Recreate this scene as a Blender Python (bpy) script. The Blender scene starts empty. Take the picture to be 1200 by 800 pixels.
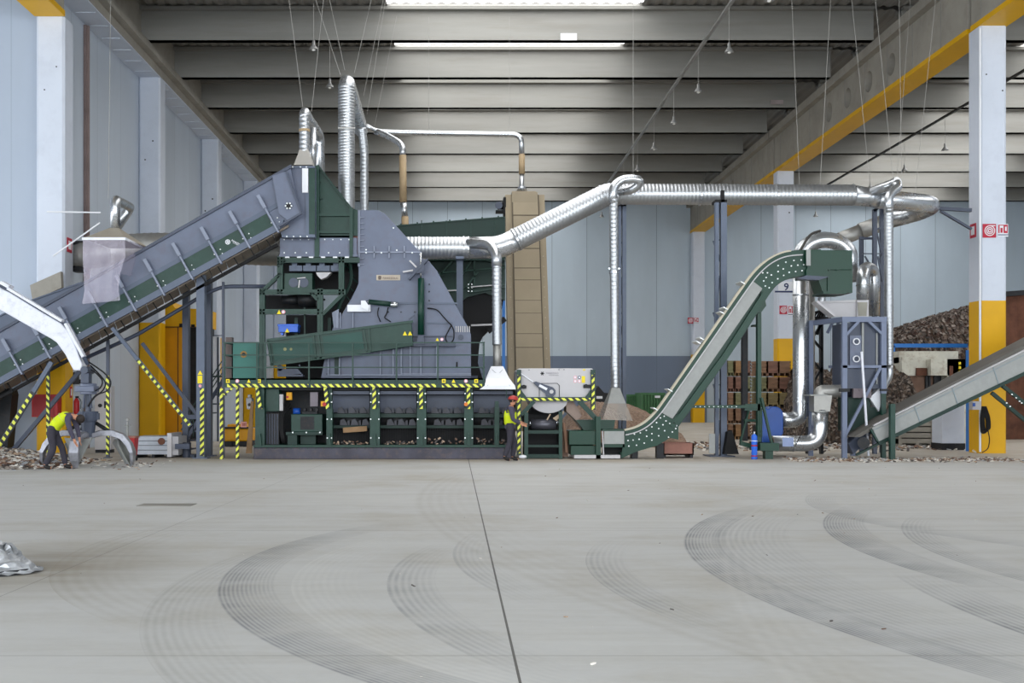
import bpy, bmesh, math, random
from mathutils import Vector, Matrix
random.seed(7)
PI = math.pi
C = bpy.context.scene.collection
F = 1350.0; VX = 541.0; HY = 466.0; CAM = 1.7          # focal length in pixels, vanishing point, eye height

def X(px, Y): return (px - VX) * Y / F
def Z(py, Y): return CAM - (py - HY) * Y / F
def P3(px, py, Y): return Vector((X(px, Y), Y, Z(py, Y)))
def S(n, Y): return n * Y / F                          # n photo pixels at distance Y in metres

# ------------------------------------------------------------------ materials
def lin(h):
    h = h.lstrip('#'); v = [int(h[i:i + 2], 16) / 255 for i in (0, 2, 4)]
    return tuple((c / 12.92 if c <= .04045 else ((c + .055) / 1.055) ** 2.4) for c in v) + (1,)

def newmat(name):
    m = bpy.data.materials.new(name); m.use_nodes = True
    nt = m.node_tree; b = nt.nodes['Principled BSDF']
    return m, nt, b
def node(nt, t, **k):
    n = nt.nodes.new(t)
    for a, v in k.items(): setattr(n, a, v)
    return n
def coords(nt, scale=(1, 1, 1)):
    tc = node(nt, 'ShaderNodeTexCoord'); mp = node(nt, 'ShaderNodeMapping')
    geo = node(nt, 'ShaderNodeNewGeometry')
    mp.inputs['Scale'].default_value = scale
    nt.links.new(geo.outputs['Position'], mp.inputs['Vector'])
    return mp.outputs['Vector']
def noise(nt, vec, sc, det=4, rough=.6):
    n = node(nt, 'ShaderNodeTexNoise'); n.inputs['Scale'].default_value = sc
    n.inputs['Detail'].default_value = det; n.inputs['Roughness'].default_value = rough
    nt.links.new(vec, n.inputs['Vector']); return n.outputs['Fac']
def ramp(nt, fac, stops):
    r = node(nt, 'ShaderNodeValToRGB'); e = r.color_ramp.elements
    while len(e) < len(stops): e.new(.5)
    for i, (p, c) in enumerate(stops): e[i].position = p; e[i].color = c
    nt.links.new(fac, r.inputs['Fac']); return r.outputs['Color']
def math_(nt, op, a, b=None, c=None):
    n = node(nt, 'ShaderNodeMath', operation=op)
    for i, v in enumerate((a, b, c)):
        if v is None: continue
        if isinstance(v, (int, float)): n.inputs[i].default_value = v
        else: nt.links.new(v, n.inputs[i])
    return n.outputs[0]
def mixc(nt, fac, a, b, mode='MIX'):
    n = node(nt, 'ShaderNodeMix', data_type='RGBA', blend_type=mode)
    for s, v in ((n.inputs[0], fac), (n.inputs[6], a), (n.inputs[7], b)):
        if isinstance(v, (tuple, list)): s.default_value = v
        elif isinstance(v, (int, float)): s.default_value = v
        else: nt.links.new(v, s)
    return n.outputs[2]
def bump(nt, b, h, st=.3, d=.02):
    n = node(nt, 'ShaderNodeBump'); n.inputs['Strength'].default_value = st; n.inputs['Distance'].default_value = d
    nt.links.new(h, n.inputs['Height']); nt.links.new(n.outputs[0], b.inputs['Normal'])
def shade(c, k): return tuple(min(1, v * k) for v in c[:3]) + (1,)

def paint(name, hexc, rough=.5, metal=0., var=.18, sc=1.4, scale=(1, 1, 1), bst=0., dirt=None, dirt_amt=.25):
    m, nt, b = newmat(name); c = lin(hexc)
    v = coords(nt, scale)
    col = ramp(nt, noise(nt, v, sc), [(.3, shade(c, 1 - var)), (.7, shade(c, 1 + var))])
    if dirt:
        f = ramp(nt, noise(nt, v, sc * 2.7, 8, .7), [(.5, (0, 0, 0, 1)), (.72, (dirt_amt,) * 3 + (1,))])
        col = mixc(nt, f, col, lin(dirt))
    nt.links.new(col, b.inputs['Base Color'])
    b.inputs['Roughness'].default_value = rough; b.inputs['Metallic'].default_value = metal; b.inputs['Specular IOR Level'].default_value = .35
    if bst: bump(nt, b, noise(nt, v, sc * 12, 5), bst)
    return m

M = {}
M['grey'] = paint('machine grey paint', '#60687b', .42, 0, .08, 1.5, dirt='#5d5560', dirt_amt=.35)
M['greyd'] = paint('dark steel grey paint', '#434a5a', .45, 0, .1, 1.5, dirt='#3b3a40')
M['greenz'] = paint('fresh green paint', '#023424', .4, 0, .08, 1.5)
M['framegrey'] = paint('frame grey paint', '#6b758c', .45, 0, .06, 2)
M['ribgrey'] = paint('pale rib grey', '#7f8697', .45, 0, .05, 2)
M['steel'] = paint('blue grey steel paint', '#566072', .45, 0, .08, 2)
M['green'] = paint('machine green paint', '#093328', .42, 0, .1, 1.5, dirt='#2d4a44', dirt_amt=.4)
M['greend'] = paint('dark green paint', '#0b2c24', .5, 0, .12, 1.5)
M['black'] = paint('black rubber', '#0c0c0e', .7, 0, .2, 3)
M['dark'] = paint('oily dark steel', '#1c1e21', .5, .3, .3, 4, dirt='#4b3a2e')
M['skid'] = paint('worn dark skid steel', '#3c3b45', .42, .35, .3, 2.2, dirt='#68564c', dirt_amt=.5)
M['white'] = paint('white paint', '#dfe1e6', .45, 0, .04, 2)
M['boomwhite'] = paint('worn white paint', '#d9dbe4', .4, 0, .06, 2, dirt='#8a8d96', dirt_amt=.4)
M['lgrey'] = paint('light grey paint', '#b7b5b7', .4, 0, .05, 2)
M['alu'] = paint('brushed sheet metal', '#8e908e', .5, .2, .07, 6, dirt='#8a8880')
M['cream'] = paint('cream cover strip', '#b5ae9b', .5, 0, .06, 2)
M['tan'] = paint('brown grey enamel', '#93866f', .5, 0, .06, 1.2)
M['pipe_tan'] = paint('tan flexible hose', '#a58f6f', .6, 0, .1, 6)
M['yellow'] = paint('yellow safety paint', '#dca700', .5, 0, .05, 1)
M['ochre'] = paint('yellow machine paint', '#d99a06', .5, 0, .08, 1)
M['red'] = paint('red paint', '#a31c20', .45, 0, .1, 3)
M['blue'] = paint('blue paint', '#1b4fa8', .4, 0, .12, 3)
M['fanblue'] = paint('dark blue fan paint', '#164a9a', .35, 0, .1, 3)
M['skyblue'] = paint('bright blue rail', '#2f78c8', .45, 0, .05, 3)
M['chrome'] = paint('polished rod', '#c8ccd0', .2, .9, .05, 3)
M['bolt'] = paint('zinc bolt', '#d4d8d8', .35, .3, .05, 3)
M['rust'] = paint('rusty steel', '#5b3a2c', .8, .1, .4, 1.5, dirt='#8a5c44')
M['redbox'] = paint('faded red steel', '#8e6255', .6, 0, .15, 4)
M['gskip'] = paint('green skip paint', '#3f6b45', .55, 0, .15, 3, dirt='#2a3028')
M['oldwhite'] = paint('weathered white panel', '#c3c1b4', .6, 0, .12, 1.5, dirt='#7c5f48', dirt_amt=.6)
M['cable'] = paint('steel wire', '#9a9893', .5, .2, .05, 3)
M['darkcable'] = paint('dark cable', '#3c3936', .6, 0, .05, 3)
M['lamp'] = paint('lamp housing', '#8c8c8a', .4, .3, .1, 5)
M['glasswhite'] = paint('lamp glass', '#e8e6df', .3, 0, .02, 5)
M['signred'] = paint('sign red', '#b01634', .5, 0, .03, 5)
M['signyellow'] = paint('sticker yellow', '#e8d21e', .5, 0, .03, 5)
M['signpink'] = paint('sticker pink', '#e0a0ac', .5, 0, .03, 5)
M['navy'] = paint('navy lettering', '#26345e', .5, 0, .03, 5)
M['skin'] = paint('skin', '#b98468', .55, 0, .05, 8)
M['hivis'] = paint('high visibility yellow cloth', '#c3d31a', .8, 0, .1, 8, bst=.2)
M['hivisgrey'] = paint('reflective band', '#a8b08c', .5, 0, .05, 8)
M['trouser'] = paint('dark work cloth', '#35333c', .85, 0, .15, 9, bst=.2)
M['jacket'] = paint('dark jacket cloth', '#454252', .85, 0, .15, 9)
M['redhat'] = paint('red helmet plastic', '#a83a36', .4, 0, .05, 5)
M['boot'] = paint('boot leather', '#1c1a1a', .6, 0, .1, 9)
M['cardboard'] = paint('brown board', '#8a6e50', .8, 0, .15, 4)
M['bluepl'] = paint('blue plastic', '#2b62c9', .35, 0, .1, 6)
M['knife'] = paint('worn shaded knife steel', '#3c3d43', .5, .3, .25, 6, dirt='#2f2c2c', dirt_amt=.6)  # steel colour darkened to carry the shade of the shredder bays
M['tine'] = paint('worn grab steel', '#8f9097', .38, .55, .22, 4, dirt='#4f4a4a', dirt_amt=.5)
M['concrete'] = paint('precast concrete', '#98948b', .85, 0, .12, .8, (1, 1, 1), .1, dirt='#7d776c', dirt_amt=.4)
M['beamc'] = paint('roof beam concrete', '#8a8984', .85, 0, .12, .5, (.25, 1, 2.5), .1, dirt='#7a746b', dirt_amt=.4)
M['deck'] = paint('roof sheet', '#8f8d88', .6, .1, .08, 1)
M['colw'] = paint('white column paint', '#cbd2de', .55, 0, .03, .6, dirt='#a9aebb', dirt_amt=.25)
M['woodg'] = paint('grey weathered wood', '#8f8a80', .85, 0, .2, 3, (1, 1, 6), .2)

def galv(name, base='#c9cbcc', rough=.22):
    m, nt, b = newmat(name); v = coords(nt)
    vo = node(nt, 'ShaderNodeTexVoronoi'); vo.inputs['Scale'].default_value = 14; nt.links.new(v, vo.inputs['Vector'])
    c = lin(base)
    nt.links.new(ramp(nt, vo.outputs['Color'], [(0, shade(c, .93)), (1, shade(c, 1.03))]), b.inputs['Base Color'])
    b.inputs['Metallic'].default_value = .85
    nt.links.new(math_(nt, 'MULTIPLY_ADD', noise(nt, v, 3), .12, rough), b.inputs['Roughness'])
    return m
M['galv'] = galv('galvanised spiral duct', '#b4b7ba', .31)
M['galvs'] = galv('galvanised smooth duct', '#bfc2c5', .22)
M['galvm'] = galv('dull galvanised duct', '#a9a8a4', .48)

def stripes(name, sign=1, period=.19):
    m, nt, b = newmat(name)
    g = node(nt, 'ShaderNodeNewGeometry'); sx = node(nt, 'ShaderNodeSeparateXYZ'); nt.links.new(g.outputs['Position'], sx.inputs[0])
    z = math_(nt, 'MULTIPLY', sx.outputs['Z'], sign)
    s = math_(nt, 'ADD', sx.outputs['X'], z)
    f = math_(nt, 'GREATER_THAN', math_(nt, 'FRACT', math_(nt, 'DIVIDE', s, period)), .5)
    nt.links.new(mixc(nt, f, lin('#141512'), lin('#d8dc4a')), b.inputs['Base Color']); b.inputs['Roughness'].default_value = .5
    return m
M['haz'] = stripes('hazard tape', 1); M['haz2'] = stripes('hazard tape reversed', -1)
M['hazw'] = stripes('pale hazard tape', 1, .24); M['hazw2'] = stripes('pale hazard tape reversed', -1, .24)

def clear(name, tint, alpha=.45, rough=.15):
    m, nt, b = newmat(name); b.inputs['Base Color'].default_value = lin(tint); b.inputs['Roughness'].default_value = rough
    b.inputs['Alpha'].default_value = alpha; b.inputs['Specular IOR Level'].default_value = .9
    v = coords(nt, (3, 3, .8)); bump(nt, b, noise(nt, v, 5, 4), .5, .05)
    return m
M['curtain'] = clear('clear plastic curtain', '#b9b0c4', .4)
M['curtain2'] = clear('clear plastic skirt', '#b0a89f', .5)

def panelwall(name, base, joint, axis, pitch, off=0., jw=.012, lowcol=None, lowz=0):
    m, nt, b = newmat(name)
    g = node(nt, 'ShaderNodeNewGeometry'); sx = node(nt, 'ShaderNodeSeparateXYZ'); nt.links.new(g.outputs['Position'], sx.inputs[0])
    a = sx.outputs[axis]
    fr = math_(nt, 'FRACT', math_(nt, 'DIVIDE', math_(nt, 'ADD', a, off), pitch))
    f = math_(nt, 'LESS_THAN', fr, jw)
    v = coords(nt, (1, 1, .35))
    c = lin(base)
    col = ramp(nt, noise(nt, v, .5), [(.3, shade(c, .94)), (.7, shade(c, 1.05))])
    cell = node(nt, 'ShaderNodeTexWhiteNoise', noise_dimensions='1D')
    nt.links.new(math_(nt, 'FLOOR', math_(nt, 'DIVIDE', math_(nt, 'ADD', a, off), pitch)), cell.inputs['W'])
    col = mixc(nt, 1.0, col, ramp(nt, cell.outputs['Value'], [(0, (.93, .93, .93, 1)), (1, (1, 1, 1, 1))]), 'MULTIPLY')
    if lowcol:
        lf = math_(nt, 'LESS_THAN', sx.outputs['Z'], lowz)
        col = mixc(nt, lf, col, lin(lowcol))
    col = mixc(nt, f, col, lin(joint))
    nt.links.new(col, b.inputs['Base Color']); b.inputs['Roughness'].default_value = .5
    return m
M['wallback'] = panelwall('back wall panels', '#b5c3ce', '#6e7a85', 'X', 2.42, 1.0)
M['wallleft'] = panelwall('left wall panels', '#b9c3cf', '#8f99a6', 'Y', 2.7, .4, .008)
M['wallannex'] = panelwall('annex wall panels', '#aab5c4', '#97a2b0', 'X', 2.6, .6, .01)
M['plinth'] = panelwall('dark plinth panels', '#67758a', '#596474', 'X', 2.42, 1.0)

def granular(name, cols, sc, bst=.6):
    m, nt, b = newmat(name); v = coords(nt)
    vo = node(nt, 'ShaderNodeTexVoronoi'); vo.inputs['Scale'].default_value = sc; nt.links.new(v, vo.inputs['Vector'])
    sep = node(nt, 'ShaderNodeSeparateColor'); nt.links.new(vo.outputs['Color'], sep.inputs[0])
    n = len(cols)
    col = ramp(nt, sep.outputs[0], [(i / n, lin(c)) for i, c in enumerate(cols)])
    big = ramp(nt, noise(nt, v, .6, 5), [(.35, (.75, .72, .7, 1)), (.65, (1, 1, 1, 1))])
    nt.links.new(mixc(nt, 1., col, big, 'MULTIPLY'), b.inputs['Base Color']); b.inputs['Roughness'].default_value = .8
    bump(nt, b, vo.outputs['Distance'], bst, .08)
    return m
M['scrapbrown'] = granular('brown shredded scrap', ['#32241f', '#4a3226', '#3c302a', '#5c493b', '#2a2725', '#7d736a'], 6)
M['scrapmix'] = granular('mixed shredded scrap', ['#8f8578', '#c9c3b8', '#6d5a4c', '#a08f7f', '#d9d6cf', '#4e4a48'], 13)
M['sand'] = granular('fine brown granulate', ['#7a6250', '#8a705c', '#6c5545', '#937c68'], 18, .2)
CHIP = [paint('chip ' + n, h, .5, mt, .2, 5) for n, h, mt in (('pale', '#d2cdc4', 0), ('brown', '#6d5241', 0), ('steel', '#a9aaac', .5), ('dark', '#4d4643', 0), ('tan', '#a38c76', 0))]

def foilmat():
    m, nt, b = newmat('crumpled silver foil sheet'); v = coords(nt)
    b.inputs['Metallic'].default_value = .6; b.inputs['Roughness'].default_value = .45
    nt.links.new(ramp(nt, noise(nt, v, 6), [(.3, lin('#7f8286')), (.7, lin('#b9bcc0'))]), b.inputs['Base Color'])
    return m
M['foil'] = foilmat()

def floormat():
    m, nt, b = newmat('worn concrete floor')
    g = node(nt, 'ShaderNodeNewGeometry'); sx = node(nt, 'ShaderNodeSeparateXYZ'); nt.links.new(g.outputs['Position'], sx.inputs[0])
    x, y = sx.outputs['X'], sx.outputs['Y']
    v = coords(nt)
    vs = coords(nt, (.25, 1.6, 1))
    n1 = noise(nt, v, .35, 6, .65); n2 = noise(nt, vs, 1.3, 6, .7); n3 = noise(nt, v, 9, 5, .7)
    col = ramp(nt, n1, [(.3, lin('#aaa69d')), (.5, lin('#b8b8b6')), (.7, lin('#bdbdba'))])
    col = mixc(nt, ramp(nt, n2, [(.45, (0, 0, 0, 1)), (.75, (.35, .35, .35, 1))]), col, lin('#9c978b'))
    col = mixc(nt, ramp(nt, n3, [(.4, (0, 0, 0, 1)), (.8, (.22, .22, .22, 1))]), col, lin('#c9c8c4'))
    # dusty band in front of and behind the machines
    dband = math_(nt, 'MULTIPLY', math_(nt, 'SMOOTH_MIN', 1., math_(nt, 'MAXIMUM', math_(nt, 'MULTIPLY', math_(nt, 'SUBTRACT', y, 29.6), .6), 0.), .1), .8)
    dn = math_(nt, 'MULTIPLY', dband, ramp(nt, noise(nt, v, 1.1, 6), [(.3, (.35, .35, .35, 1)), (.6, (1, 1, 1, 1))]))
    col = mixc(nt, dn, col, lin('#a39683'))
    # rubber marks left by turning loaders: rings of fine lines
    def arc(cx, cy, R, w, amt, ylo, yhi, lines=26., color='#6c6e73'):
        nonlocal col
        dx = math_(nt, 'SUBTRACT', x, cx); dy = math_(nt, 'SUBTRACT', y, cy)
        r = math_(nt, 'SQRT', math_(nt, 'ADD', math_(nt, 'MULTIPLY', dx, dx), math_(nt, 'MULTIPLY', dy, dy)))
        t = math_(nt, 'DIVIDE', math_(nt, 'SUBTRACT', R, r), w)          # 0 outer .. 1 inner
        inside = math_(nt, 'MULTIPLY', math_(nt, 'GREATER_THAN', t, 0.), math_(nt, 'LESS_THAN', t, 1.))
        fade = math_(nt, 'SUBTRACT', 1., math_(nt, 'MULTIPLY', t, .75))
        ln = math_(nt, 'MULTIPLY_ADD', math_(nt, 'SINE', math_(nt, 'MULTIPLY', r, 6.283 * lines)), .35, .6)
        def sm(a_, b_):
            mr = node(nt, 'ShaderNodeMapRange', interpolation_type='SMOOTHSTEP'); nt.links.new(y, mr.inputs[0])
            mr.inputs[1].default_value = a_; mr.inputs[2].default_value = b_; return mr.outputs[0]
        ym = math_(nt, 'MULTIPLY', sm(ylo - .8, ylo + 1.), math_(nt, 'SUBTRACT', 1., sm(yhi - 2., yhi + 1.5)))
        left = math_(nt, 'LESS_THAN', dx, 0.)
        f = inside
        for k in (fade, ln, ym, left, amt): f = math_(nt, 'MULTIPLY', f, k)
        br = ramp(nt, noise(nt, v, 2.2, 4), [(.3, (.35, .35, .35, 1)), (.6, (1, 1, 1, 1))])
        f = math_(nt, 'MULTIPLY', f, br)
        col = mixc(nt, f, col, lin(color))
    arc(14.55, 11.3, 12.15, .46, 1.0, 6.8, 17.5)
    arc(14.9, 11.3, 12.15, .9, .45, 7.2, 17, 14)
    arc(15.2, 12.4, 10.8, .55, .95, 10.6, 17.5)
    arc(14.4, 11.8, 9.25, .4, .6, 8.5, 16, 18)
    arc(15.6, 9.2, 11.6, .55, 1.0, 7.4, 10.2, 16)
    arc(13.2, 17, 7.8, .5, .5, 12.5, 20)
    arc(5.0, 11.6, 7.3, .5, .85, 6, 15)
    arc(5.0, 11.3, 6.6, .6, .35, 6, 14, 14, '#d0cfca')
    arc(5.6, 10.6, 8.25, .6, .38, 6, 13, 16, '#817f79')
    arc(7.4, 11.0, 8.1, .45, .6, 7.5, 12.5, 16)
    arc(8.0, 12.6, 8.1, .4, .42, 10, 14, 16)
    arc(9.2, 11.2, 7.95, .42, .6, 8.8, 13, 16)
    arc(2.6, 13.2, 6.9, .8, .4, 9, 17, 8, '#8d8576')
    arc(30, 20, 30.8, 1.0, .25, 6, 26, 6, '#8d8576')
    arc(38, 4, 36.2, .7, .25, 5, 22, 9, '#cdccc8')
    # brown stain round the foil heap
    d = math_(nt, 'SQRT', math_(nt, 'ADD', math_(nt, 'POWER', math_(nt, 'DIVIDE', math_(nt, 'ADD', x, 4.2), 1.6), 2.), math_(nt, 'POWER', math_(nt, 'DIVIDE', math_(nt, 'SUBTRACT', y, 11.6), 2.4), 2.)))
    st = math_(nt, 'MULTIPLY', math_(nt, 'MAXIMUM', math_(nt, 'SUBTRACT', 1., d), 0.), noise(nt, vs, 2.4, 5))
    col = mixc(nt, math_(nt, 'MINIMUM', math_(nt, 'MULTIPLY', st, 1.6), .75), col, lin('#837a69'))
    # sawn joints
    def jx(c, w, amt, slope=0.):
        nonlocal col
        f = math_(nt, 'MULTIPLY', math_(nt, 'LESS_THAN', math_(nt, 'ABSOLUTE', math_(nt, 'SUBTRACT', math_(nt, 'ADD', x, math_(nt, 'MULTIPLY', y, slope)), c)), w), amt)
        col = mixc(nt, f, col, lin('#4c4a46'))
    def jy(c, w, amt):
        nonlocal col
        f = math_(nt, 'MULTIPLY', math_(nt, 'LESS_THAN', math_(nt, 'ABSOLUTE', math_(nt, 'SUBTRACT', y, c)), w), amt)
        col = mixc(nt, f, col, lin('#5c5a54'))
    jx(.395, .009, .95, .0066); jx(-4.15, .007, .4, -.02); jx(4.9, .006, .15)
    jy(7.6, .008, .5); jy(14.75, .02, .25); jy(22.2, .02, .18)
    nt.links.new(col, b.inputs['Base Color'])
    nt.links.new(math_(nt, 'MULTIPLY_ADD', n2, .25, .5), b.inputs['Roughness'])
    b.inputs['Specular IOR Level'].default_value = .35
    bump(nt, b, n3, .08, .01)
    return m
M['floor'] = floormat()

def woodcrate(name, h):
    m, nt, b = newmat(name); v = coords(nt, (1, 1, 5)); c = lin(h)
    nt.links.new(ramp(nt, noise(nt, v, 2, 5), [(.3, shade(c, .7)), (.7, shade(c, 1.25))]), b.inputs['Base Color']); b.inputs['Roughness'].default_value = .8
    return m
CRW = {'brown': woodcrate('brown crate wood', '#8a6a52'), 'orange': woodcrate('orange crate wood', '#9f7a54'), 'green': woodcrate('greenish crate wood', '#7f7d5a'),
       'reddish': woodcrate('reddish crate wood', '#825f50'), 'straw': woodcrate('straw coloured crate wood', '#988860')}

def skymat(name, st):
    m = bpy.data.materials.new(name); m.use_nodes = True; nt = m.node_tree; nt.nodes.clear()
    e = node(nt, 'ShaderNodeEmission'); o = node(nt, 'ShaderNodeOutputMaterial'); e.inputs[0].default_value = (1, 1, 1, 1); e.inputs[1].default_value = st
    nt.links.new(e.outputs[0], o.inputs[0]); return m
M['skylight'] = skymat('daylit skylight sheet', 3.6)

# ------------------------------------------------------------------ mesh building
def wloc(o):
    v = Vector((0, 0, 0))
    while o is not None: v += o.location; o = o.parent
    return v
def tag(o, label=None, cat=None, group=None, kind=None):
    if label: o['label'] = label
    if cat: o['category'] = cat
    if group: o['group'] = group
    if kind: o['kind'] = kind
    return o
def thing(name, loc, label, cat, group=None):
    o = bpy.data.objects.new(name, None); C.objects.link(o); o.location = loc; o.empty_display_size = .2
    return tag(o, label, cat, group)

SPLIT = set('hazard_strut hazard_edge railing_post handrail cross_bar frame_beam frame_brace belt_bracket upright stiffener shredder_knife truss clamp_ring hinge latch bracing strut post foot taped_leg base_frame wheel tread flange clamp conduit bright_rod runner pictogram lever beam brace wheels dark_post cable_bundle stand_brace strip_clip vent_slots yellow_mark dark_hole edge actuator_collar flange_clamp'.split())
class B:
    def __init__(s): s.v = []; s.f = []; s.mi = []; s.cur = 0; s.ch = []
    def add(s, vs, fs):
        n = len(s.v); s.ch.append((n, len(s.f), len(vs), len(fs))); s.v += [tuple(p) for p in vs]; s.f += [tuple(i + n for i in f) for f in fs]; s.mi += [s.cur] * len(fs); return s
    def wbox(s, x0, x1, y0, y1, z0, z1):
        vs = [(x, y, z) for x in (x0, x1) for y in (y0, y1) for z in (z0, z1)]
        return s.add(vs, [(0, 1, 3, 2), (4, 6, 7, 5), (0, 4, 5, 1), (2, 3, 7, 6), (0, 2, 6, 4), (1, 5, 7, 3)])
    def box(s, x0, y0, x1, y1, Y, d):
        return s.wbox(X(x0, Y), X(x1, Y), Y, Y + d, Z(y1, Y), Z(y0, Y))
    def poly(s, pts, Y, d):
        return s.wpoly([(X(a, Y), Z(b, Y)) for a, b in pts], Y, d)
    def wpoly(s, pts, Y, d):
        n = len(pts)
        ar = sum(pts[i][0] * pts[(i + 1) % n][1] - pts[(i + 1) % n][0] * pts[i][1] for i in range(n))
        if ar < 0: pts = pts[::-1]
        vs = [(a, Y, b) for a, b in pts] + [(a, Y + d, b) for a, b in pts]
        fs = [tuple(range(n)), tuple(range(2 * n - 1, n - 1, -1))]
        for i in range(n): j = (i + 1) % n; fs.append((i, i + n, j + n, j))
        return s.add(vs, fs)
    def bar(s, p, q, w, Y, d):
        a = Vector((X(p[0], Y), Z(p[1], Y))); b = Vector((X(q[0], Y), Z(q[1], Y))); w = S(w, Y)
        t = (b - a).normalized(); n = Vector((-t.y, t.x)) * w / 2
        return s.wpoly([tuple(a + n), tuple(b + n), tuple(b - n), tuple(a - n)], Y, d)
    def beam3(s, p, q, w, h):
        p = Vector(p); q = Vector(q); t = (q - p).normalized(); up = Vector((0, 0, 1)) if abs(t.z) < .9 else Vector((0, 1, 0))
        u = t.cross(up).normalized() * w / 2; k = u.cross(t).normalized() * h / 2
        vs = [p + u + k, p - u + k, p - u - k, p + u - k, q + u + k, q - u + k, q - u - k, q + u - k]
        return s.add(vs, [(0, 1, 2, 3), (7, 6, 5, 4), (0, 4, 5, 1), (1, 5, 6, 2), (2, 6, 7, 3), (3, 7, 4, 0)])
    def disc(s, x, y, r, Y, d, n=16, r2=None):          # round face towards the camera
        c = P3(x, y, Y); return s.cyl(c, c + Vector((0, d, 0)), S(r, Y), S(r if r2 is None else r2, Y), n)
    def cyl(s, p, q, r, r2=None, n=16):
        return s.tube([p, q], [r, r if r2 is None else r2], n)
    def tube(s, pts, r, n=16, cap=True):
        pts = [Vector(p) for p in pts]; m = len(pts)
        rs = r if isinstance(r, (list, tuple)) else [r] * m
        t0 = (pts[1] - pts[0]).normalized(); a = Vector((0, 0, 1)) if abs(t0.z) < .9 else Vector((1, 0, 0))
        u = t0.cross(a).normalized(); vs = []
        for i in range(m):
            if i == 0: t = t0
            elif i == m - 1: t = (pts[i] - pts[i - 1]).normalized()
            else:
                t = ((pts[i + 1] - pts[i]).normalized() + (pts[i] - pts[i - 1]).normalized())
                t = t.normalized() if t.length > 1e-6 else (pts[i + 1] - pts[i]).normalized()
            u = (u - t * u.dot(t)); u = u.normalized() if u.length > 1e-6 else t.orthogonal().normalized()
            w = t.cross(u)
            for k in range(n):
                an = 2 * PI * k / n; vs.append(pts[i] + (u * math.cos(an) + w * math.sin(an)) * rs[i])
        fs = []
        for i in range(m - 1):
            for k in range(n): j = (k + 1) % n; fs.append((i * n + k, i * n + j, (i + 1) * n + j, (i + 1) * n + k))
        if cap: fs += [tuple(range(n - 1, -1, -1)), tuple((m - 1) * n + k for k in range(n))]
        return s.add(vs, fs)
    def loft(s, rings, cap=True):
        n = len(rings[0]); vs = [p for r in rings for p in r]; fs = []
        for i in range(len(rings) - 1):
            for k in range(n): j = (k + 1) % n; fs.append((i * n + k, i * n + j, (i + 1) * n + j, (i + 1) * n + k))
        if cap: fs += [tuple(range(n - 1, -1, -1)), tuple((len(rings) - 1) * n + k for k in range(n))]
        return s.add(vs, fs)
    def sphere(s, c, r, n=12, m=8, sc=(1, 1, 1)):
        c = Vector(c); vs = []; fs = []
        for i in range(m + 1):
            th = PI * i / m
            for k in range(n):
                ph = 2 * PI * k / n; vs.append((c.x + r * sc[0] * math.sin(th) * math.cos(ph), c.y + r * sc[1] * math.sin(th) * math.sin(ph), c.z + r * sc[2] * math.cos(th)))
        for i in range(m):
            for k in range(n): j = (k + 1) % n; fs.append((i * n + k, (i + 1) * n + k, (i + 1) * n + j, i * n + j))
        return s.add(vs, fs)
    def bolts(s, pts, Y, r=.8, d=.015):
        for a, b in pts: s.disc(a, b, r, Y - d, d, 6)
        return s
    def mat(s, i): s.cur = i; return s
    def build(s, name, mats, parent=None, smooth=False, bevel=0, label=None, weld=False):
        if parent is not None and name in SPLIT and len(s.ch) > 1:
            for (v0, f0, nv, nf) in s.ch:
                c = B(); c.add(s.v[v0:v0 + nv], [tuple(i - v0 for i in f) for f in s.f[f0:f0 + nf]]); o = c.build(name, mats, parent, smooth, bevel, label, weld)
            return o
        me = bpy.data.meshes.new(name)
        if parent is not None: L = wloc(parent)
        else:
            xs = [p[0] for p in s.v]; ys = [p[1] for p in s.v]; zs = [p[2] for p in s.v]
            L = Vector(((min(xs) + max(xs)) / 2, (min(ys) + max(ys)) / 2, min(zs)))
        me.from_pydata([(p[0] - L.x, p[1] - L.y, p[2] - L.z) for p in s.v], [], s.f)
        if not isinstance(mats, (list, tuple)): mats = [mats]
        for m in mats: me.materials.append(m if not isinstance(m, str) else M[m])
        if len(mats) > 1: me.polygons.foreach_set('material_index', s.mi)
        bm = bmesh.new(); bm.from_mesh(me)
        if weld: bmesh.ops.remove_doubles(bm, verts=bm.verts, dist=1e-5)
        bmesh.ops.recalc_face_normals(bm, faces=bm.faces)
        bm.to_mesh(me); bm.free()
        if smooth:
            me.polygons.foreach_set('use_smooth', [len(p.vertices) <= 4 for p in me.polygons])
        o = bpy.data.objects.new(name, me); C.objects.link(o)
        if parent is not None: o.parent = parent
        else: o.location = L
        if bevel:
            md = o.modifiers.new('bevel', 'BEVEL'); md.width = bevel; md.segments = 2; md.limit_method = 'ANGLE'
        if label: o['label'] = label
        return o

def struct(o, label=None, cat=None):
    o['kind'] = 'structure'
    if label: o['label'] = label
    if cat: o['category'] = cat
    return o

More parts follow.
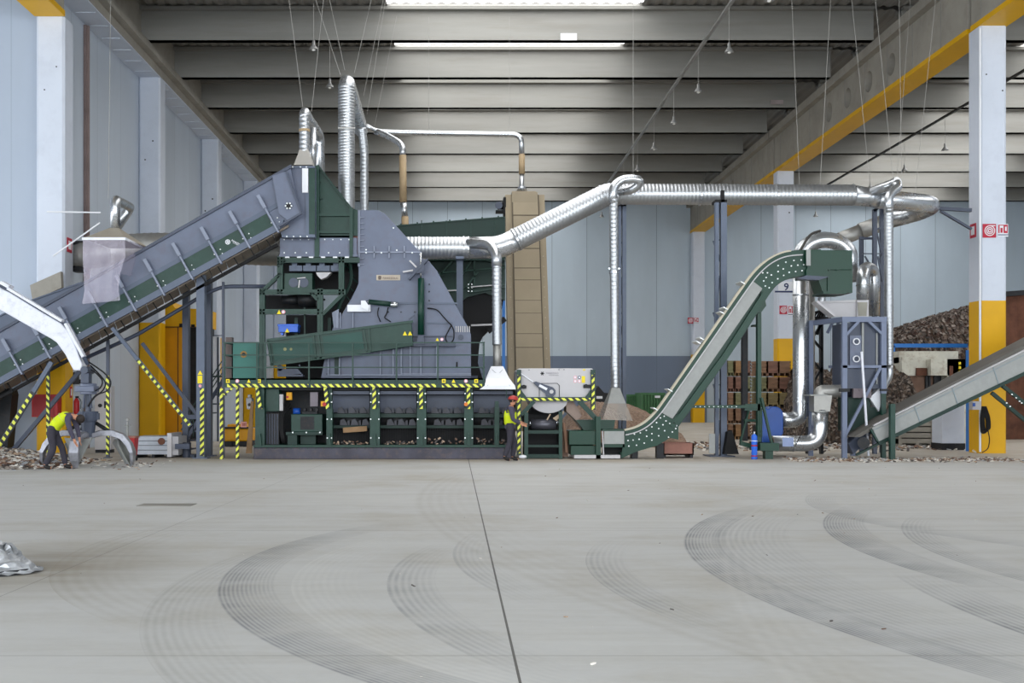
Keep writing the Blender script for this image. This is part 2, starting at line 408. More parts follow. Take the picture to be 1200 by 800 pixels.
def fillet(pts, R, seg=7):
    out = [Vector(pts[0])]
    for i in range(1, len(pts) - 1):
        a, b, c = Vector(pts[i - 1]), Vector(pts[i]), Vector(pts[i + 1])
        d = min(R, (a - b).length * .48, (c - b).length * .48)
        p = b + (a - b).normalized() * d; q = b + (c - b).normalized() * d
        for k in range(seg + 1):
            t = k / seg; out.append(p * (1 - t) ** 2 + b * 2 * t * (1 - t) + q * t * t)
    out.append(Vector(pts[-1])); return out
def resample(pts, step):
    out = [pts[0]]
    for a, b in zip(pts, pts[1:]):
        L = (b - a).length; n = max(1, round(L / step))
        for k in range(1, n + 1): out.append(a.lerp(b, k / n))
    return out
def duct_b(b, pp, r, R=.5, ribs=True, n=20, pitch=.11):
    """pp: (photo x, photo y, distance); r in metres"""
    pts = fillet([P3(*p) for p in pp], R)
    if ribs:
        q = resample(pts, pitch / 4); rs = [r + (0, .001, .0115, .001)[i % 4] for i in range(len(q))]
        b.tube(q, rs, n)
    else:
        b.tube(pts, r, n)
    return b
def text(s, x, y, Y, size, mat, parent, name='lettering', rot=0., d=.004, align='LEFT', bold=False):
    """lettering as a thin mesh lying just in front of distance Y; x, y the photo point of its baseline start"""
    cu = bpy.data.curves.new('t', 'FONT'); cu.body = s; cu.size = S(size, Y); cu.extrude = d / 2; cu.align_x = align; cu.resolution_u = 2
    if bold: cu.offset = cu.size * .02
    t = bpy.data.objects.new('t', cu); C.objects.link(t)
    dg = bpy.context.evaluated_depsgraph_get(); me = bpy.data.meshes.new_from_object(t.evaluated_get(dg))
    bpy.data.objects.remove(t); bpy.data.curves.remove(cu)
    me.transform(Matrix.Translation(P3(x, y, Y) + Vector((0, -d, 0)) - wloc(parent)) @ Matrix.Rotation(-rot, 4, 'Y') @ Matrix.Rotation(PI / 2, 4, 'X'))
    me.materials.clear(); me.materials.append(M[mat] if isinstance(mat, str) else mat)
    o = bpy.data.objects.new(name, me); C.objects.link(o); o.parent = parent; return o
def copy_tree(o, parent=None):
    c = o.copy(); C.objects.link(c)
    if parent is not None: c.parent = parent
    for ch in list(o.children): copy_tree(ch, c)
    return c
def base(px, py, Y, z=0): return Vector((X(px, Y), Y, z))
# ================================================================== THE HALL
XL = -12.68; XR = 44.0; YB = 80.0; YF = -10.0; ZD = 16.5
o = B().wbox(-27, XR + .3, YF, YB + .3, -.3, 0).build('floor', 'floor'); struct(o)
o = B().wbox(XL - .3, XL, 34.9, YB, 0, ZD).build('wall_left', 'wallleft'); struct(o)
o = B().wbox(-27, XL - .01, 34.75, 35.05, 0, ZD).build('wall_annex', 'wallannex'); struct(o)
o = B().wbox(-27.3, -27, YF, 35.05, 5.5, ZD + .3).build('wall_annex_light_block', 'wallannex'); struct(o)  # unseen upper wall, added to cut daylight from the open left side
o = B().wbox(-27, XL, YF, 35.05, ZD + .02, ZD + .3).build('ceiling_annex', 'deck'); struct(o)
o = B().wbox(XR, XR + .3, YF, YB, 0, ZD).build('wall_right', 'wallleft'); struct(o)
o = B().wbox(XL - .3, XR + .3, YB, YB + .3, 0, ZD).build('wall_back', 'wallback'); struct(o)
o = B().wbox(XL, 17, YB - .12, YB - .001, 0, 4.6).build('wall_back_plinth', 'plinth'); struct(o)

# roof beams run across the hall, corrugated sheets and skylights lie between them
BY = [43.5 + 5.05 * k for k in range(-11, 8)]
SKX = [(-2.8, 6.8), (23.5, 33.0)]
def corr(x0, x1, y0, y1, z):
    b = B(); n = max(2, int((x1 - x0) / .11)); vs = []; fs = []
    for i in range(n + 1):
        x = x0 + (x1 - x0) * i / n; dz = (0, .0, .05, .05)[i % 4]
        vs += [(x, y0, z + dz), (x, y1, z + dz), (x, y0, z + .12), (x, y1, z + .12)]
    for i in range(n):
        a = 4 * i; c = a + 4; fs += [(a, a + 1, c + 1, c), (a + 2, c + 2, c + 3, a + 3)]
    return b.add(vs, fs)
ceil = B(); wn = 0
for k in range(len(BY) - 1):
    y0 = BY[k] + .35; y1 = BY[k + 1]
    xs = [XL, SKX[0][0], SKX[0][1], SKX[1][0], SKX[1][1], XR]
    for i in (0, 2, 4):
        c = corr(xs[i], xs[i + 1], y0, y1, ZD - .05); n = len(ceil.v)
        ceil.add(c.v, c.f)
    for i in (1, 3):
        if y0 < 18:
            c = corr(xs[i], xs[i + 1], y0, y1, ZD - .05); ceil.add(c.v, c.f); continue
        wn += 1
        w = corr(xs[i], xs[i + 1], y0 + .05, y1 - .35, ZD - .04).build('window_%d' % wn, 'skylight'); struct(w)
y0 = BY[-1] + .35
c = corr(XL, XR, y0, YB + .3, ZD - .05); ceil.add(c.v, c.f)
ceil.wbox(XL, XR, YF, BY[-1] + .2, ZD + .2, ZD + .3)
struct(ceil.build('ceiling', 'deck'))
def roofbeam(Y, x0, x1):
    b = B(); z0 = 15.2
    b.wbox(x0, x1, Y, Y + .35, z0, ZD - .1)
    b.wbox(x0, x1, Y - .02, Y + .37, z0, z0 + .14)
    b.wbox(x0, x1, Y - .24, Y + .59, ZD - .2, ZD - .08)
    return b
for k, Y in enumerate(BY):
    o = roofbeam(Y, XL, 15.55).build('ceiling_beam', 'beamc'); struct(o)
    o = roofbeam(Y, 16.6, XR).build('ceiling_beam', 'beamc'); struct(o)

# left girder (rests on the wall columns, pale strip along its underside) and its ledge
b = B(); b.wbox(XL, -11.83, YF, YB, 14.32, 15.2); b.wbox(XL, -11.55, YF, YB, 14.62, 14.78); b.wbox(XL, -12.1, YF, YB, 15.2, ZD)
struct(b.build('ceiling_beam_left', 'concrete'))
b = B(); b.wbox(XL, -11.84, YF, YB, 14.27, 14.315)
for k in range(int((YB - 20) / 1.35)):
    y = 20 + k * 1.35
    b.wbox(XL + .1, -11.95, y, y + .03, 14.25, 14.28)
struct(b.build('trim_1', 'colw'))

def column(x0, x1, y, w, top, yellow, name='column'):
    t = bpy.data.objects.new(name, None); C.objects.link(t); t.location = ((x0 + x1) / 2, y, 0); struct(t)
    c = .07
    def oct_(z): return [(x0 + c, y, z), (x1 - c, y, z), (x1, y + c, z), (x1, y + w - c, z), (x1 - c, y + w, z), (x0 + c, y + w, z), (x0, y + w - c, z), (x0, y + c, z)]
    B().loft([oct_(yellow), oct_(top)]).build('shaft', 'colw', t)
    B().loft([oct_(0), oct_(yellow)]).build('painted_foot', 'yellow', t)
    return t
def holes(t, pts, Y):
    b = B()
    for a, c in pts: b.disc(a, c, .9, Y, .02, 8)
    b.build('fixing_hole', 'black', t)
LC = [34.3, 45.2, 56.0, 66.8, 77.6]
for i, y in enumerate(LC):
    t = column(XL, -11.83, y, .83, 13.05 if i == 0 else 14.27, 4.65)
    if i == 0: holes(t, [(66, 78), (52, 105)], y - .01)
    if i == 1: holes(t, [(179, 165), (170, 187)], y - .01)
    if i == 2: holes(t, [(249, 233), (240.5, 247)], y - .01)
RC = [35.3, 57.9, 79.1]
for i, y in enumerate(RC):
    t = column(15.88, 16.71, y, .83, 13.1, 4.68)
    if i == 0: holes(t, [(1156, 87), (1175, 106), ], y - .01)
    if i == 1: holes(t, [(925, 249)], y - .01)

# yellow-edged crane girder on the right columns, with round openings
def girder(x0, x1, y0, y1, z0, z1, hy=()):
    g = bpy.data.objects.new('ceiling_beam_crane', None); C.objects.link(g); g.location = ((x0 + x1) / 2, y0, z0); struct(g)
    b = B()
    # web with round openings: strips cut around each hole
    hz, hr = 14.03, .41
    def seg(ya, yb): b.wbox(x0, x1, ya, yb, z0 + .17, z1)
    cur = y0
    for h in sorted(hy):
        seg(cur, h - .5)
        n = 24; ring = []; 
        sq = []
        for k in range(n):
            a = 2 * PI * k / n; ring.append((h + hr * math.cos(a), hz + hr * math.sin(a)))
            ca, sa = math.cos(a), math.sin(a)
            tt = min(.5 / abs(ca) if abs(ca) > 1e-6 else 9e9, ((z1 - hz) / sa) if sa > 1e-6 else ((hz - z0 - .17) / -sa if sa < -1e-6 else 9e9))
            sq.append((h + ca * tt, hz + sa * tt))
        vs = [(x0, a, c) for a, c in ring] + [(x0, a, c) for a, c in sq] + [(x1, a, c) for a, c in ring] + [(x1, a, c) for a, c in sq]
        fs = []
        for k in range(n):
            j = (k + 1) % n
            fs += [(k, j, n + j, n + k), (2 * n + k, 3 * n + k, 3 * n + j, 2 * n + j), (k, 2 * n + k, 2 * n + j, j)]
        # corner fillers
        b.add(vs, fs)
        for sa in (-1, 1):
            for sb in (0, 1):
                zc = z1 if sb else z0 + .17
                ks = [p for p in sq if abs(p[0] - (h + sa * .5)) < 1e-4]; kt = [p for p in sq if abs(p[1] - zc) < 1e-4]
                pa = (max if sb else min)(ks, key=lambda p: p[1]); pb = (max if sa > 0 else min)(kt, key=lambda p: p[0]) if kt else (h, zc)
                tri = [pa, (h + sa * .5, zc), pb]
                b.add([(x, p, q) for x in (x0, x1) for p, q in tri], [(0, 1, 2), (3, 4, 5)])
        cur = h + .5
    seg(cur, y1)
    b.build('web', 'concrete', g)
    B().wbox(x0 - .28, x0 + .02, y0, y1, z1 - .32, z1 + .03).build('top_flange', 'concrete', g)
    B().wbox(x0 - .03, x1 + .03, y0, y1, z0, z0 + .165).build('yellow_edge', 'yellow', g)
    b = B(); y = y0 + 2
    while y < y1: b.wbox(x0 - .012, x0 + .01, y, y + .03, z0 + .17, z1 - .32); y += 2.4
    b.build('web_joint', 'deck', g)
    return g
girder(15.88, 16.71, YF, 35.9, 13.1, 15.2)
girder(15.88, 16.71, 36.15, 58.45, 13.1, 15.2, (42.6, 44.95, 47.4, 49.8))
girder(15.88, 16.71, 58.7, YB, 13.1, 15.2, (67.5, 70.5))
g = girder(XL, -11.83, YF, 34.28, 13.05, 14.25)

# rain pipe on the left wall
b = B().cyl((XL + .1, 38.75, 0), (XL + .1, 38.75, 14.2), .07); b.wbox(XL + .01, XL + .1, 38.6, 38.7, 0, 14.2)
tag(b.build('rain_pipe', paint('rusty rain pipe', '#7f6f6c', .7)), 'rust-brown vertical pipe running down the left wall panels', 'pipe')

# ------------------------------------------------------------------ signs on the columns
def spiral(b, cx, cz, y, r, w=.16):
    for rr in (r, r * .66, r * .36):
        n = 20; ro = rr; ri = rr - r * w; vs = []
        for k in range(n):
            a = 2 * PI * k / n; vs += [(cx + ro * math.cos(a), y, cz + ro * math.sin(a)), (cx + ri * math.cos(a), y, cz + ri * math.sin(a))]
        b.add(vs, [(2 * k, 2 * ((k + 1) % n), 2 * ((k + 1) % n) + 1, 2 * k + 1) for k in range(n)])
def hose_sign(x0, y0, x1, y1, Y, label):
    t = thing('hose_reel_sign', base((x0 + x1) / 2, y1, Y, Z(y1, Y)), label, 'sign')
    B().box(x0, y0, x1, y1, Y - .02, .02).build('plate', 'signred', t)
    b = B(); cx, cz = X((x0 + x1) / 2, Y), Z((y0 + y1) / 2, Y); r = (X(x1, Y) - X(x0, Y)) * .4
    spiral(b, cx, cz, Y - .026, r); b.wbox(cx, cx + r * 1.05, Y - .027, Y - .025, cz + r * .85, cz + r)
    b.build('hose_symbol', 'white', t); return t
def ext_sign(x0, y0, x1, y1, Y, label):
    t = thing('extinguisher_sign', base((x0 + x1) / 2, y1, Y, Z(y1, Y)), label, 'sign'); w = x1 - x0; h = y1 - y0
    B().box(x0, y0, x1, y1, Y - .02, .02).build('plate', 'white', t)
    b = B(); Y2 = Y - .025
    b.box(x0 + w * .04, y0 + h * .05, x0 + w * .16, y0 + h * .72, Y2, .004); b.box(x0 + w * .16, y0 + h * .05, x0 + w * .55, y0 + h * .12, Y2, .004)
    b.box(x0 + w * .25, y0 + h * .3, x0 + w * .45, y0 + h * .7, Y2, .004); b.box(x0 + w * .55, y0 + h * .05, x0 + w * .95, y0 + h * .72, Y2, .004)
    b.build('extinguisher_symbol', 'signred', t)
    b = B(); b.box(x0 + w * .7, y0 + h * .2, x0 + w * .85, y0 + h * .55, Y2 - .004, .004); b.build('flame_symbol', 'white', t)
    b = B(); b.box(x0, y0 + h * .83, x1, y0 + h * .9, Y2, .004); b.build('caption', 'navy', t)
Yc = RC[0]
hose_sign(1151.7, 262.3, 1167.3, 278.3, Yc, 'red fire hose sign with white spiral on the front of the tall column')
ext_sign(1169.5, 262.5, 1181.5, 277, Yc, 'white and red extinguisher sign beside the large fire hose sign')
Yc = RC[1]
hose_sign(913.5, 358, 922.5, 368, Yc, 'red fire hose sign below the number nine on the middle column')
ext_sign(923.5, 358, 931, 370, Yc, 'white and red extinguisher sign below the number nine')
t = thing('column_number_sign', base(921, 343, Yc, Z(343, Yc)), 'white plate with a dark blue number 9 on the middle column', 'sign')
B().box(912, 330, 932, 343, Yc - .02, .02).build('plate', 'white', t)
B().box(908, 340.6, 930, 342.6, Yc - .03, .008).build('underline', 'navy', t)
text('9', 921.5, 340, Yc - .022, 12, 'navy', t, 'numeral', align='CENTER', bold=True)
Yc = RC[2]
hose_sign(806, 372, 812.5, 379, Yc, 'small red fire hose sign on the far column by the back wall')
ext_sign(813.2, 372, 819, 379, Yc, 'small extinguisher sign next to the far fire hose sign')
# hose sign seen edge-on on the inner face of the first left column and right column
def side_sign(xw, y, z, w, h, face, label):
    t = thing('hose_reel_sign', (xw, y, z), label, 'sign'); d = .02 * face
    B().wbox(min(xw, xw + d), max(xw, xw + d), y - w / 2, y + w / 2, z, z + h).build('plate', 'signred', t)
    b = B(); b.wbox(min(xw + d, xw + d * 1.3), max(xw + d, xw + d * 1.3), y - w * .3, y + w * .3, z + h * .2, z + h * .8); b.build('hose_symbol', 'white', t)
    text_ = b
side_sign(15.88, 35.75, Z(278.5, 35.75), .4, .43, -1, 'narrow red fire hose sign on the shaded side of the tall column')
side_sign(-11.83, 34.72, Z(296, 34.8), .4, .43, 1, 'red fire hose sign on the inner face of the first left column')
t = thing('wall_conduit', (15.8, 35.25, 0), 'thin pale conduit running down the edge of the tall column', 'pipe')
B().cyl((15.86, 35.24, .05), (15.86, 35.24, 13), .035, n=8).build('tube', 'white', t)

# ------------------------------------------------------------------ pendant lamps, cable trays, detector cables
def lamp(x, Y, label, z=13.45, grp='bell shaped pendant lamps'):
    t = thing('pendant_lamp', (x, Y, z), label, 'lamp', grp)
    c = Vector((x, Y, z))
    b = B(); rg = []
    for r, dz in ((.16, 0), (.15, .03), (.09, .12), (.05, .17), (.05, .3), (.02, .33)):
        rg.append([(x + r * math.cos(2 * PI * k / 12), Y + r * math.sin(2 * PI * k / 12), z + dz) for k in range(12)])
    b.loft(rg); b.build('shade', 'lamp', t, smooth=True)
    B().sphere(c + Vector((0, 0, .02)), .07, 8, 6).build('bulb', 'glasswhite', t, smooth=True)
    B().cyl(c + Vector((0, 0, .3)), (x, Y, 15.0 if z < 14 else 15.2), .009, n=5).build('cord', 'cable', t)
    return t
ordn = ['first', 'second', 'third', 'fourth', 'fifth', 'sixth', 'seventh', 'eighth', 'ninth']
for k in range(9): lamp(9.1, 34.1 + 5.1 * k, 'bell shaped pendant lamp, %s from the viewer in the row under the cable tray' % ordn[k])
for k in range(3): lamp(-5.0, 38.9 + 4.75 * k, 'pendant lamp on a long cord above the tall ducts, %s from the viewer' % ordn[k])
for k in range(5): lamp(22.95, 54.7 + 5.0 * k, 'pendant lamp in the bay beyond the yellow girder, %s from the viewer' % ordn[k])
b = B(); b.wbox(9.05, 9.17, YF, YB, 15.02, 15.1); tag(b.build('cable_tray', 'lamp'), 'thin metal cable tray running towards the back wall under the roof beams', 'cable tray')
b = B(); b.wbox(22.9, 23.02, YF, YB, 15.02, 15.1); tag(b.build('cable_tray', 'darkcable'), 'dark cable tray beyond the yellow girder', 'cable tray')
# clear label plate on a roof beam
t = tag(B().box(657, 39, 676, 47, 43.18, .02).build('beam_plate', 'white'), 'small pale plate stuck on the first roof beam below the skylight', 'plate')
tag(B().box(903, 117, 918, 122, 53.3, .02).build('beam_plate', paint('pale plate', '#9a8f8e')), 'small faded plate on a roof beam beside the girder', 'plate')

# ------------------------------------------------------------------ light and camera
w = bpy.data.worlds.new('daylight'); bpy.context.scene.world = w; w.use_nodes = True
bg = w.node_tree.nodes['Background']; bg.inputs[0].default_value = (.9, .95, 1, 1); bg.inputs[1].default_value = 5.2
p2_ = bpy.data.lights.new('open_side', 'AREA'); p2_.shape = 'RECTANGLE'; p2_.size = 45; p2_.size_y = 5.6; p2_.cycles.is_portal = True
o2 = bpy.data.objects.new('open_side', p2_); C.objects.link(o2); o2.location = (-27, 12, 2.8); o2.rotation_euler = (PI / 2, 0, -PI / 2)
pl = bpy.data.lights.new('open_gate', 'AREA'); pl.shape = 'RECTANGLE'; pl.size = 71; pl.size_y = 16; pl.cycles.is_portal = True
po = bpy.data.objects.new('open_gate', pl); C.objects.link(po); po.location = ((-27 + XR) / 2, YF, 8.5); po.rotation_euler = (PI / 2, 0, 0)
cam = bpy.data.cameras.new('camera'); co = bpy.data.objects.new('camera', cam); C.objects.link(co)
co.location = (0, 0, CAM); co.rotation_euler = (PI / 2, 0, 0)
cam.sensor_width = 36; cam.lens = 36 * F / 1200; cam.shift_x = (600 - VX) / 1200; cam.shift_y = (HY - 400) / 1200; cam.clip_end = 300
sc = bpy.context.scene; sc.camera = co
sc.view_settings.view_transform = 'Standard'; sc.view_settings.look = 'None'; sc.view_settings.gamma = 1; sc.view_settings.use_curve_mapping = False
sc.view_settings.exposure = .2
sc.cycles.use_denoising = True; sc.cycles.max_bounces = 8; sc.cycles.diffuse_bounces = 5; sc.cycles.sample_clamp_indirect = 8; sc.cycles.transparent_max_bounces = 12
sc.cycles.caustics_reflective = False; sc.cycles.caustics_refractive = False
# ================================================================== INFEED CONVEYOR (left)
Y1 = 31.9
def top(x): return 387 - .5645 * x
def bot(x): return 450 - .553 * x
def lerp(a, b, t): return a + (b - a) * t
def lv(x, t): return (x, lerp(top(x), bot(x), t))           # t: 0 top edge .. 1 bottom edge
def cross_line(x0, ta, tb):                                  # point pairs square to the belt
    a = lv(x0, ta); dy = (bot(x0) - top(x0)) * (tb - ta) * .78; return a, (a[0] + dy * .56, a[1] + dy)
cv = thing('infeed_conveyor', base(150, 535, Y1), 'long grey and green inclined conveyor climbing from the lower left to the mill', 'conveyor')
XS, XE = -70, 330
B().poly([lv(XS, 0), lv(340, 0), (352, 250), lv(327, 1), lv(XS, 1)], Y1, .06).build('side_panel', 'grey', cv)
b = B(); b.poly([lv(XS, 0), lv(340, 0), (352, 250), lv(327, 1), lv(XS, 1)], Y1 + 1.75, .06); b.build('far_side_panel', 'grey', cv)
b = B(); b.poly([lv(XS, -.03), lv(341, -.03), lv(341, .03), lv(XS, .03)], Y1 - .06, .18); b.build('top_rail', 'greyd', cv)
b = B(); b.poly([(-60, 402), (30, 355), (96, 331), (130, 312), (130, 335), (-60, 442)], Y1 + 1.95, .06); b.bar((30, 354), (96, 330.5), 1.6, Y1 + 1.9, .1); b.bar((-60, 401), (30, 354), 1.6, Y1 + 1.9, .1); b.build('flared_rear_plate', 'steel', cv)
b = B(); b.poly([lv(XS, .87), lv(333, .87), lv(327, 1), lv(XS, 1)], Y1 - .09, .1); b.poly([lv(XS, .5), lv(333, .5), lv(333, .59), lv(XS, .59)], Y1 - .03, .05); b.build('bottom_flange', 'steel', cv)
ribx = [302 - 33.3 * k for k in range(12)]
for k, x in enumerate(ribx):
    a, c = cross_line(x, .18, 1.02)
    if k > 0:
        # green cover between two ribs
        x2 = ribx[k - 1]; a2, c2 = cross_line(x2, .18, 1.02)
        def rp(A_, C_, f, dx): return (lerp(A_[0], C_[0], f) + dx, lerp(A_[1], C_[1], f) - dx * .56)
        q = [rp(a, c, .46, 1.6), rp(a2, c2, .46, -1.6), rp(a2, c2, .84, -1.6), rp(a, c, .84, 1.6)]
        o = B().poly(q, Y1 - .02, .03).build('green_cover', 'green', cv)
        if k == 2: logo_q = q
    b = B(); b.bar(a, c, 2.0, Y1 - .14, .15); b.bar(a, (lerp(a[0], c[0], .34), lerp(a[1], c[1], .34)), 4, Y1 - .2, .06)
    r = b.build('rib', 'ribgrey', cv)
    b = B(); b.bolts([(c[0] - 6 - 4 * .6 * s_, c[1] - 6 - s_ * 5) for s_ in (0, 1)] + [(c[0] + 1 - 4 * .6 * s_, c[1] - 12 - s_ * 5) for s_ in (0, 1)], Y1 - .02, .7, .03); b.build('bolt_pattern', 'bolt', r)
# belt: carrying run inside, slatted return run below
b = B()
for k in range(22):
    x = XS + k * 18.6
    p = [lv(x, 1.04), lv(x + 17.4, 1.04), lv(x + 17.4 + 3, 1.14), lv(x + 3, 1.14)]
    if x < 322: b.add([tuple(P3(*p[0], Y1 + .1)), tuple(P3(*p[1], Y1 + .1)), tuple(P3(p[2][0], p[2][1] + 3, Y1 + 1.6)), tuple(P3(p[3][0], p[3][1] + 3, Y1 + 1.6))] + [tuple(P3(*p[0], Y1 + .1) + Vector((0, 0, .06))), tuple(P3(*p[1], Y1 + .1) + Vector((0, 0, .06))), tuple(P3(p[2][0], p[2][1] + 3, Y1 + 1.6) + Vector((0, 0, .06))), tuple(P3(p[3][0], p[3][1] + 3, Y1 + 1.6) + Vector((0, 0, .06)))],
          [(0, 1, 2, 3), (4, 5, 6, 7), (0, 1, 5, 4), (1, 2, 6, 5), (2, 3, 7, 6), (3, 0, 4, 7)])
b.build('return_belt', paint('brown belt slats', '#8f8478', .6, .2, .2, 3), cv)
B().bar(lv(XS, 1.24), lv(325, 1.24), 3.4, Y1 + .35, .12).build('return_rail', 'black', cv)
b = B()
for k in range(17):
    x = 8 + k * 19; a = lv(x, 1.05); c = lv(x + 7, 1.28); b.bar(a, c, 1.1, Y1 + .2, .06)
b.build('belt_bracket', 'black', cv)
b = B()
P = [P3(*lv(XS, .35), Y1 + .07), P3(*lv(325, .35), Y1 + .07)]
b.add([P[0], P[1], P[1] + Vector((0, 1.66, 0)), P[0] + Vector((0, 1.66, 0)), P[0] - Vector((0, 0, .06)), P[1] - Vector((0, 0, .06)), P[1] + Vector((0, 1.66, -.06)), P[0] + Vector((0, 1.66, -.06))], [(0, 1, 2, 3), (4, 5, 6, 7), (0, 1, 5, 4), (2, 3, 7, 6)])
b.build('belt', 'black', cv)
# head plate with star bearing
hp = B().poly([(319, 206), (334, 201), (352, 250), (337, 258), (327, 250)], Y1 - .16, .1).build('head_plate', 'grey', cv)
b = B(); b.poly([(334, 201), (336, 200), (354, 250), (327, 266), (326, 264), (351, 249)], Y1 - .2, .06); b.build('plate_edge', 'greyd', hp)
b = B(); b.disc(338, 241, 3.2, Y1 - .22, .08, 12); b.build('bearing', 'dark', hp)
b = B()
for k in range(6): a = k * PI / 3; b.disc(338 + 3.4 * math.cos(a), 241 + 3.4 * math.sin(a), 1, Y1 - .25, .05, 6)
b.build('bolt_pattern', 'bolt', hp)
# logo on the second cover
LG = Y1 - .025
b = B(); cx, cz = X(267, LG), Z(283.5, LG)
n = 24; r = S(3.0, LG); vs = []
for k in range(n): a = 2 * PI * k / n; vs += [(cx + r * math.cos(a), LG - .008, cz + r * math.sin(a)), (cx + r * .72 * math.cos(a), LG - .008, cz + r * .72 * math.sin(a))]
b.add(vs, [(2 * k, 2 * ((k + 1) % n), 2 * ((k + 1) % n) + 1, 2 * k + 1) for k in range(n)])
for k in range(6):
    a = k * PI / 3 + .3; b.bar((267, 283.5), (267 + 2.3 * math.cos(a), 283.5 + 2.3 * math.sin(a)), .8, LG - .01, .006)
b.build('round_logo', 'white', cv)
text('PANIZZOLO', 271, 282.2, LG, 2.9, 'white', cv, rot=-.505, bold=True)
text('RECYCLING SYSTEMS', 272.6, 284.6, LG, 1.3, 'white', cv, rot=-.505)
# legs and braces
for (x0, x1, y0, Y, m) in ((230, 239.5, 316, 32.25, 'steel'), (240.5, 247, 306, 33.5, 'greyd'), (213.5, 220.5, 338, 33.9, 'greyd')):
    b = B(); b.wbox(X(x0, Y), X(x1, Y), Y, Y + .28, .02, Z(y0, Y)); b.wbox(X(x0, Y) - .1, X(x1, Y) + .1, Y - .06, Y + .36, 0, .03); b.build('leg', m, cv)
Y = 32.25
b = B(); b.box(234.5, 455, 239, 534, Y - .012, .012); b.build('hazard_tape', 'haz2', cv)
B().poly([(231.5, 439), (237.5, 439), (234.5, 434)], Y - .02, .02).build('warning_triangle', 'signyellow', cv)
B().box(231.5, 440, 237, 449, Y - .02, .02).build('warning_label', 'signyellow', cv)
B().disc(234.5, 452, 1.8, Y - .02, .02).build('round_sticker', 'signpink', cv)
B().bar((131, 384), (223, 499), 4.2, Y1 - .1, .12).build('brace', 'steel', cv)
B().bar((161, 421.5), (222, 498), 3.2, Y1 - .115, .013).build('hazard_tape', 'hazw2', cv)
B().bar((166, 402), (232, 488), 3.6, Y1 + 1.6, .12).build('brace', 'greyd', cv)
B().bar((60, 424), (-12, 540), 5.0, Y1 - .1, .12).build('brace', 'steel', cv)
B().bar((38, 459), (-10, 537), 4.0, Y1 - .115, .013).build('hazard_tape', 'hazw', cv)
B().bar((95, 432), (14, 528), 4.6, Y1 + 1.2, .12).build('brace', 'greyd', cv)
b = B(); b.box(215, 486, 232, 491, 32.4, .2); b.box(205, 520, 222, 526, 32.5, .2); b.build('cross_bar', 'greyd', cv)
# underneath: return chute and tail at far left
b = B(); b.poly([(-60, 455), (12, 455), (14, 462), (8, 530), (-60, 530)], 33.2, .5); b.build('tail_housing', 'dark', cv)
# taped posts carrying the conveyor
for (x, y0, Y) in ((56, 424, 32.4), (126, 398, 32.6)):
    t = thing('support_post', base(x, 530, Y), 'thin post with yellow and black tape, %s' % ('in front of the red hose cabinet' if x < 100 else 'right behind the steel grab'), 'post')
    b = B(); b.wbox(X(x - 1.7, Y), X(x + 1.7, Y), Y, Y + .08, 0, Z(y0, Y)); b.wbox(X(x - 4, Y), X(x + 4, Y), Y - .08, Y + .16, 0, .02); b.build('pole', 'greyd', t)
    b = B(); b.wbox(X(x - 1.75, Y), X(x + 1.75, Y), Y - .01, Y, .1, Z(max(y0 + 5, 440), Y)); b.build('hazard_tape', 'haz', t)
# long pipe passing below the conveyor
b = B(); b.tube(fillet([P3(88, 425, 32.9), P3(160, 392.5, 32.9), P3(243, 343, 32.9), P3(262, 335.5, 32.9), P3(316, 335.5, 32.9)], .3), S(2.3, 32.9), 10)
tag(b.build('service_pipe', 'greyd', smooth=True), 'long grey pipe rising below the infeed conveyor towards the green frame', 'pipe')
b = B(); b.wbox(X(260, 32.8), X(262.6, 32.8), 32.8, 32.9, 0, Z(330, 32.8)); tag(b.build('support_post', 'greyd'), 'slim dark post holding the long grey pipe beside the walkway', 'post')

# ------------------------------------------------------------------ dust hood over the conveyor
hd = thing('dust_hood', base(121, 280, 31.6, Z(280, 31.6)), 'beige metal dust hood with clear plastic curtain over the infeed conveyor', 'hood')
Ya, Yb = 31.05, 33.2; xa, xb = X(97, Ya), X(146, Ya); z0, z1 = Z(279, Ya), Z(261, Ya)
xc = X(121, Ya); ym = (Ya + Yb) / 2
b = B(); b.loft([[(xa, Ya, z0), (xb, Ya, z0), (xb + .1, Yb, z0), (xa + .1, Yb, z0)], [(xc - .13, ym - .13, z1), (xc + .13, ym - .13, z1), (xc + .13, ym + .13, z1), (xc - .13, ym + .13, z1)]]); b.build('cone', paint('beige hood sheet', '#a9a192', .5, .2, .05), hd)
b = B(); b.wbox(xa - .02, xb + .02, Ya - .02, Ya + .02, z0 - .05, z0 + .02); b.wbox(xb - .01, xb + .03, Ya, Yb, z0 - .05, z0 + .02); b.build('rim', 'white', hd)
b = B(); vs = []; n = 14
prof = [(97, 280), (97, 300), (98, 320), (99, 340), (96, 356)]
rprof = [(146.5, 280), (147, 300), (141, 320), (139, 340), (141, 352)]
ring = []
for (lx, ly), (rx, ry) in zip(prof, rprof):
    row = []
    for k in range(n + 1):
        t = k / n; ww = .012 * math.sin(k * 1.3)
        p = P3(lerp(lx, rx, t), lerp(ly, ry, t), Ya); p.y += ww; row.append(tuple(p))
    ring.append(row)
vs = [p for r_ in ring for p in r_]; w_ = n + 1
b.add(vs, [(i * w_ + k, i * w_ + k + 1, (i + 1) * w_ + k + 1, (i + 1) * w_ + k) for i in range(len(ring) - 1) for k in range(n)])
for side in (0, n):
    vs = [ring[i][side] for i in range(3)] + [(ring[i][side][0] + .1, Yb, ring[i][side][2]) for i in range(3)]
    b.add(vs, [(0, 1, 4, 3), (1, 2, 5, 4)])
b.build('curtain', 'curtain', hd, smooth=True)
b = B(); c0 = Vector((xc, ym, z1 - .05)); z2 = Z(234, ym); hz = Vector((xc, ym, z2))
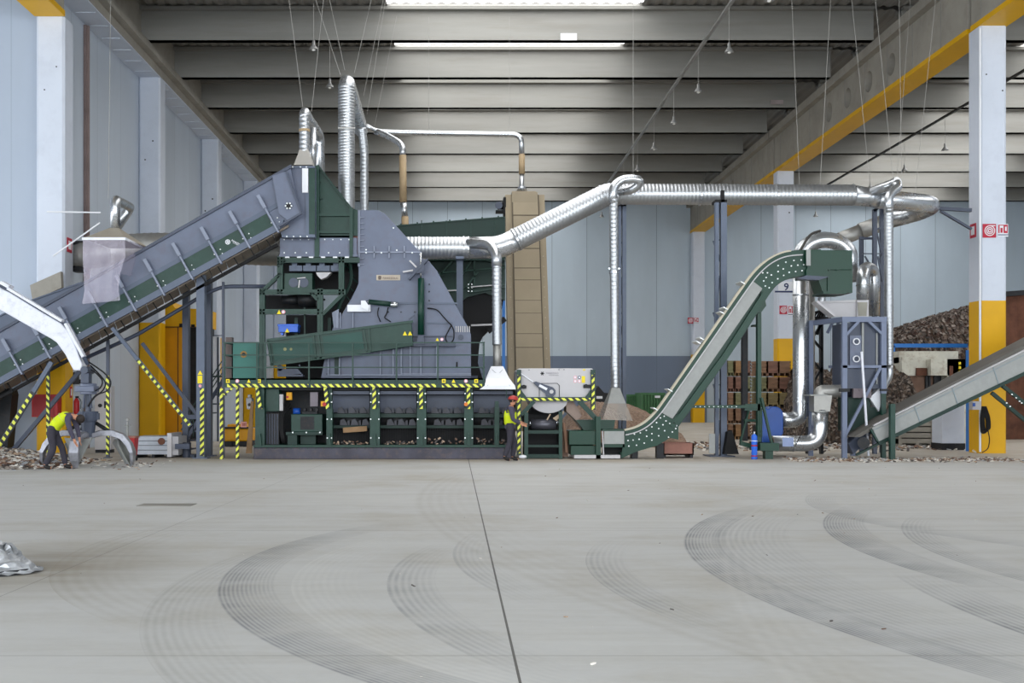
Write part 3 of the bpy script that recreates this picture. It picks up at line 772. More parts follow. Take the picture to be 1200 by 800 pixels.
b.tube(fillet([c0, hz, Vector((X(153, 34.6), 34.6, Z(243, 34.6))), Vector((X(136, 34.5), 34.5, Z(268, 34.5)))], .2), S(5.8, ym), 16)
tag(b.build('hood_duct', 'galvs', smooth=True), 'short silver duct bent over the beige dust hood', 'duct')
for p, q, L in (((55, 248), (118, 249), 'thin white rod running level from the wall to the hood duct'), ((62, 300), (117, 261), 'thin white rod slanting up to the beige dust hood')):
    b = B(); b.cyl(P3(*p, 31.6), P3(*q, 31.9), .022, n=6); tag(b.build('stay_rod', 'white'), L, 'rod')

# ------------------------------------------------------------------ ribbed duct behind the conveyor
b = B(); duct_b(b, [(90, 301, 35.6), (150, 290, 35.2), (205, 289, 35.2), (335, 296, 35.2), (425, 292, 35.2)], S(16.5, 35.2), 1.2, True, 24, .2)
tag(b.build('fan_duct', 'galvm', smooth=True), 'thick ribbed duct passing behind the infeed conveyor and the dust hood', 'duct')
b = B(); b.box(84.5, 282, 97, 318, 35.3, .4); tag(b.build('duct_end_box', 'dark'), 'dark box closing the thick ribbed duct beside the first left column', 'box')
# pale concrete block seen above the conveyor
b = B(); b.poly([(35, 334), (71, 318), (72, 337), (38, 352)], 34.0, .2)
tag(b.build('concrete_panel', 'concrete'), 'slanted pale concrete slab above the conveyor by the first left column', 'slab')

# ================================================================== GRAB LOADER ARM
YA = 28.0
arm = thing('loader_arm', base(40, 380, YA, Z(400, YA)), 'white bent loader boom reaching in from the left edge', 'loader arm')
B().poly([(-40, 312), (0, 337), (12, 343), (46, 364), (70, 378), (80, 388), (88, 405), (96, 428), (95, 434), (86, 434), (76, 415), (66, 401), (60, 397), (0, 363), (-40, 340)], YA, .42).build('boom', 'boomwhite', arm, bevel=.03)
b = B(); b.tube(fillet([P3(-30, 318, YA + .1), P3(0, 334, YA + .1), P3(70, 376, YA + .1), P3(84, 392, YA + .1), P3(103, 427, YA + .1)], .5), .05, 8); b.build('hydraulic_pipe', 'greyd', arm, smooth=True)
b = B(); b.bar((0, 330.5), (10, 336), 4, YA - .02, .3); b.bar((8, 337.5), (72, 376), 3.0, YA - .03, .2); b.bar((76, 379), (97, 418), 3, YA - .03, .2); b.build('hose_cover', 'boomwhite', arm)
b = B(); b.disc(98.5, 433.5, 4.4, YA - .05, .55, 16); b.build('pin', 'greyd', arm)
grab = thing('orange_peel_grab', base(99, 548, YA), 'steel five-tine grab hanging from the white boom, tines on the floor', 'grab')
xg = X(99, YA); yg = YA + .3
b = B(); b.box(94.5, 437, 104, 449, YA, .25); b.disc(98.5, 434, 3, YA - .03, .4, 12); b.build('hanger', 'greyd', grab, bevel=.01)
b = B(); b.cyl((xg, yg, Z(462, YA)), (xg, yg, Z(449, YA)), .2); b.wbox(xg - .27, xg + .2, yg - .22, yg + .2, Z(459, YA), Z(452, YA)); b.build('rotator', 'grey', grab, bevel=.02)
b = B(); b.cyl((xg, yg, Z(485, YA)), (xg, yg, Z(461, YA)), .07); b.cyl((xg - .09, yg - .1, Z(478, YA)), (xg - .06, yg - .1, Z(461, YA)), .03); b.cyl((xg + .1, yg - .1, Z(478, YA)), (xg + .07, yg - .1, Z(461, YA)), .03)
b.build('swivel_link', 'greyd', grab)
b = B(); b.cyl((xg, yg, Z(494, YA)), (xg, yg, Z(482, YA)), .2, .24); b.cyl((xg, yg, Z(512, YA)), (xg, yg, Z(494, YA)), .14, .18)
for k in range(5):
    a = math.radians([182, 262, -4, 48, 128][k]); d = Vector((math.cos(a), math.sin(a), 0))
    c = Vector((xg, yg, Z(488, YA))); b.beam3(c + d * .1, c + d * .27 + Vector((0, 0, .0)), .1, .16)
b.build('hub', 'greyd', grab, bevel=.01)
for k, deg in enumerate([182, 262, -4, 48, 128]):
    a = math.radians(deg); d = Vector((math.cos(a), math.sin(a), 0)); u = Vector((-d.y, d.x, 0)); c = Vector((xg, yg, 0))
    prof = [(.12, .74, .08, .09), (.34, .80, .08, .10), (.6, .80, .09, .11), (.84, .72, .1, .11), (1.0, .54, .11, .1), (1.09, .36, .13, .07), (1.1, .16, .09, .05), (1.06, .012, .012, .012)]
    if deg == 262: prof = [(.12, .74, .07, .09), (.3, .78, .1, .10), (.5, .74, .11, .10), (.66, .62, .12, .10), (.72, .38, .12, .08), (.7, .2, .11, .06), (.64, .012, .05, .02)]
    rings = []
    for i, (r, z, hw, th) in enumerate(prof):
        r0, z0_ = prof[max(0, i - 1)][:2]; r1, z1_ = prof[min(len(prof) - 1, i + 1)][:2]
        t_ = Vector((r1 - r0, z1_ - z0_)).normalized(); nn = Vector((-t_.y, t_.x)) * th
        p = c + d * r + Vector((0, 0, z)); q = c + d * (r - nn.x * -1) + Vector((0, 0, z + nn.y)) if False else c + d * (r + nn.x) + Vector((0, 0, z + nn.y))
        p = c + d * (r - nn.x * .3) + Vector((0, 0, z - nn.y * .3)); z_ok = max(q.z, .01); q.z = z_ok; p.z = max(p.z, .01)
        rings.append([p + u * hw, p - u * hw, q - u * hw, q + u * hw])
    b = B(); b.loft(rings)
    # spade plates either side of the lower tine
    w_ = .36 if deg == 262 else .3
    lo = prof[-4:]; 
    pa = c + d * (prof[-4][0] * .97) + Vector((0, 0, prof[-4][1] + (.1 if deg == 262 else 0))); pb = c + d * prof[-1][0] + Vector((0, 0, .02)); pc = c + d * (prof[-5][0] * .9) + Vector((0, 0, prof[-5][1] - .05))
    b.build('tine', 'tine', grab, smooth=False, bevel=.008)
    b = B()
    for sgn in (-1, 1):
        e = pa + u * sgn * w_ - d * .1 + Vector((0, 0, .02))
        for off in (0, .03):
            pass
        dd = d * .03
        b.add([pc, e, pb, pc - dd, e - dd, pb - dd], [(0, 1, 2), (3, 4, 5), (0, 1, 4, 3), (1, 2, 5, 4), (2, 0, 3, 5)])
    b.build('spade_plate', 'alu' if deg != 182 else 'tine', grab)
    if deg != 262:
        b = B(); s0 = c + d * .2 + Vector((0, 0, Z(496, YA))); s1 = c + d * .62 + Vector((0, 0, .82)); b.cyl(s0, s1, .045); b.build('cylinder', 'dark', grab, smooth=True)
for i, pts in enumerate(([(104, 424), (122, 436), (131, 447), (127, 458), (113, 462), (104, 474)], [(106, 428), (118, 440), (125, 449), (120, 459), (110, 464), (103, 476)], [(101, 430), (112, 436), (121, 446), (118, 455), (106, 460)])):
    b = B(); b.tube(fillet([P3(x, y, YA + .1 + .05 * i) for x, y in pts], .25, 5), .018, 6); b.build('hydraulic_hose', 'black', grab, smooth=True)

# ================================================================== PLATFORM AND SHREDDER BASE
Y0 = 31.95; DP = 2.9
pf = thing('shredder_platform', base(430, 538, Y0), 'green steel platform with striped edge, handrails and shredder bays below', 'machine platform')
b = B(); b.box(297, 524, 603, 538, Y0 - .02, DP); b.build('base_skid', 'skid', pf, bevel=.02)
b = B(); b.box(297, 521.3, 603, 524, Y0 - .06, DP + .1)
for k in range(32): b.disc(303 + k * 9.6, 525.6, .8, Y0 - .05, .03, 6)
b.build('skid_flange', 'green', pf)
b = B(); b.box(262, 443, 568, 454, Y0 - .12, .14); b.box(262, 443, 568, 445, Y0 - .12, DP); b.build('deck_beam', 'green', pf)
b = B()
for a, c in ((266, 311), (314, 361.5), (364.5, 412.5), (415.5, 464), (467, 511), (518, 565)): b.box(a, 449.8, c, 453.6, Y0 - .135, .015)
b.build('hazard_edge', 'haz', pf)
b = B()
for x in (263, 301, 311, 362, 413.3, 464.6, 513, 567): b.box(x - .9, 400.5, x + .9, 449, Y0 - .16, .05)
b.build('railing_post', 'green', pf)
b = B()
for y in (401.3, 415.8, 430.3): b.box(262, y - .7, 568, y + .7, Y0 - .17, .04)
for y in (401.3, 415.8, 430.3): b.wbox(X(262, Y0), X(263.2, Y0), Y0 - .15, Y0 + 1.8, Z(y + .7, Y0), Z(y - .7, Y0)); b.wbox(X(566.8, Y0), X(568, Y0), Y0 - .15, Y0 + 1.5, Z(y + .7, Y0), Z(y - .7, Y0))
b.build('handrail', 'green', pf)
def sticker(kind, x, y, Y, parent, r=2.2):
    if kind == 'tri': B().poly([(x - r, y + r * .9), (x + r, y + r * .9), (x, y - r)], Y - .01, .01).build('warning_triangle', 'signyellow', parent)
    elif kind == 'sq':
        B().box(x - r, y - r, x + r, y + r, Y - .01, .01).build('yellow_sticker', 'signyellow', parent)
        B().box(x - r * .5, y - r * .5, x + r * .5, y + r * .5, Y - .014, .004).build('pictogram', paint('pictogram', '#8a7a12'), parent)
    else:
        B().disc(x, y, r, Y - .01, .01).build('round_sticker', 'signpink', parent)
        B().disc(x, y, r * .6, Y - .014, .004).build('pictogram', 'white', parent)
Yk = Y0 - .13
for kd, x in (('sq', 267), ('ro', 278), ('tri', 291.5), ('sq', 303.5)): sticker(kd, x, 446.3, Yk, pf)
for kd, x in (('sq', 520), ('tri', 531.5), ('ro', 546), ('sq', 558)): sticker(kd, x, 446.3, Yk, pf)
for x0, x1, yt in ((299, 310, 454), (382.5, 389.5, 454), (433.5, 445, 454), (488.5, 499.5, 454), (544, 554.5, 454), (579.5, 585, 470)):
    b = B(); b.box(x0, max(yt, 478), x1, 522, Y0, .25); b.box(x0 + .5, yt, x1 - .5, 480, Y0 + .12, .2)
    b.poly([(lerp(x0, x1, .5) - .6, 508), (lerp(x0, x1, .5) + .6, 508), (lerp(x0, x1, .5) + 2, 522), (lerp(x0, x1, .5) - 2, 522)], Y0 - .1, .12)
    b.build('column_post', 'green', pf)
    if x0 > 380 and x0 < 570:
        bb = B(); bb.bolts([(x0 + 1, y) for y in (461, 471, 491, 513)] + [(x1 - 1, y) for y in (461, 471, 491, 513)], Y0 + .0, .9, .03); bb.build('bolt_pattern', 'bolt', pf)
b = B()
for x0, dx in ((301, 4), (381, 3), (438.5, 0), (493.5, 0), (549, 0)):
    b.poly([(x0 - 2, 454), (x0 + 2, 454), (x0 + dx + 2, 479), (x0 + dx - 2, 479)], Y0 - .08, .04)
b.build('hazard_strut', 'haz2', pf)
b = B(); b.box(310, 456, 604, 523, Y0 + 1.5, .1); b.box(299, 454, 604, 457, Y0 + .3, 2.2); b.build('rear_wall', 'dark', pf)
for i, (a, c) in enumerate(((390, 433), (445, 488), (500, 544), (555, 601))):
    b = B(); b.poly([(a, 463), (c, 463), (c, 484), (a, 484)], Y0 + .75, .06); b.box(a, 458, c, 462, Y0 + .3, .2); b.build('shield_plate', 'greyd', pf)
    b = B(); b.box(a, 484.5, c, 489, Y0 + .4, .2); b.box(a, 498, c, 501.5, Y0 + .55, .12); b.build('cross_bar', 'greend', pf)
    b = B(); w_ = (c - a)
    for row, yy in ((0, 484), (1, 498)):
        for k in range(3):
            x = a + w_ * (.12 + .3 * k) + row * 3
            b.poly([(x, yy), (x + 1, yy - 6), (x + 5, yy - 7.5), (x + 8, yy - 3), (x + 9, yy)], Y0 + .42, .1)
            b.poly([(x + 8, yy), (x + 9, yy - 5), (x + 11.5, yy - 6), (x + 12, yy)], Y0 + .5, .08)
    b.build('shredder_knife', 'knife', pf)
    b = B(); b.cyl(P3(a, 492, Y0 + .95), P3(c, 492, Y0 + .95), .3, n=14); b.build('shredder_shaft', 'dark', pf, smooth=True)
    b = B()
    for k in range(int(w_ / 2)): b.box(a + 1 + k * 2, 502, a + 2 + k * 2, 521.5, Y0 + .6, .04)
    b.build('grate', 'black', pf)
    rb = B()
    for k in range(26):
        x = random.uniform(a + 1, c - 1); z = random.uniform(0, .16 if i > 1 else .08) ; p = P3(x, 521, Y0 + random.uniform(.08, .5)); r_ = random.uniform(.02, .05)
        rb.mat(random.randrange(3)); rb.beam3(p + Vector((0, 0, z)), p + Vector((random.uniform(-.07, .07), 0, z + r_)), r_, r_)
    tag(rb.build('shredded_scrap', [CHIP[4], CHIP[1], CHIP[3]]), 'shredded scrap lying in %s shredder bay below the platform' % ['the first', 'the second', 'the third', 'the fourth'][i], 'scrap', kind='stuff')
# plank-like debris in the first bay
tag(B().bar((402, 504), (430, 502), 6, Y0 + .2, .1).build('board', 'cardboard'), 'brown board lying across the first open shredder bay', 'board')
sw = B().box(376, 470, 381.5, 476, Y0 - .05, .1).build('switch_box', 'ochre', pf)
B().disc(380, 473.5, 2.3, Y0 - .12, .07).build('stop_button', 'red', sw)
B().disc(546, 473.5, 2.2, Y0 - .1, .1).build('stop_button', paint('orange button', '#d0702a'), pf)

# hydraulic unit in the left bay
hu = thing('hydraulic_unit', base(360, 521, Y0 + .3), 'green hydraulic tank with blue motor in the left bay under the platform', 'hydraulic unit')
Yh = Y0 + .25
B().box(341, 485, 378, 506, Yh, .9).build('tank', 'green', hu, bevel=.02)
b = B(); b.box(337, 509, 348, 521.5, Yh, .7); b.box(352, 509, 370, 521.5, Yh + .3, .3); b.box(335, 506, 378, 509.5, Yh, .9); b.build('base_frame', 'greend', hu)
B().box(352, 488, 368, 503, Yh - .015, .015).build('filter_plate', 'dark', hu)
B().bolts([(343, 506.5), (359, 506.5), (375, 506.5)], Yh, 1).build('bolt_pattern', 'bolt', hu)
b = B(); b.cyl(P3(344, 482, Yh + .3), P3(352, 482, Yh + .3), .1); b.build('motor', 'blue', hu, smooth=True)
b = B(); b.box(354, 482, 372, 485, Yh + .2, .3); b.disc(357, 480, 1.6, Yh, .2); b.disc(364, 480, 1.6, Yh, .2); b.disc(371, 480, 1.8, Yh, .2); b.build('valve_block', 'dark', hu)
for k in range(4):
    b = B(); b.tube(fillet([P3(341 - k, 478 - k * 4, Yh + .3), P3(332 - k * 2, 484, Yh + .1), P3(331 - k, 505, Yh + .1), P3(334 - k, 519, Yh + .1)], .3, 5), .025, 6); b.build('hose', 'black', hu, smooth=True)
cb = thing('control_cabinet', base(318, 521, Y0 + .3), 'dark green control cabinet left of the hydraulic tank', 'cabinet')
B().box(311, 455, 327, 482, Y0 + .28, .5).build('body', 'green', cb, bevel=.015); b = B(); b.box(311, 484, 327, 521, Y0 + .3, .4); b.build('lower_door', 'dark', cb)
b = B()
for k in range(5): b.box(312.5 + k * 3, 485, 313.4 + k * 3, 520, Y0 + .28, .02)
b.build('door_ribs', 'greyd', cb)
t = tag(B().box(327.5, 462, 331.5, 481, Y0 + .3, .2).build('white_box', 'lgrey'), 'narrow pale box between the control cabinet and the tank', 'box')
t = thing('switch_box', base(339, 469, Y0 + .4, Z(469, Y0 + .4)), 'small yellow switch box with red button in the left bay', 'box')
B().box(335.5, 459.5, 342, 468.5, Y0 + .4, .12).build('body', 'ochre', t, bevel=.01); B().disc(336.8, 465, 1.4, Y0 + .36, .04).build('button', 'red', t)
t = tag(B().box(363.5, 459.5, 372.5, 476, Y0 + .5, .3).build('terminal_box', paint('brown grey box', '#7d747c')), 'tall grey box on the rear wall above the hydraulic tank', 'box')

# leftmost open bay: taped posts, board, pink notice, green enclosure panel, stairs
b = B()
for x, y0 in ((259.2, 455), (278, 454)):
    Y = Y0 - .02
    b.wbox(X(x - 1.6, Y), X(x + 1.6, Y), Y, Y + .1, 0, Z(y0, Y))
b.build('taped_leg', 'haz2', pf)
b = B(); b.bar((262, 462), (272, 455), 2.4, Y0 - .1, .05); b.build('taped_brace', 'haz', pf)
t = tag(B().poly([(288, 531), (295, 531), (297, 470), (294, 470)], Y0 + .5, .06).build('leaning_board', 'cardboard'), 'narrow brown board leaning beside the shredder base', 'board')
t = thing('notice_plate', base(285.5, 501, 33.5, Z(501, 33.5)), 'small pink notice with a square frame under the platform', 'notice')
B().box(282, 494, 289, 500.5, 33.5, .02).build('sheet', paint('pink notice', '#d99a8c'), t); B().box(283.5, 495.5, 287.5, 499, 33.49, .008).build('print', paint('pink print', '#b86a60'), t)
en = thing('green_enclosure', base(284, 443, Y0 + 1.2, Z(443, Y0 + 1.2)), 'green sheet steel enclosure with an orange roundel behind the left railing', 'enclosure')
B().box(273, 401, 303, 444, Y0 + 1.0, 1.2).build('sheet', paint('blue green sheet', '#3f7a70', .5, 0, .08), en)
B().disc(285.5, 415, 4.0, Y0 + .98, .03).build('roundel', paint('orange roundel', '#a07a3a'), en); B().disc(285.5, 415, 2, Y0 + .96, .03).build('roundel_centre', 'dark', en)
t = thing('brown_box', base(268, 405, 33.6, Z(405, 33.6)), 'brown box standing upright behind the top railing corner', 'box')
B().box(264.5, 395, 271.5, 444, 33.2, .3).build('body', paint('brown grey box2', '#6f625e'), t)
st = thing('stairs', base(245, 530, 34), 'steep dark stairs with thin railings leading up to the platform', 'stairs')
b = B()
for k in range(8):
    p = P3(214 + k * 6.2, 527 - k * 10.6, 34.2); b.wbox(p.x, p.x + .26, 34.0, 34.8, p.z, p.z + .04)
b.build('tread', 'greyd', st)
b = B(); b.bar((208, 531), (262, 444), 4, 33.95, .06); b.bar((208, 531), (262, 444), 4, 34.8, .06); b.build('stringer', 'greyd', st)
b = B()
for dy in (-24, -17, -10): b.bar((212, 504 + dy + 17), (262, 427 + dy + 17), 1, 33.95, .03)
for x in (216, 226, 236, 246, 256): b.box(x, 500 - (x - 214) * 1.55, x + 1, 530 - (x - 214) * 1.55, 33.95, .03)
b.build('railing', 'greend', st)
b = B(); b.box(237, 440, 260, 442, 33.9, .05); b.build('landing_rail', 'greend', st)
# ================================================================== MILL (grey housing)
YM = 32.75; DM = 1.7
ml = thing('hammer_mill', base(470, 440, YM, Z(443, YM)), 'large blue-grey steel mill housing with sloping right flank', 'mill')
out = [(420, 246), (443, 246), (452, 251), (492, 295), (494, 302), (503, 306), (512, 317), (549, 384), (552, 392), (552, 443), (376, 443), (384, 400), (390, 384), (405, 362), (417, 339), (420, 332)]
B().poly(out, YM, DM).build('housing', 'grey', ml, bevel=.015)
b = B(); b.box(419.2, 246, 422, 312, YM - .06, .08)
for y in (254, 261, 267, 274, 281, 288, 295, 302, 309): b.box(421.5, y, 427, y + .9, YM - .05, .05)
b.build('edge_flange', 'ribgrey', ml)
b = B(); b.box(420, 294.6, 494, 296.2, YM - .08, .1)
for x in (438.5, 456, 473.8): b.box(x - .8, 288, x + .8, 302, YM - .08, .09)
b.build('flange', 'ribgrey', ml)
B().bolts([(429, 292.5), (429, 296), (447, 296), (465, 293), (483, 296), (492, 298), (461, 267)], YM - .08, .9).build('bolt_pattern', 'bolt', ml)
b = B(); b.box(441, 322, 469, 328.3, YM - .02, .02); o = b.build('name_plate', paint('beige plate', '#b3a797'), ml)
b = B(); b.poly([(443.5, 323), (446.5, 323), (447, 325), (446.5, 327.5), (443.5, 327.5), (443, 325)], YM - .026, .006); b.build('plate_logo', paint('plate print', '#5c5046'), o)
text('PANIZZOLO', 448.5, 326.9, YM - .022, 3.2, paint('plate print2', '#6e6156'), o, bold=True)
# vertical actuator
b = B(); b.tube([P3(493.3, 326, YM - .25), P3(493.3, 392, YM - .25)], S(3.7, YM), 14); b.build('actuator_cylinder', 'green', ml, smooth=True)
b = B(); b.tube([P3(493, 296, YM - .25), P3(493, 327, YM - .25)], S(1.3, YM), 10); b.build('actuator_rod', 'chrome', ml, smooth=True)
b = B(); b.poly([(481, 320), (497, 306), (497, 320)], YM - .4, .06); b.poly([(481, 320), (497, 306), (497, 320)], YM - .12, .06); b.bar((479, 327), (501, 303), 2.2, YM - .42, .3); b.disc(493, 317, 2, YM - .45, .5, 10); b.build('actuator_bracket', 'greyd', ml)
b = B(); b.bar((480, 305), (488, 313), 1.8, YM - .3, .1); b.bar((472, 318.5), (484, 316.5), 1.8, YM - .3, .1); b.build('lever', 'lgrey', ml)
b = B(); b.poly([(488, 403), (498, 403), (496, 393), (490, 393)], YM - .35, .3); b.box(484, 402, 534, 405.5, YM - .3, .3); b.box(484, 393, 530, 394.5, YM - .1, .1); b.build('actuator_foot', 'greyd', ml)
# right rails, hoses, little conduit
b = B(); b.box(498, 330, 499.4, 392, YM - .06, .06); b.box(466, 354.3, 536, 356, YM - .05, .06); b.box(500, 377.5, 530, 379, YM - .05, .06); b.build('conduit', 'steel', ml)
b = B()
for y in (333, 341.5, 352): b.disc(503, y, .9, YM - .05, .05, 6); 
for x in (455, 470, 486): b.disc(x, 365.5, .9, YM - .04, .04, 6)
b.build('stud', 'dark', ml)
b = B(); b.tube(fillet([P3(501, 361, YM - .1), P3(512, 362, YM - .15), P3(522, 374, YM - .15), P3(532, 384, YM - .15), P3(532, 398, YM - .15), P3(526, 404, YM - .15), P3(521, 396, YM - .15), P3(529, 381, YM - .15)], .25), .02, 6); b.build('hose', 'black', ml, smooth=True)
b = B()
for k in range(7): b.box(534 + k * 2.6, 382, 535 + k * 2.6, 389, YM - .04, .04)
b.build('grille', 'lgrey', ml)
b = B(); b.disc(540, 395, 3.2, YM - .05, .05, 16); b.build('inspection_ring', 'greyd', ml)
sticker('tri', 512.5, 397.5, YM - .3, ml, 2); sticker('ro', 517.8, 397.5, YM - .3, ml, 1.9)
# horizontal actuator with white bracket
b = B(); b.tube([P3(432, 353.5, YM - .2), P3(460, 356.5, YM - .2)], S(3.0, YM), 12); b.build('side_actuator', 'greend', ml, smooth=True)
b = B(); b.tube([P3(458, 356.4, YM - .2), P3(466, 357.2, YM - .2)], S(3.6, YM), 12); b.tube([P3(430, 353.2, YM - .21), P3(441, 354, YM - .21)], S(1.2, YM), 8); b.build('actuator_collar', 'chrome', ml, smooth=True)
b = B(); b.box(407, 357, 434, 365, YM - .2, .2); b.poly([(423, 352), (428, 352), (433, 360), (431, 364), (423, 360)], YM - .3, .12); b.disc(430, 360.5, 1.6, YM - .33, .05, 10); b.build('actuator_mount', 'white', ml)
for pts in ([(444, 360), (442, 368), (446, 377)], [(455, 360), (453, 368), (450, 372), (458, 377)]):
    b = B(); b.tube(fillet([P3(x, y, YM - .12) for x, y in pts], .2, 5), .018, 6); b.build('hose', 'black', ml, smooth=True)
# lower ribs and stiffeners
b = B()
for x in (391, 398, 413): b.box(x, 366, x + 1.2, 384, YM - .1, .1)
for x in (384, 397, 445, 460, 469.5, 480, 492.5, 511): b.box(x, 405, x + 1.4, 440, YM - .12, .12)
b.box(384, 438.5, 552, 440, YM - .14, .14); b.box(470, 437, 552, 438, YM - .14, .1)
b.poly([(389, 366), (397, 362), (397, 384), (391, 384)], YM - .05, .05)
b.build('stiffener', 'ribgrey', ml)
B().box(534.5, 424, 536.3, 430, YM - .02, .02).build('slot', 'black', ml)

# vibrating feeder trough
fd = thing('vibrating_feeder', base(400, 425, 32.3, Z(428, 32.3)), 'long green tapering feeder trough sloping down across the mill front', 'feeder')
YF_ = 32.3
B().poly([(312, 398), (400, 387), (482, 376), (484, 405), (434, 412.5), (317, 428)], YF_, .35).build('trough', 'green', fd, bevel=.01)
b = B(); b.poly([(312, 397), (484, 375), (484, 378), (312, 400.5)], YF_ - .05, .06); b.poly([(316, 426), (434, 410.5), (434, 413), (317, 429)], YF_ - .05, .06); b.bar((314, 399), (319, 427), 2.4, YF_ - .05, .06); b.bar((367, 393), (370, 420), 2.4, YF_ - .05, .06); b.bar((373, 393), (376, 420), 2.4, YF_ - .05, .06); b.bar((426, 385), (430, 412), 2.4, YF_ - .05, .06); b.bar((432, 385), (434, 411), 2.4, YF_ - .05, .06); b.build('trough_frame', 'green', fd)
b = B(); b.poly([(319, 402), (366, 396), (369, 416), (322, 423)], YF_ - .015, .02); b.poly([(378, 394.5), (424, 388.5), (427, 408.5), (380, 414.5)], YF_ - .015, .02); b.build('recessed_panel', paint('dull green panel', '#1c443c'), fd)
b = B(); b.disc(334, 409, 2, YF_ - .02, .02); b.disc(341, 409, 1.6, YF_ - .02, .02); b.build('panel_mark', paint('olive mark', '#7a7a52'), fd)
for x in (474.5, 480.5): sticker('tri', x, 390.5, YF_ - .02, fd, 2.6)
b = B(); b.bar((479, 374), (486, 369), 1.6, YF_, .1); b.disc(328, 431, 3.5, YF_ + .1, .1, 12); b.build('mount', 'greyd', fd)
b = B(); b.poly([(325, 432), (349, 432), (354, 438), (325, 440)], YF_ + .1, .3); b.box(325, 439, 355, 441, YF_, .3); b.bolts([(325, 428), (351, 428), (326, 439), (354, 439), (383, 438)], YF_, 1.1); b.build('spring_mount', 'greyd', fd)

# ================================================================== GREEN TRANSFER FRAME
YT = 32.5; DT = 1.9
tf = thing('steel_tower', base(360, 443, YT, Z(443, YT)), 'dark green steel frame between the infeed conveyor and the mill', 'steel frame')
def fr(name, pts, w=6, mt='green'):
    for dy in (0, DT - .16):
        b = B(); b.bar(pts[0], pts[1], w, YT + dy, .16); b.bar(pts[0], pts[1], w * .2, YT + dy - .02, .02); b.build(name, mt, tf)
for p in (((328, 300), (328, 344)), ((400, 300), (400, 345)), ((307, 338), (307, 443)), ((375, 338), (375, 400))): fr('post', p, 6.5)
for p in (((325, 304.5), (421, 304.5)), ((304, 342), (405, 342)), ((304, 365), (374, 365))): fr('beam', p, 6)
for p in (((307, 341), (329, 320)), ((378, 368), (402, 344)), ((325, 312), (334, 304)), ((372, 351), (364, 342))): fr('brace', p, 4)
b = B(); b.box(333, 320, 366, 341, YT + .1, .6); o = b.build('gear_box', 'green', tf, bevel=.01)
b = B(); b.disc(344, 331, 5.6, YT + .08, .03, 16); b.disc(356, 331, 5.6, YT + .08, .03, 16); b.build('gear_disc', 'greyd', o)
b = B(); b.bar((348, 326), (358, 325), 1, YT + .06, .03); b.bar((351, 328), (350, 337), 1.4, YT + .06, .03); b.build('shaft_key', 'lgrey', o)
for k in range(4):
    x = 339 + k * 16.2; b = B(); b.box(x, 311, x + 15, 317.5, YT + .25, .3); b.box(x + 3, 308, x + 9, 311, YT + .25, .3); b.bolts([(x + 7.5, 312.8)], YT + .25, 1.1); b.build('roller_block', 'steel', tf)
b = B(); b.poly([(370, 319), (388, 319), (382, 325), (376, 327), (372, 323)], YT + .2, .3); b.bolts([(378, 321.5)], YT + .2, 1.6, .03); b.build('chute_cone', 'lgrey', tf)
b = B(); b.box(331, 308, 398, 341, YT + 1.3, .05); b.box(311, 346, 372, 362, YT + 1.5, .05); b.box(335, 369, 400, 443, YT + 1.5, .05); b.poly([(403, 305), (420, 305), (420, 335), (398, 372), (391, 384), (377, 400), (377, 368), (403, 343)], YT + .9, .05); b.build('inner_plate', 'black', tf)
b = B(); b.cyl(P3(331, 352, YT + .6), P3(350, 351, YT + .6), .14); b.cyl(P3(350, 351, YT + .6), P3(371, 351, YT + .6), .22); b.cyl(P3(366, 351, YT + .55), P3(381, 351, YT + .5), .03); b.build('drive_shaft', 'dark', tf, smooth=True)
b = B(); b.box(345, 372, 349, 396, YT + .7, .1); b.box(356, 350, 358, 396, YT + .6, .1); b.box(384, 372, 388, 400, YT + .7, .1); b.box(392, 405, 397, 440, YT + .2, .2); b.build('upright', 'greend', tf)
sticker('tri', 327, 365.5, YT - .03, tf, 2.6); sticker('ro', 332, 365.3, YT - .03, tf, 2.3)
t = thing('blue_motor', base(337, 390, YT + .5, Z(390, YT + .5)), 'bright blue box with yellow warning triangle inside the green frame', 'motor')
b = B(); b.box(326, 380.5, 349, 389, YT + .3, .5); b.box(325, 379.5, 349.5, 382, YT + .28, .55); b.build('body', 'bluepl', t, bevel=.01); b = B(); b.disc(330.5, 391, 1.6, YT + .3, .2); b.build('plug', 'bluepl', t)
sticker('tri', 336.5, 387, YT + .29, t, 2.6)
b = B()
for k, (x, y) in enumerate(((403, 310), (408, 318), (412, 325), (408, 335), (404, 345), (396, 355), (391, 365))): b.tube([P3(x, y, YT + .5), P3(x + 9 - k, y + 6, YT + .5)], .02, 5)
b.tube(fillet([P3(410, 306, YT + .4), P3(413, 330, YT + .4), P3(400, 352, YT + .4), P3(390, 380, YT + .4)], .3), .05, 6)
b.build('cable_chain', 'greend', tf)

# upper hopper
hp_ = thing('transfer_hopper', base(390, 300, YT, Z(300, YT)), 'green ribbed hopper on top of the frame, next to the tall silver duct', 'hopper')
B().poly([(373, 193), (413, 244), (419, 246), (419, 276), (373, 276)], YT + .1, 1.7).build('panel', 'green', hp_)
for x0, x1, y0 in ((368.5, 374, 194), (409.5, 413.5, 243)):
    b = B(); b.box(x0, y0, x1, 301, YT - .05, .16); b.build('post', 'green', hp_)
for y in (251.5, 271.5):
    b = B(); b.box(373, y - 1.6, 410, y + 1.6, YT - .02, .12); b.build('beam', 'green', hp_)
b = B(); b.bar((372, 193), (412, 245), 2, YT - .02, 1.9); b.build('top_edge', 'greend', hp_)
b = B(); b.box(374, 212, 376, 213.5, YT + .05, .06); b.box(374, 232, 378, 233.5, YT + .05, .06); b.build('stub', 'greend', hp_)
b = B(); b.box(328, 278.5, 418, 299, YT + .02, 1.6); b.box(327, 298, 419, 300.5, YT - .04, 1.7); o = b.build('lower_skirt', 'grey', hp_)
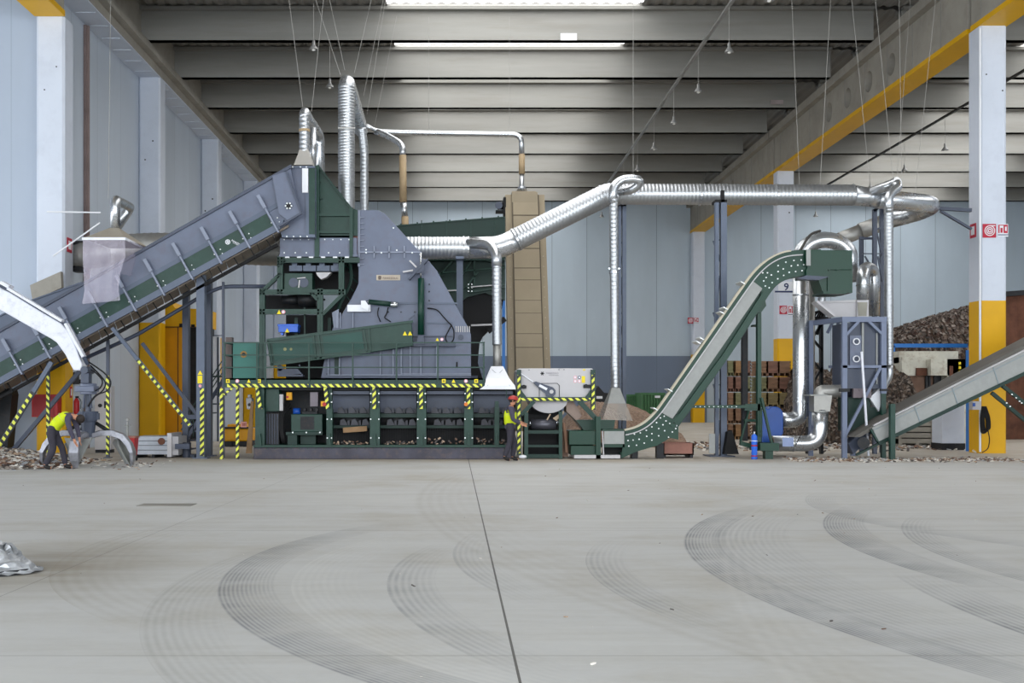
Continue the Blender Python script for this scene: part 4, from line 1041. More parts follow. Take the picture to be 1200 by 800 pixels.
b = B(); b.bolts([(333 + k * 9.5, 280.5) for k in range(9)] + [(333 + k * 13, 296) for k in range(7)], YT + .01, .8); b.build('bolt_pattern', 'bolt', o)
b = B()
for k in range(6): b.box(334 + k * 14, 300.5, 339 + k * 14, 302, YT - .05, .1)
b.build('clamp', 'white', o)
B().box(413.5, 273, 419, 300, YT + .2, .4).build('rusty_gap_plate', paint('red brown plate', '#6e4438'), hp_)
hh = thing('conveyor_head_casing', base(345, 278, YT, Z(278, YT)), 'blue-grey casing at the top end of the infeed conveyor', 'casing')
B().poly([(320, 208), (337, 197), (341, 195.5), (369, 196), (369, 278), (331, 278), (327, 268), (318, 240)], YT - .35, 1.9).build('body', 'grey', hh, bevel=.01)
b = B(); b.box(358, 226, 362, 275, YT - .4, .05); b.box(330, 274.5, 369, 278, YT - .42, .07); b.box(337, 194.5, 369, 196.5, YT - .42, .1); b.build('flange', 'steel', hh)
B().box(354, 197, 361, 225.5, YT - .42, .07).build('white_strip', 'white', hh)
b = B(); b.box(362, 197, 369, 276, YT - .4, .06); b.build('green_strip', 'green', hh)
B().bolts([(337, 196.5), (343, 195.5), (352, 195.5), (359, 195.5)] + [(336 + 8 * k, 277) for k in range(4)], YT - .42, .9).build('bolt_pattern', 'bolt', hh)

# ================================================================== MAIN DUCT LINE
YD = 34.45
rm = S(13, YD)
md = thing('main_duct', base(700, 240, YD, Z(240, YD)), 'very long silver spiral duct running from behind the mill to the filter tower', 'duct')
b = B(); duct_b(b, [(420, 290.5, YD), (549, 290.5, YD)], rm); b.build('straight_run', 'galv', md, smooth=True)
b = B(); b.tube(fillet([P3(547, 290.5, YD), P3(586, 290, YD), P3(608, 279, YD)], .6), rm, 24); b.build('branch_piece', 'galvs', md, smooth=True)
b = B(); duct_b(b, [(606, 280, YD), (712, 227.5, YD), (725, 227.5, YD)], rm, .9); b.build('rising_run', 'galv', md, smooth=True)
b = B(); duct_b(b, [(724, 227.5, YD), (1000, 228.5, YD)], S(12, YD)); b.build('upper_run', 'galv', md, smooth=True)
b = B()
for x, r_ in ((491, 13.6), (543.5, 13.8), (549, 13.6), (606, 14), (706, 13.5), (722, 13.2), (820, 12.8), (909, 12.8), (999, 12.8)):
    if x == 606: a_, c_ = P3(604, 281, YD), P3(606, 280, YD)
    else: a_, c_ = P3(x - .7, 290.5 if x < 600 else (230 if x == 706 else 228.3), YD), P3(x + .7, 290.5 if x < 600 else (229.5 if x == 706 else 228.3), YD)
    b.tube([a_, c_], S(r_, YD), 24)
b.build('clamp_ring', 'galvs', md, smooth=False)
b = B(); b.tube([P3(999, 228.5, YD), P3(1018, 231, YD), P3(1030, 233.5, YD)], [S(12, YD), S(10.8, YD), S(10, YD)], 24)
b.tube(fillet([P3(1028, 233, YD), P3(1060, 236, YD + .1), P3(1094, 239.5, YD + .5), P3(1078, 248, YD + 2.3), P3(1040, 258, YD + 2.8)], .7, 10), S(11, YD), 24)
b.build('elbow', 'galvs', md, smooth=True)
b = B(); b.tube([P3(1046, 257, YD + 2.8), P3(1008, 271, YD + 2.9)], S(9.5, YD + 2.8), 20); b.tube([P3(1009, 270.6, YD + 2.9), P3(985, 280, YD + 2.9)], S(8.2, YD + 2.8), 20); b.build('return_run', 'galvm', md, smooth=True)
b = B(); b.tube(fillet([P3(1022, 225, YD - .15), P3(1046, 216, YD - .6), P3(1052, 213, YD - .8)], .3), [S(6, YD)] * 10, 16)
b.build('branch_tee', 'galvs', md, smooth=True)

def vduct(name, label, pts, rpx, Y, mat='galv', R=.3, ribs=True, pitch=.1):
    b = B(); duct_b(b, pts, S(rpx, Y), R, ribs, 16, pitch); o = tag(b.build(name, mat, smooth=True), label, 'duct'); return o
# drop to the white hood
dh = thing('hood_drop_duct', base(582, 430, YD - 1.2, Z(430, YD - 1.2)), 'thin silver duct dropping from the main duct to the white pyramid hood', 'duct')
b = B(); b.tube(fillet([P3(547, 285, YD - .1), P3(574, 286.5, YD - .9), P3(582, 298, YD - 1.2), P3(582, 312, YD - 1.2)], .45, 9), S(6, YD), 16); b.build('bend', 'galvs', dh, smooth=True)
b = B(); duct_b(b, [(582, 303, YD - 1.2), (582.5, 404, YD - 1.2)], S(5.2, YD), .2, True, 16, .12); b.build('spiral_run', 'galv', dh, smooth=True)
b = B(); b.tube([P3(582.3, 401, YD - 1.2), P3(582.3, 432, YD - 1.2)], S(4.4, YD), 16); b.build('end_sleeve', 'galvm', dh, smooth=True)
wh = thing('white_hood', base(583, 456, YD - 1.3, Z(456, YD - 1.3)), 'white pyramid extraction hood at the right end of the platform', 'hood')
ya, yb_ = 31.6, 33.4; xa, xb = X(564, ya), X(604, ya); zb = Z(456, ya); zt = Z(429, 32.4); xm = X(582.5, 32.5)
sq = lambda x0, x1, y0, y1, z: [(x0, y0, z), (x1, y0, z), (x1, y1, z), (x0, y1, z)]
b = B(); b.loft([sq(X(562, ya), X(604.5, ya), ya, yb_, zb), sq(X(568, ya), X(603.5, ya), ya, yb_ - .1, zb + .1), sq(X(570, ya), X(597, ya), ya + .1, yb_ - .2, Z(443, ya)), sq(xm - .17, xm + .17, 32.4, 32.75, zt)]); b.build('cone', 'white', wh)
b = B(); p1, p2, p3_, p4 = P3(571, 452, ya - .02), P3(598, 452, ya - .02), P3(576.5, 433, 32.25), P3(589, 433, 32.25)
b.cyl(p1, p4 + Vector((0, -.12, 0)), .008, n=4); b.cyl(p2, p3_ + Vector((0, -.12, 0)), .008, n=4); b.build('crease', paint('grey crease', '#a8abb2'), wh)
b = B(); b.box(566, 450, 594, 451, Y0 - .3, .03); b.box(593, 450, 594, 466, Y0 - .3, .03); b.build('bracket', 'greend', wh)
# drop with loop to the clear hood
ld = thing('loop_drop_duct', base(718, 455, 33.4, Z(455, 33.4)), 'thin silver duct looping over the main duct and dropping to the clear hood', 'duct')
b = B(); b.tube(fillet([P3(727, 224.5, YD - .35), P3(740, 222.5, YD - .7), P3(749, 216, YD - .8), P3(749.5, 210.5, YD - .9), P3(741, 209.3, YD - .9), P3(728, 210.5, YD - .9), P3(718.5, 219, YD - .95), P3(718.5, 240, YD - .95)], .32, 9), S(5, YD), 16); b.build('loop', 'galvs', ld, smooth=True)
b = B(); duct_b(b, [(719, 232, YD - .95), (721, 455, YD - .95)], S(4.8, YD), .2, True, 16, .12); b.build('spiral_run', 'galv', ld, smooth=True)
b = B(); b.tube([P3(719.6, 318, YD - .95), P3(719.6, 320.5, YD - .95)], S(5.6, YD), 16); b.bolts([(714, 314.5), (725.5, 314.5)], YD - .95, 1); b.build('clamp_ring', 'chrome', ld)
chd = thing('clear_hood', base(722, 494, 33.4, Z(494, 33.4)), 'silver cone hood with clear plastic skirt above the green bin', 'hood')
Yh_ = 33.4; xm = X(721, Yh_)
b = B(); b.loft([sq(X(710, Yh_), X(731, Yh_), Yh_ - .4, Yh_ + .5, Z(472.5, Yh_)), sq(xm - .12, xm + .12, Yh_ - .12, Yh_ + .12, Z(454.5, Yh_))]); b.build('cone', 'alu', chd)
b = B()
ra = [(710, 472.5, -.4), (731, 472.5, -.4), (731, 472.5, .5), (710, 472.5, .5)]; rb_ = [(703, 491, -.7), (738, 492.5, -.6), (737, 491, .9), (705, 490, .9)]
b.loft([[P3(x, y, Yh_ ) + Vector((0, d, 0)) for x, y, d in ra], [P3(x, y, Yh_) + Vector((0, d, 0)) for x, y, d in rb_]], cap=False); b.build('skirt', 'curtain2', chd)

# tall pair of ducts above the mill
td = thing('tall_duct', base(406, 245, 34.2, Z(245, 34.2)), 'tallest silver spiral duct rising behind the mill to just below the roof', 'duct')
YU = 34.6; xt = X(406, YU); zt = Z(96, YU)
b = B(); duct_b(b, [(406, 262, YU), (406, 100, YU)], S(9.6, YU), .2, True, 24, .09); b.build('riser', 'galv', td, smooth=True)
b = B(); b.tube(fillet([Vector((xt, YU, zt - .35)), Vector((xt, YU, zt)), Vector((xt, YU + 1.4, zt - .05)), Vector((xt - .08, 40.6, zt - .05))], .45, 10), S(9.4, YU), 24); b.build('elbow', 'galvs', td, smooth=True)
b = B(); b.box(396, 149, 416.3, 150.6, YU - .26, .02); b.build('joint_ring', 'galvm', td)
b = B(); duct_b(b, [(424, 150, 38.5), (427, 176, 38.6), (427, 262, 38.6)], S(4.8, 38), .25, True, 16, .13); tag(b.build('slim_duct', 'galv', smooth=True), 'slimmer silver duct just right of the tallest duct', 'duct')
hd2 = thing('level_duct', base(520, 156, 41, Z(156, 41)), 'thin silver duct running level below the roof to the brown elevator', 'duct')
b = B(); b.tube(fillet([P3(428, 147, 40.6), P3(440, 154, 40.9), P3(470, 155.5, 41), P3(604, 157.5, 41), P3(611, 162, 41), P3(611.5, 182, 41)], .4, 9), [S(3.3, 41)] * 4 + [S(3.0, 41)] * 100 if False else S(3.1, 41), 14); b.build('run', 'galvs', hd2, smooth=True)
b = B(); b.tube([P3(611.5, 181, 41), P3(611.5, 204, 41)], S(3.6, 41), 12); b.build('flexible_hose', 'pipe_tan', hd2, smooth=True)
b = B(); b.tube([P3(611.5, 203, 41), P3(611.5, 216, 41), P3(611.5, 223.5, 41)], [S(2.8, 41), S(2.8, 41), S(6.5, 41)], 14); b.build('nozzle', 'galvs', hd2, smooth=True)
hd3 = thing('short_branch_duct', base(472, 262, 40.9, Z(262, 40.9)), 'thin duct branch with tan flexible hose dropping behind the mill', 'duct')
b = B(); b.tube(fillet([P3(440, 154, 40.9), P3(452, 158, 40.7), P3(468, 167, 40.4), P3(472, 173, 40.3), P3(472, 183, 40.3)], .3, 7), S(3.6, 41), 14); b.build('bend', 'galvs', hd3, smooth=True)
b = B(); b.tube([P3(472, 182, 40.3), P3(472.5, 237, 40.3)], S(4.2, 41), 12); b.tube([P3(474.5, 254, 40.3), P3(475, 275, 40.3)], S(4.2, 41), 12); b.build('flexible_hose', 'pipe_tan', hd3, smooth=True)
b = B(); b.tube([P3(472.5, 236, 40.3), P3(474.5, 255, 40.3)], S(3.7, 41), 12); b.build('sleeve', 'galvs', hd3, smooth=True)
# twin small ducts over the conveyor head
sd = thing('twin_duct', base(357, 195, 33, Z(195, 33)), 'short pair of silver ducts standing on the conveyor head casing', 'duct')
YS = 33.0; xs_ = X(356.8, YS); zs = Z(131, YS)
b = B(); duct_b(b, [(356.8, 190, YS), (356.8, 134, YS)], S(6, YS), .2, True, 16, .13); b.build('front_riser', 'galv', sd, smooth=True)
b = B(); b.tube(fillet([Vector((xs_, YS, zs - .2)), Vector((xs_, YS, zs)), Vector((xs_, YS + .9, zs)), Vector((xs_ + .12, YS + 2.6, zs - .1)), Vector((xs_ + .12, YS + 2.6, zs - 1.9))], .3, 8), S(6, YS), 18); b.build('elbow', 'galvs', sd, smooth=True)
b = B(); b.tube([P3(356.8, 154.5, YS), P3(356.8, 151.5, YS)], S(6.6, YS), 16); b.build('tan_band', 'pipe_tan', sd)
b = B(); b.loft([sq(X(346, YS), X(368, YS), YS - .3, YS + .6, Z(195.5, YS)), sq(X(352, YS), X(362, YS), YS - .13, YS + .13, Z(176, YS))]); b.build('cone', paint('warm grey cone', '#b3afa8', .4, .3, .05), sd)
b = B(); duct_b(b, [(366.5, 150, YS + .5), (366.5, 200, YS + .5)], S(4.4, YS), .2, False); b.build('rear_riser', 'galvs', sd, smooth=True)

# suspension wires
wires = [((338, 125, 33.2), -21, 'wire slanting down to the left side of the short twin ducts', (355, 126)),]
def wire(top_, bot_, Y, label, zt=15.25):
    p = P3(bot_[0], bot_[1], Y); d = P3(top_[0], top_[1], Y) - p; k = (zt - p.z) / d.z
    b = B(); b.cyl(p, p + d * k, .0065, n=5); tag(b.build('suspension_wire', 'cable'), label, 'wire')
wire((338, -5), (355, 127), 33.3, 'steel wire slanting to the left shoulder of the short twin ducts')
wire((379, 0), (365, 131), 33.3, 'steel wire slanting to the right shoulder of the short twin ducts')
wire((370, 0), (399, 88), 34.6, 'steel wire to the left side of the tallest duct')
wire((388, 8), (404, 82), 34.8, 'steel wire just inside the left side of the tallest duct')
wire((435, 0), (415, 86), 34.8, 'steel wire from the roof to the right side of the tallest duct')
wire((448, 5), (426, 112), 36.6, 'steel wire to the sloping run behind the tallest duct')
wire((444, 48), (430, 134), 38.6, 'second steel wire to the run behind the tallest duct')
wire((459, 48), (438, 152), 40.9, 'steel wire to the joint of the level duct')
wire((502.5, 14), (502.5, 154), 41, 'vertical steel wire holding the middle of the level duct')
wire((597, 14), (597, 156), 41, 'vertical steel wire holding the level duct above the brown elevator')
wire((129, 50), (127, 232), 32.2, 'vertical steel wire above the hood duct on the infeed conveyor')
wire((742, 170), (742, 212), YD, 'short steel wire above the loop of the thin drop duct')
wire((1009, 110), (1020, 222), YD, 'steel wire to the silver reducer near the filter tower')
wire((1037, 112), (1047, 213), 34.0, 'steel wire to the branch tee at the filter tower')
wire((1056, 160), (1057, 228), YD, 'vertical steel wire over the big elbow beside the tall column')
wire((966, 130), (961, 218), YD, 'steel wire to the main duct right of the middle column, first')
wire((935, 170), (937, 218), YD, 'steel wire to the main duct just beside the middle column')
wire((1089, 70), (1072, 232), YD + .2, 'long steel wire leaning over the end elbow near the tall column')
wire((1060, 90), (1048, 250), YD + 2.6, 'long steel wire to the returning duct behind the filter tower')
# ================================================================== REAR: brown elevator, green screen
el = thing('brown_elevator', base(618, 495, 38), 'tall brown steel bucket elevator with two bolted side flanges behind the machines', 'elevator')
def elev(x0t, x1t, x0b, x1b, yt, yb, Yt, Yb, th):
    return [[P3(x0t, yt, Yt), P3(x1t, yt, Yt), P3(x1t, yt, Yt) + Vector((0, th, 0)), P3(x0t, yt, Yt) + Vector((0, th, 0))],
            [P3(x0b, yb, Yb), P3(x1b, yb, Yb), P3(x1b, yb, Yb) + Vector((0, th, 0)), P3(x0b, yb, Yb) + Vector((0, th, 0))]]
YE0, YE1 = 41.0, 39.2
b = B(); b.loft(elev(592, 638, 597, 648, 228, 505, YE0, YE1, .9)); b.build('casing', 'tan', el)
b = B(); b.loft(elev(600.5, 630, 606, 639, 225, 505, YE0 - .12, YE1 - .12, .2)); b.poly([(600, 224), (628, 224), (630, 228), (630, 262), (600, 262)], YE0 - .2, .9); b.build('centre_panel', 'tan', el)
b = B()
for y in (252, 291, 314, 328, 352, 367, 391, 407): 
    t = (y - 225) / 280; Yy = lerp(YE0, YE1, t) - .14
    b.box(lerp(600.5, 606, t), y - .5, lerp(630, 639, t), y + .5, Yy, .05)
for s in (0, 1):
    b.loft(elev((600, 630.3)[s], (601, 631.3)[s], (605.4, 639)[s], (606.4, 640)[s], 228, 505, YE0 - .14, YE1 - .14, .15))
b.build('panel_seam', paint('dark seam', '#4e4436'), el)
b = B()
for k in range(11):
    y = 300 + k * 12; t = (y - 225) / 280; Yy = lerp(YE0, YE1, t) - .02
    b.bolts([(lerp(596, 601.5, t), y), (lerp(634, 644, t), y)], Yy, .6, .03)
b.build('bolt_pattern', paint('pale bolt', '#b5aa98'), el)
mo = B(); mo.tube([P3(583, 241, YE0 + .1), P3(592, 241, YE0 + .1)], S(4.6, YE0), 14); o = mo.build('motor', 'dark', el, smooth=True)
b = B(); b.disc(584.5, 240.5, 4.4, YE0 - .25, .1, 14, 3.4); b.build('motor_cap', 'greyd', o); b = B(); b.box(581, 246, 592, 249, YE0, .3); b.box(590, 231, 593, 251, YE0 - .1, .5); b.build('motor_bracket', 'black', o)
b = B(); b.box(588, 333, 591, 336, 38.9, .2); b.wbox(X(588.5, 39), X(592, 39), 39.0, 39.14, 0, Z(328, 39))
tag(b.build('blue_post', 'skyblue'), 'bright blue post standing against the brown elevator', 'post')

YR = 37.6
rs = thing('rear_screen', base(530, 495, YR), 'dark green rear machine with tapering top channel and truss behind the grey mill', 'screening machine')
B().poly([(430, 270), (467, 264), (500, 261.5), (592, 253.5), (592, 305), (430, 305)], YR, .5).build('top_channel', 'greend', rs)
b = B(); b.bar((467, 264), (592, 254), 1.2, YR - .05, .6)
for x in (494, 523, 552, 580): b.box(x - .5, 258, x + .5, 300, YR - .04, .05)
for k in range(7): b.disc(470 + k * 19, 262.5 - k * 1.5, 1, YR - .05, .1, 6)
b.build('channel_rib', 'green', rs)
b = B(); b.poly([(485, 303), (592, 303), (592, 352), (568, 343), (548, 348), (530, 360), (515, 380), (500, 340)], YR + .3, .12); b.build('rear_plate', 'greend', rs)
b = B()
for p, q in (((488, 322), (592, 313)), ((500, 341), (592, 333)), ((515, 322), (530, 306)), ((540, 324), (552, 306)), ((545, 338), (560, 318)), ((556, 300), (556, 335)), ((570, 305), (592, 310)), ((551, 342), (592, 336))): b.bar(p, q, 1.6, YR + .1, .1)
b.build('truss', 'green', rs)
b = B(); b.bar((520, 340.5), (535, 340), 1.2, YR, .08); b.bar((552, 336), (578, 334), 1.2, YR, .08); b.bar((552, 381), (580, 380), 2.0, YR - .2, .1); b.build('bright_rod', 'lgrey', rs)
B().bolts([(549 + (k % 2) * 4, 333 + (k // 2) * 4) for k in range(6)], YR + .08, .8).build('bolt_pattern', 'bolt', rs)
b = B(); b.poly([(515, 350), (535, 352), (550, 345), (568, 341), (590, 345), (590, 352), (586, 372), (572, 388), (566, 394), (562, 402), (560, 425), (566, 445), (540, 470), (500, 470), (500, 360)], YR + .5, .5); b.build('drum_opening_shade', 'black', rs)  # black slab standing in for the shade inside the drum
b = B(); b.wbox(X(562, YR), X(590, YR), YR + 1, YR + 1.3, 0, Z(345, YR)) if False else b.box(500, 440, 560, 494, YR + .2, 1.2); b.build('lower_body', 'greyd', rs)
b = B(); b.bar((572, 388), (592, 373), 6, YR - .1, .3); b.build('chute', 'black', rs)
b = B(); b.wbox(X(535, 34.6), X(542.5, 34.6), 34.6, 34.8, 0, Z(302, 34.6)); b.box(534, 300, 543.5, 303, 34.1, .8)
tag(b.build('duct_support', 'steel'), 'dark grey upright under the main duct behind the mill', 'post')

# towers carrying the long duct
def tower(name, label, x0, x1, x2, x3, yt, Y, d=.5):
    t = thing(name, base((x0 + x3) / 2, 500, Y), label, 'support tower')
    for a, c in ((x0, x1), (x2, x3)):
        b = B(); b.wbox(X(a, Y), X(c, Y), Y, Y + .2, .02, Z(yt, Y)); b.build('column_post', 'steel', t)
        b = B(); b.wbox(X(a, Y) + .1, X(c, Y) + .06, Y + d, Y + d + .12, .02, Z(yt, Y)); b.build('column_post', 'greyd', t)
    b = B(); n = 7; H = Z(yt, Y)
    for k in range(n):
        za, zb_ = H * k / n + .2, H * (k + 1) / n; xa_, xb_ = X((x0 + x1) / 2, Y), X((x2 + x3) / 2, Y)
        if k % 2: xa_, xb_ = xb_, xa_
        b.beam3((xa_, Y + .15, za), (xb_, Y + d, zb_), .05, .05); b.wbox(min(xa_, xb_), max(xa_, xb_), Y + .12, Y + .17, zb_ - .04, zb_)
    b.build('lattice', 'steel', t)
    b = B(); b.wbox(X(x0, Y) - .2, X(x3, Y) + .2, Y - .15, Y + d + .3, 0, .03); b.build('foot_plate', 'greyd', t)
    b = B(); b.wbox(X(x0, Y), X(x3, Y), Y, Y + d, H, H + .08); b.wbox(X(x2, Y), X(x2, Y) + .1, Y, Y + .1, H, H + .35); b.build('saddle', 'black', t)
    return t
tower('duct_tower', 'grey twin-post tower under the middle of the long duct, behind the thin drop duct', 725, 728, 729.5, 734, 241.5, 35.2)
tower('duct_tower', 'grey lattice tower under the long duct beside the stacked crates', 838.5, 842.5, 845, 852, 237, 33.3)

# ================================================================== GREY SEPARATOR WITH STRIPED FRAME
YS_ = 32.1; DS = 2.2
sp = thing('separator', base(652, 535, YS_), 'light grey boxed separator in a green frame edged with yellow and black stripes', 'separator')
B().poly([(608, 431.5), (694, 431.5), (696, 434), (696, 466), (606, 466), (606, 434)], YS_ + .15, DS - .3).build('housing', 'lgrey', sp, bevel=.02)
b = B(); vs = [(622, 466), (664, 466)] + [(643 + 25 * math.cos(a), 462 + 22 * math.sin(a)) for a in [PI * k / 12 for k in range(1, 12)]]
pts = [(620, 464)] + [(643 - 23 * math.cos(a), 466 + 18 * math.sin(a)) for a in [PI * k / 12 for k in range(0, 13)]] + [(666, 464)]
b.poly(pts, YS_ + .3, DS - .6); b.build('drum_belly', 'lgrey', sp)
B().poly([(663, 470), (672, 470), (682, 487), (676, 493), (664, 482)], YS_ + .5, .8).build('side_chute', paint('brown grey chute', '#7b6a60', .4, .3), sp)
for x0, x1, y0, y1 in ((606.5, 610, 435, 533), (693.5, 697, 435, 480)):
    b = B(); b.box(x0 - .8, y0 - 2, x1 + .8, y1, YS_, .12); b.box(x0, y0, x1, y1, YS_ + DS - .2, .12); b.build('frame_post', 'green', sp)
    b = B(); b.box(x0, y0 + 2, x1 - .2, y1 - (2 if x0 < 650 else 0), YS_ - .012, .012); b.build('hazard_tape', 'haz2', sp)
b = B(); b.box(607, 465, 697, 470, YS_, .12); b.build('frame_beam', 'green', sp)
B().box(610, 466.2, 692, 469.2, YS_ - .012, .012).build('hazard_tape', 'haz', sp)
b = B(); b.bar((611, 486), (626, 470), 4.5, YS_ + .02, .1); b.bar((679, 470), (699, 491), 5.5, YS_ + .02, .1); b.poly([(610, 456), (610, 465), (617, 465)], YS_ + .05, .08); b.poly([(693, 456), (693, 465), (686, 465)], YS_ + .05, .08); b.build('frame_brace', 'green', sp)
b = B(); b.poly([(611, 484), (620, 484), (624, 472), (640, 482), (658, 480), (658, 533), (614, 533), (614, 500)], YS_ + 1.0, .6); b.build('interior_shade', 'black', sp)  # black block painting the shade within the frame
b = B(); b.poly([(632, 444.5), (637, 446), (645, 453), (650, 454.5), (652, 458), (651, 464.5), (640, 464.5), (639.5, 460), (625, 450), (625, 447)], YS_ + .06, .08) if False else b.poly([(625, 448), (628, 446.8), (640, 451), (648, 453.6), (651, 457), (651, 461), (648, 465), (640, 464.5), (639, 461), (632, 455)], YS_ + .05, .09)
o = b.build('belt_guard', 'greyd', sp); b = B(); b.disc(646.3, 458.8, 2.4, YS_ + .02, .04, 12); b.build('guard_hub', 'lgrey', o); b = B(); b.bar((632, 451.3), (641, 456), 3, YS_ + .03, .02); b.build('guard_label', 'white', o)
b = B(); b.bar((610.5, 437.5), (625, 447.3), 1.2, YS_ + .1, .06); b.build('stay_rod', 'white', sp)
b = B()
for p, q in (((632, 449.8), (632, 465)), ((655.5, 451), (655.5, 465)), ((634, 449), (653, 449)), ((653, 449), (655.5, 451.5))): b.bar(p, q, .6, YS_ + .13, .03)
b.build('door_outline', 'dark', sp)
b = B(); b.disc(614, 453, 2.4, YS_ + .05, .12, 12); b.disc(687, 452, 2.2, YS_ + .05, .12, 12); b.box(609, 451.5, 617, 455, YS_ + .06, .1); b.box(684, 450.5, 692, 454.5, YS_ + .06, .1); b.build('latch', 'dark', sp)
b = B(); b.disc(607.5, 437, 2.2, YS_ - .05, .15, 12); b.disc(694.5, 437, 2.2, YS_ - .05, .15, 12); b.bolts([(620, 433.3), (661, 433), (655, 433)], YS_ + .15, .6); b.build('hinge', 'green', sp)
b = B(); c0 = (635.5, 437.5)
for k in range(6):
    a = k * PI / 3; b.bar(c0, (c0[0] + 2.3 * math.cos(a), c0[1] + 2.3 * math.sin(a)), .9, YS_ + .14, .01)
b.disc(c0[0], c0[1], 1.2, YS_ + .135, .01, 10); b.build('star_logo', 'black', sp)
text('PANIZZOLO', 640, 438, YS_ + .145, 2.6, paint('grey print', '#85828a'), sp); text('RECYCLING SYSTEMS', 643, 440, YS_ + .145, 1.2, paint('grey print2', '#85828a'), sp)
for x, y, m_ in ((674, 442, 'signpink'), (679, 442, 'navy'), (674, 446.5, 'signpink'), (679, 446.5, 'signpink')):
    B().disc(x, y, 1.9, YS_ + .14, .01).build('round_sticker', m_, sp); B().disc(x, y, 1.2, YS_ + .135, .006).build('sticker_centre', 'white', sp)
B().box(681.7, 440.5, 685.7, 448.5, YS_ + .14, .01).build('yellow_label', 'signyellow', sp)
b = B(); b.box(683, 432.5, 686, 434, YS_ + .14, .01); b.build('yellow_clip', 'signyellow', sp)

rf = thing('roller_feeder', base(637, 535, YS_ - .05), 'black belt roller in a low green frame under the grey separator', 'feeder')
Yr = YS_ - .05
b = B(); b.tube([P3(622.5, 497, Yr + .3), P3(651, 497, Yr + .3)], S(6.2, Yr), 18); o = b.build('roller', paint('grey roller', '#56565e', .35, .4), rf, smooth=True)
b = B(); b.tube([P3(619.5, 496, Yr + .3), P3(623, 496, Yr + .3)], S(3, Yr), 12); b.tube([P3(650.5, 495, Yr + .3), P3(654.5, 495, Yr + .3)], S(3.4, Yr), 12); b.build('bearing', 'chrome', o, smooth=True)
b = B(); b.wbox(X(614.5, Yr), X(619, Yr), Yr, Yr + .14, 0, Z(483, Yr)); b.build('frame_post', 'green', rf)
b = B(); b.wbox(X(655, Yr), X(659, Yr), Yr, Yr + .14, 0, Z(482, Yr)); b.build('frame_post', 'green', rf)
for y0, y1 in ((504, 508), (521, 524), (532, 536.5)):
    b = B(); b.box(616, y0, 658, y1, Yr + .02, .12); b.build('frame_bar', 'greend', rf)
b = B(); b.wbox(X(618, Yr), X(655, Yr), Yr + .8, Yr + .9, .05, Z(486, Yr)); b.build('rear_plate', 'black', rf)
b = B(); b.poly([(648, 490), (661, 481), (661, 484), (652, 493)], Yr + .1, .1); b.bar((645, 485), (641, 492), 1.4, Yr + .2, .05); b.build('scraper', paint('worn cream scraper', '#a8947c'), rf)
t = B(); t.disc(612.5, 534.5, 3.6, 31.9, .1, 12); 
b = B(); b.sphere(P3(612.5, 535, 31.8), .09, 10, 6, (1.3, 1, .6)); tag(b.build('white_stone', 'white', smooth=True), 'small white lump on the floor at the striped separator post', 'stone')

gb = thing('discharge_box', base(690, 537, 32), 'low green discharge box with a sheet metal panel feeding the steep conveyor', 'feed box')
YG = 32.0
b = B(); b.poly([(675, 492), (721, 492), (719, 504), (684, 504)], YG + .5, .9); b.build('hopper', 'greenz', gb)
b = B(); b.box(667, 504.5, 698, 521, YG, 1.1); b.box(669, 522, 698, 533, YG + .04, 1.0); b.build('side_panel', 'greenz', gb, bevel=.01)
b = B(); b.wbox(X(698, YG), X(703.5, YG), YG - .1, YG + .1, .02, Z(488, YG)); b.build('post', 'greenz', gb)
b = B(); b.box(708, 505, 731.5, 520, YG - .06, .08); b.build('sheet_panel', 'alu', gb)
b = B(); b.box(706, 503, 733, 505, YG - .02, 1.0); b.box(706, 520, 732, 524, YG, 1.0); b.build('ledge', 'greenz', gb)
b = B(); b.box(708, 524, 732, 533, YG + .4, .5); b.build('dark_gap', 'black', gb)
b = B(); b.box(673, 533, 727, 537, YG - .1, 1.2); b.bar((706, 505), (707.5, 533), 1.3, YG - .05, .06); b.build('base_plate', 'lgrey', gb)
b = B(); b.tube(fillet([P3(660, 495, YG + .2), P3(663, 512, YG + .2), P3(664, 530, YG + .2)], .2), .05, 8); b.box(659, 505, 666, 535, YG + .4, .2); b.build('bracket', paint('rusty brown fitting', '#7a5c4a'), gb)

# ================================================================== STEEP Z CONVEYOR
YZ = 32.0; DZ = .45
zc = thing('steep_conveyor', base(740, 537, YZ), 'green swan-neck conveyor climbing steeply with cream top strip and sheet metal side panel', 'conveyor')
U = [(732, 504), (745, 501), (757, 494.5), (769, 482.5), (780, 467), (805, 431), (840, 380.5), (868, 340), (882, 320.5), (896, 306.5), (912, 297), (928, 293), (962, 292)]
L = [(962, 323), (940, 323.5), (924, 326), (911, 333), (902, 344), (894, 357), (855, 418), (800, 493)]
lowr = [(795, 500), (795, 515), (785, 513), (770, 522), (746, 529), (728, 537), (727, 530), (732, 530)]
def strip(A, off0, off1, Y, d, b):
    """band following polyline A between two perpendicular offsets (photo pixels, positive = below right)"""
    for i in range(len(A) - 1):
        (x0, y0), (x1, y1) = A[i], A[i + 1]
        def nrm(j):
            p = A[max(0, j - 1)]; q = A[min(len(A) - 1, j + 1)]; dx, dy = q[0] - p[0], q[1] - p[1]; l = math.hypot(dx, dy); return (-dy / l, dx / l)
        n0, n1 = nrm(i), nrm(i + 1)
        b.poly([(x0 + n0[0] * off0, y0 + n0[1] * off0), (x1 + n1[0] * off0, y1 + n1[1] * off0), (x1 + n1[0] * off1, y1 + n1[1] * off1), (x0 + n0[0] * off1, y0 + n0[1] * off1)], Y, d)
    return b
def smoothline(A, k=3):
    for _ in range(k):
        o = [A[0]]
        for p, q in zip(A, A[1:]): o += [(p[0] * .75 + q[0] * .25, p[1] * .75 + q[1] * .25), (p[0] * .25 + q[0] * .75, p[1] * .25 + q[1] * .75)]
        A = o + [A[-1]]
    return A
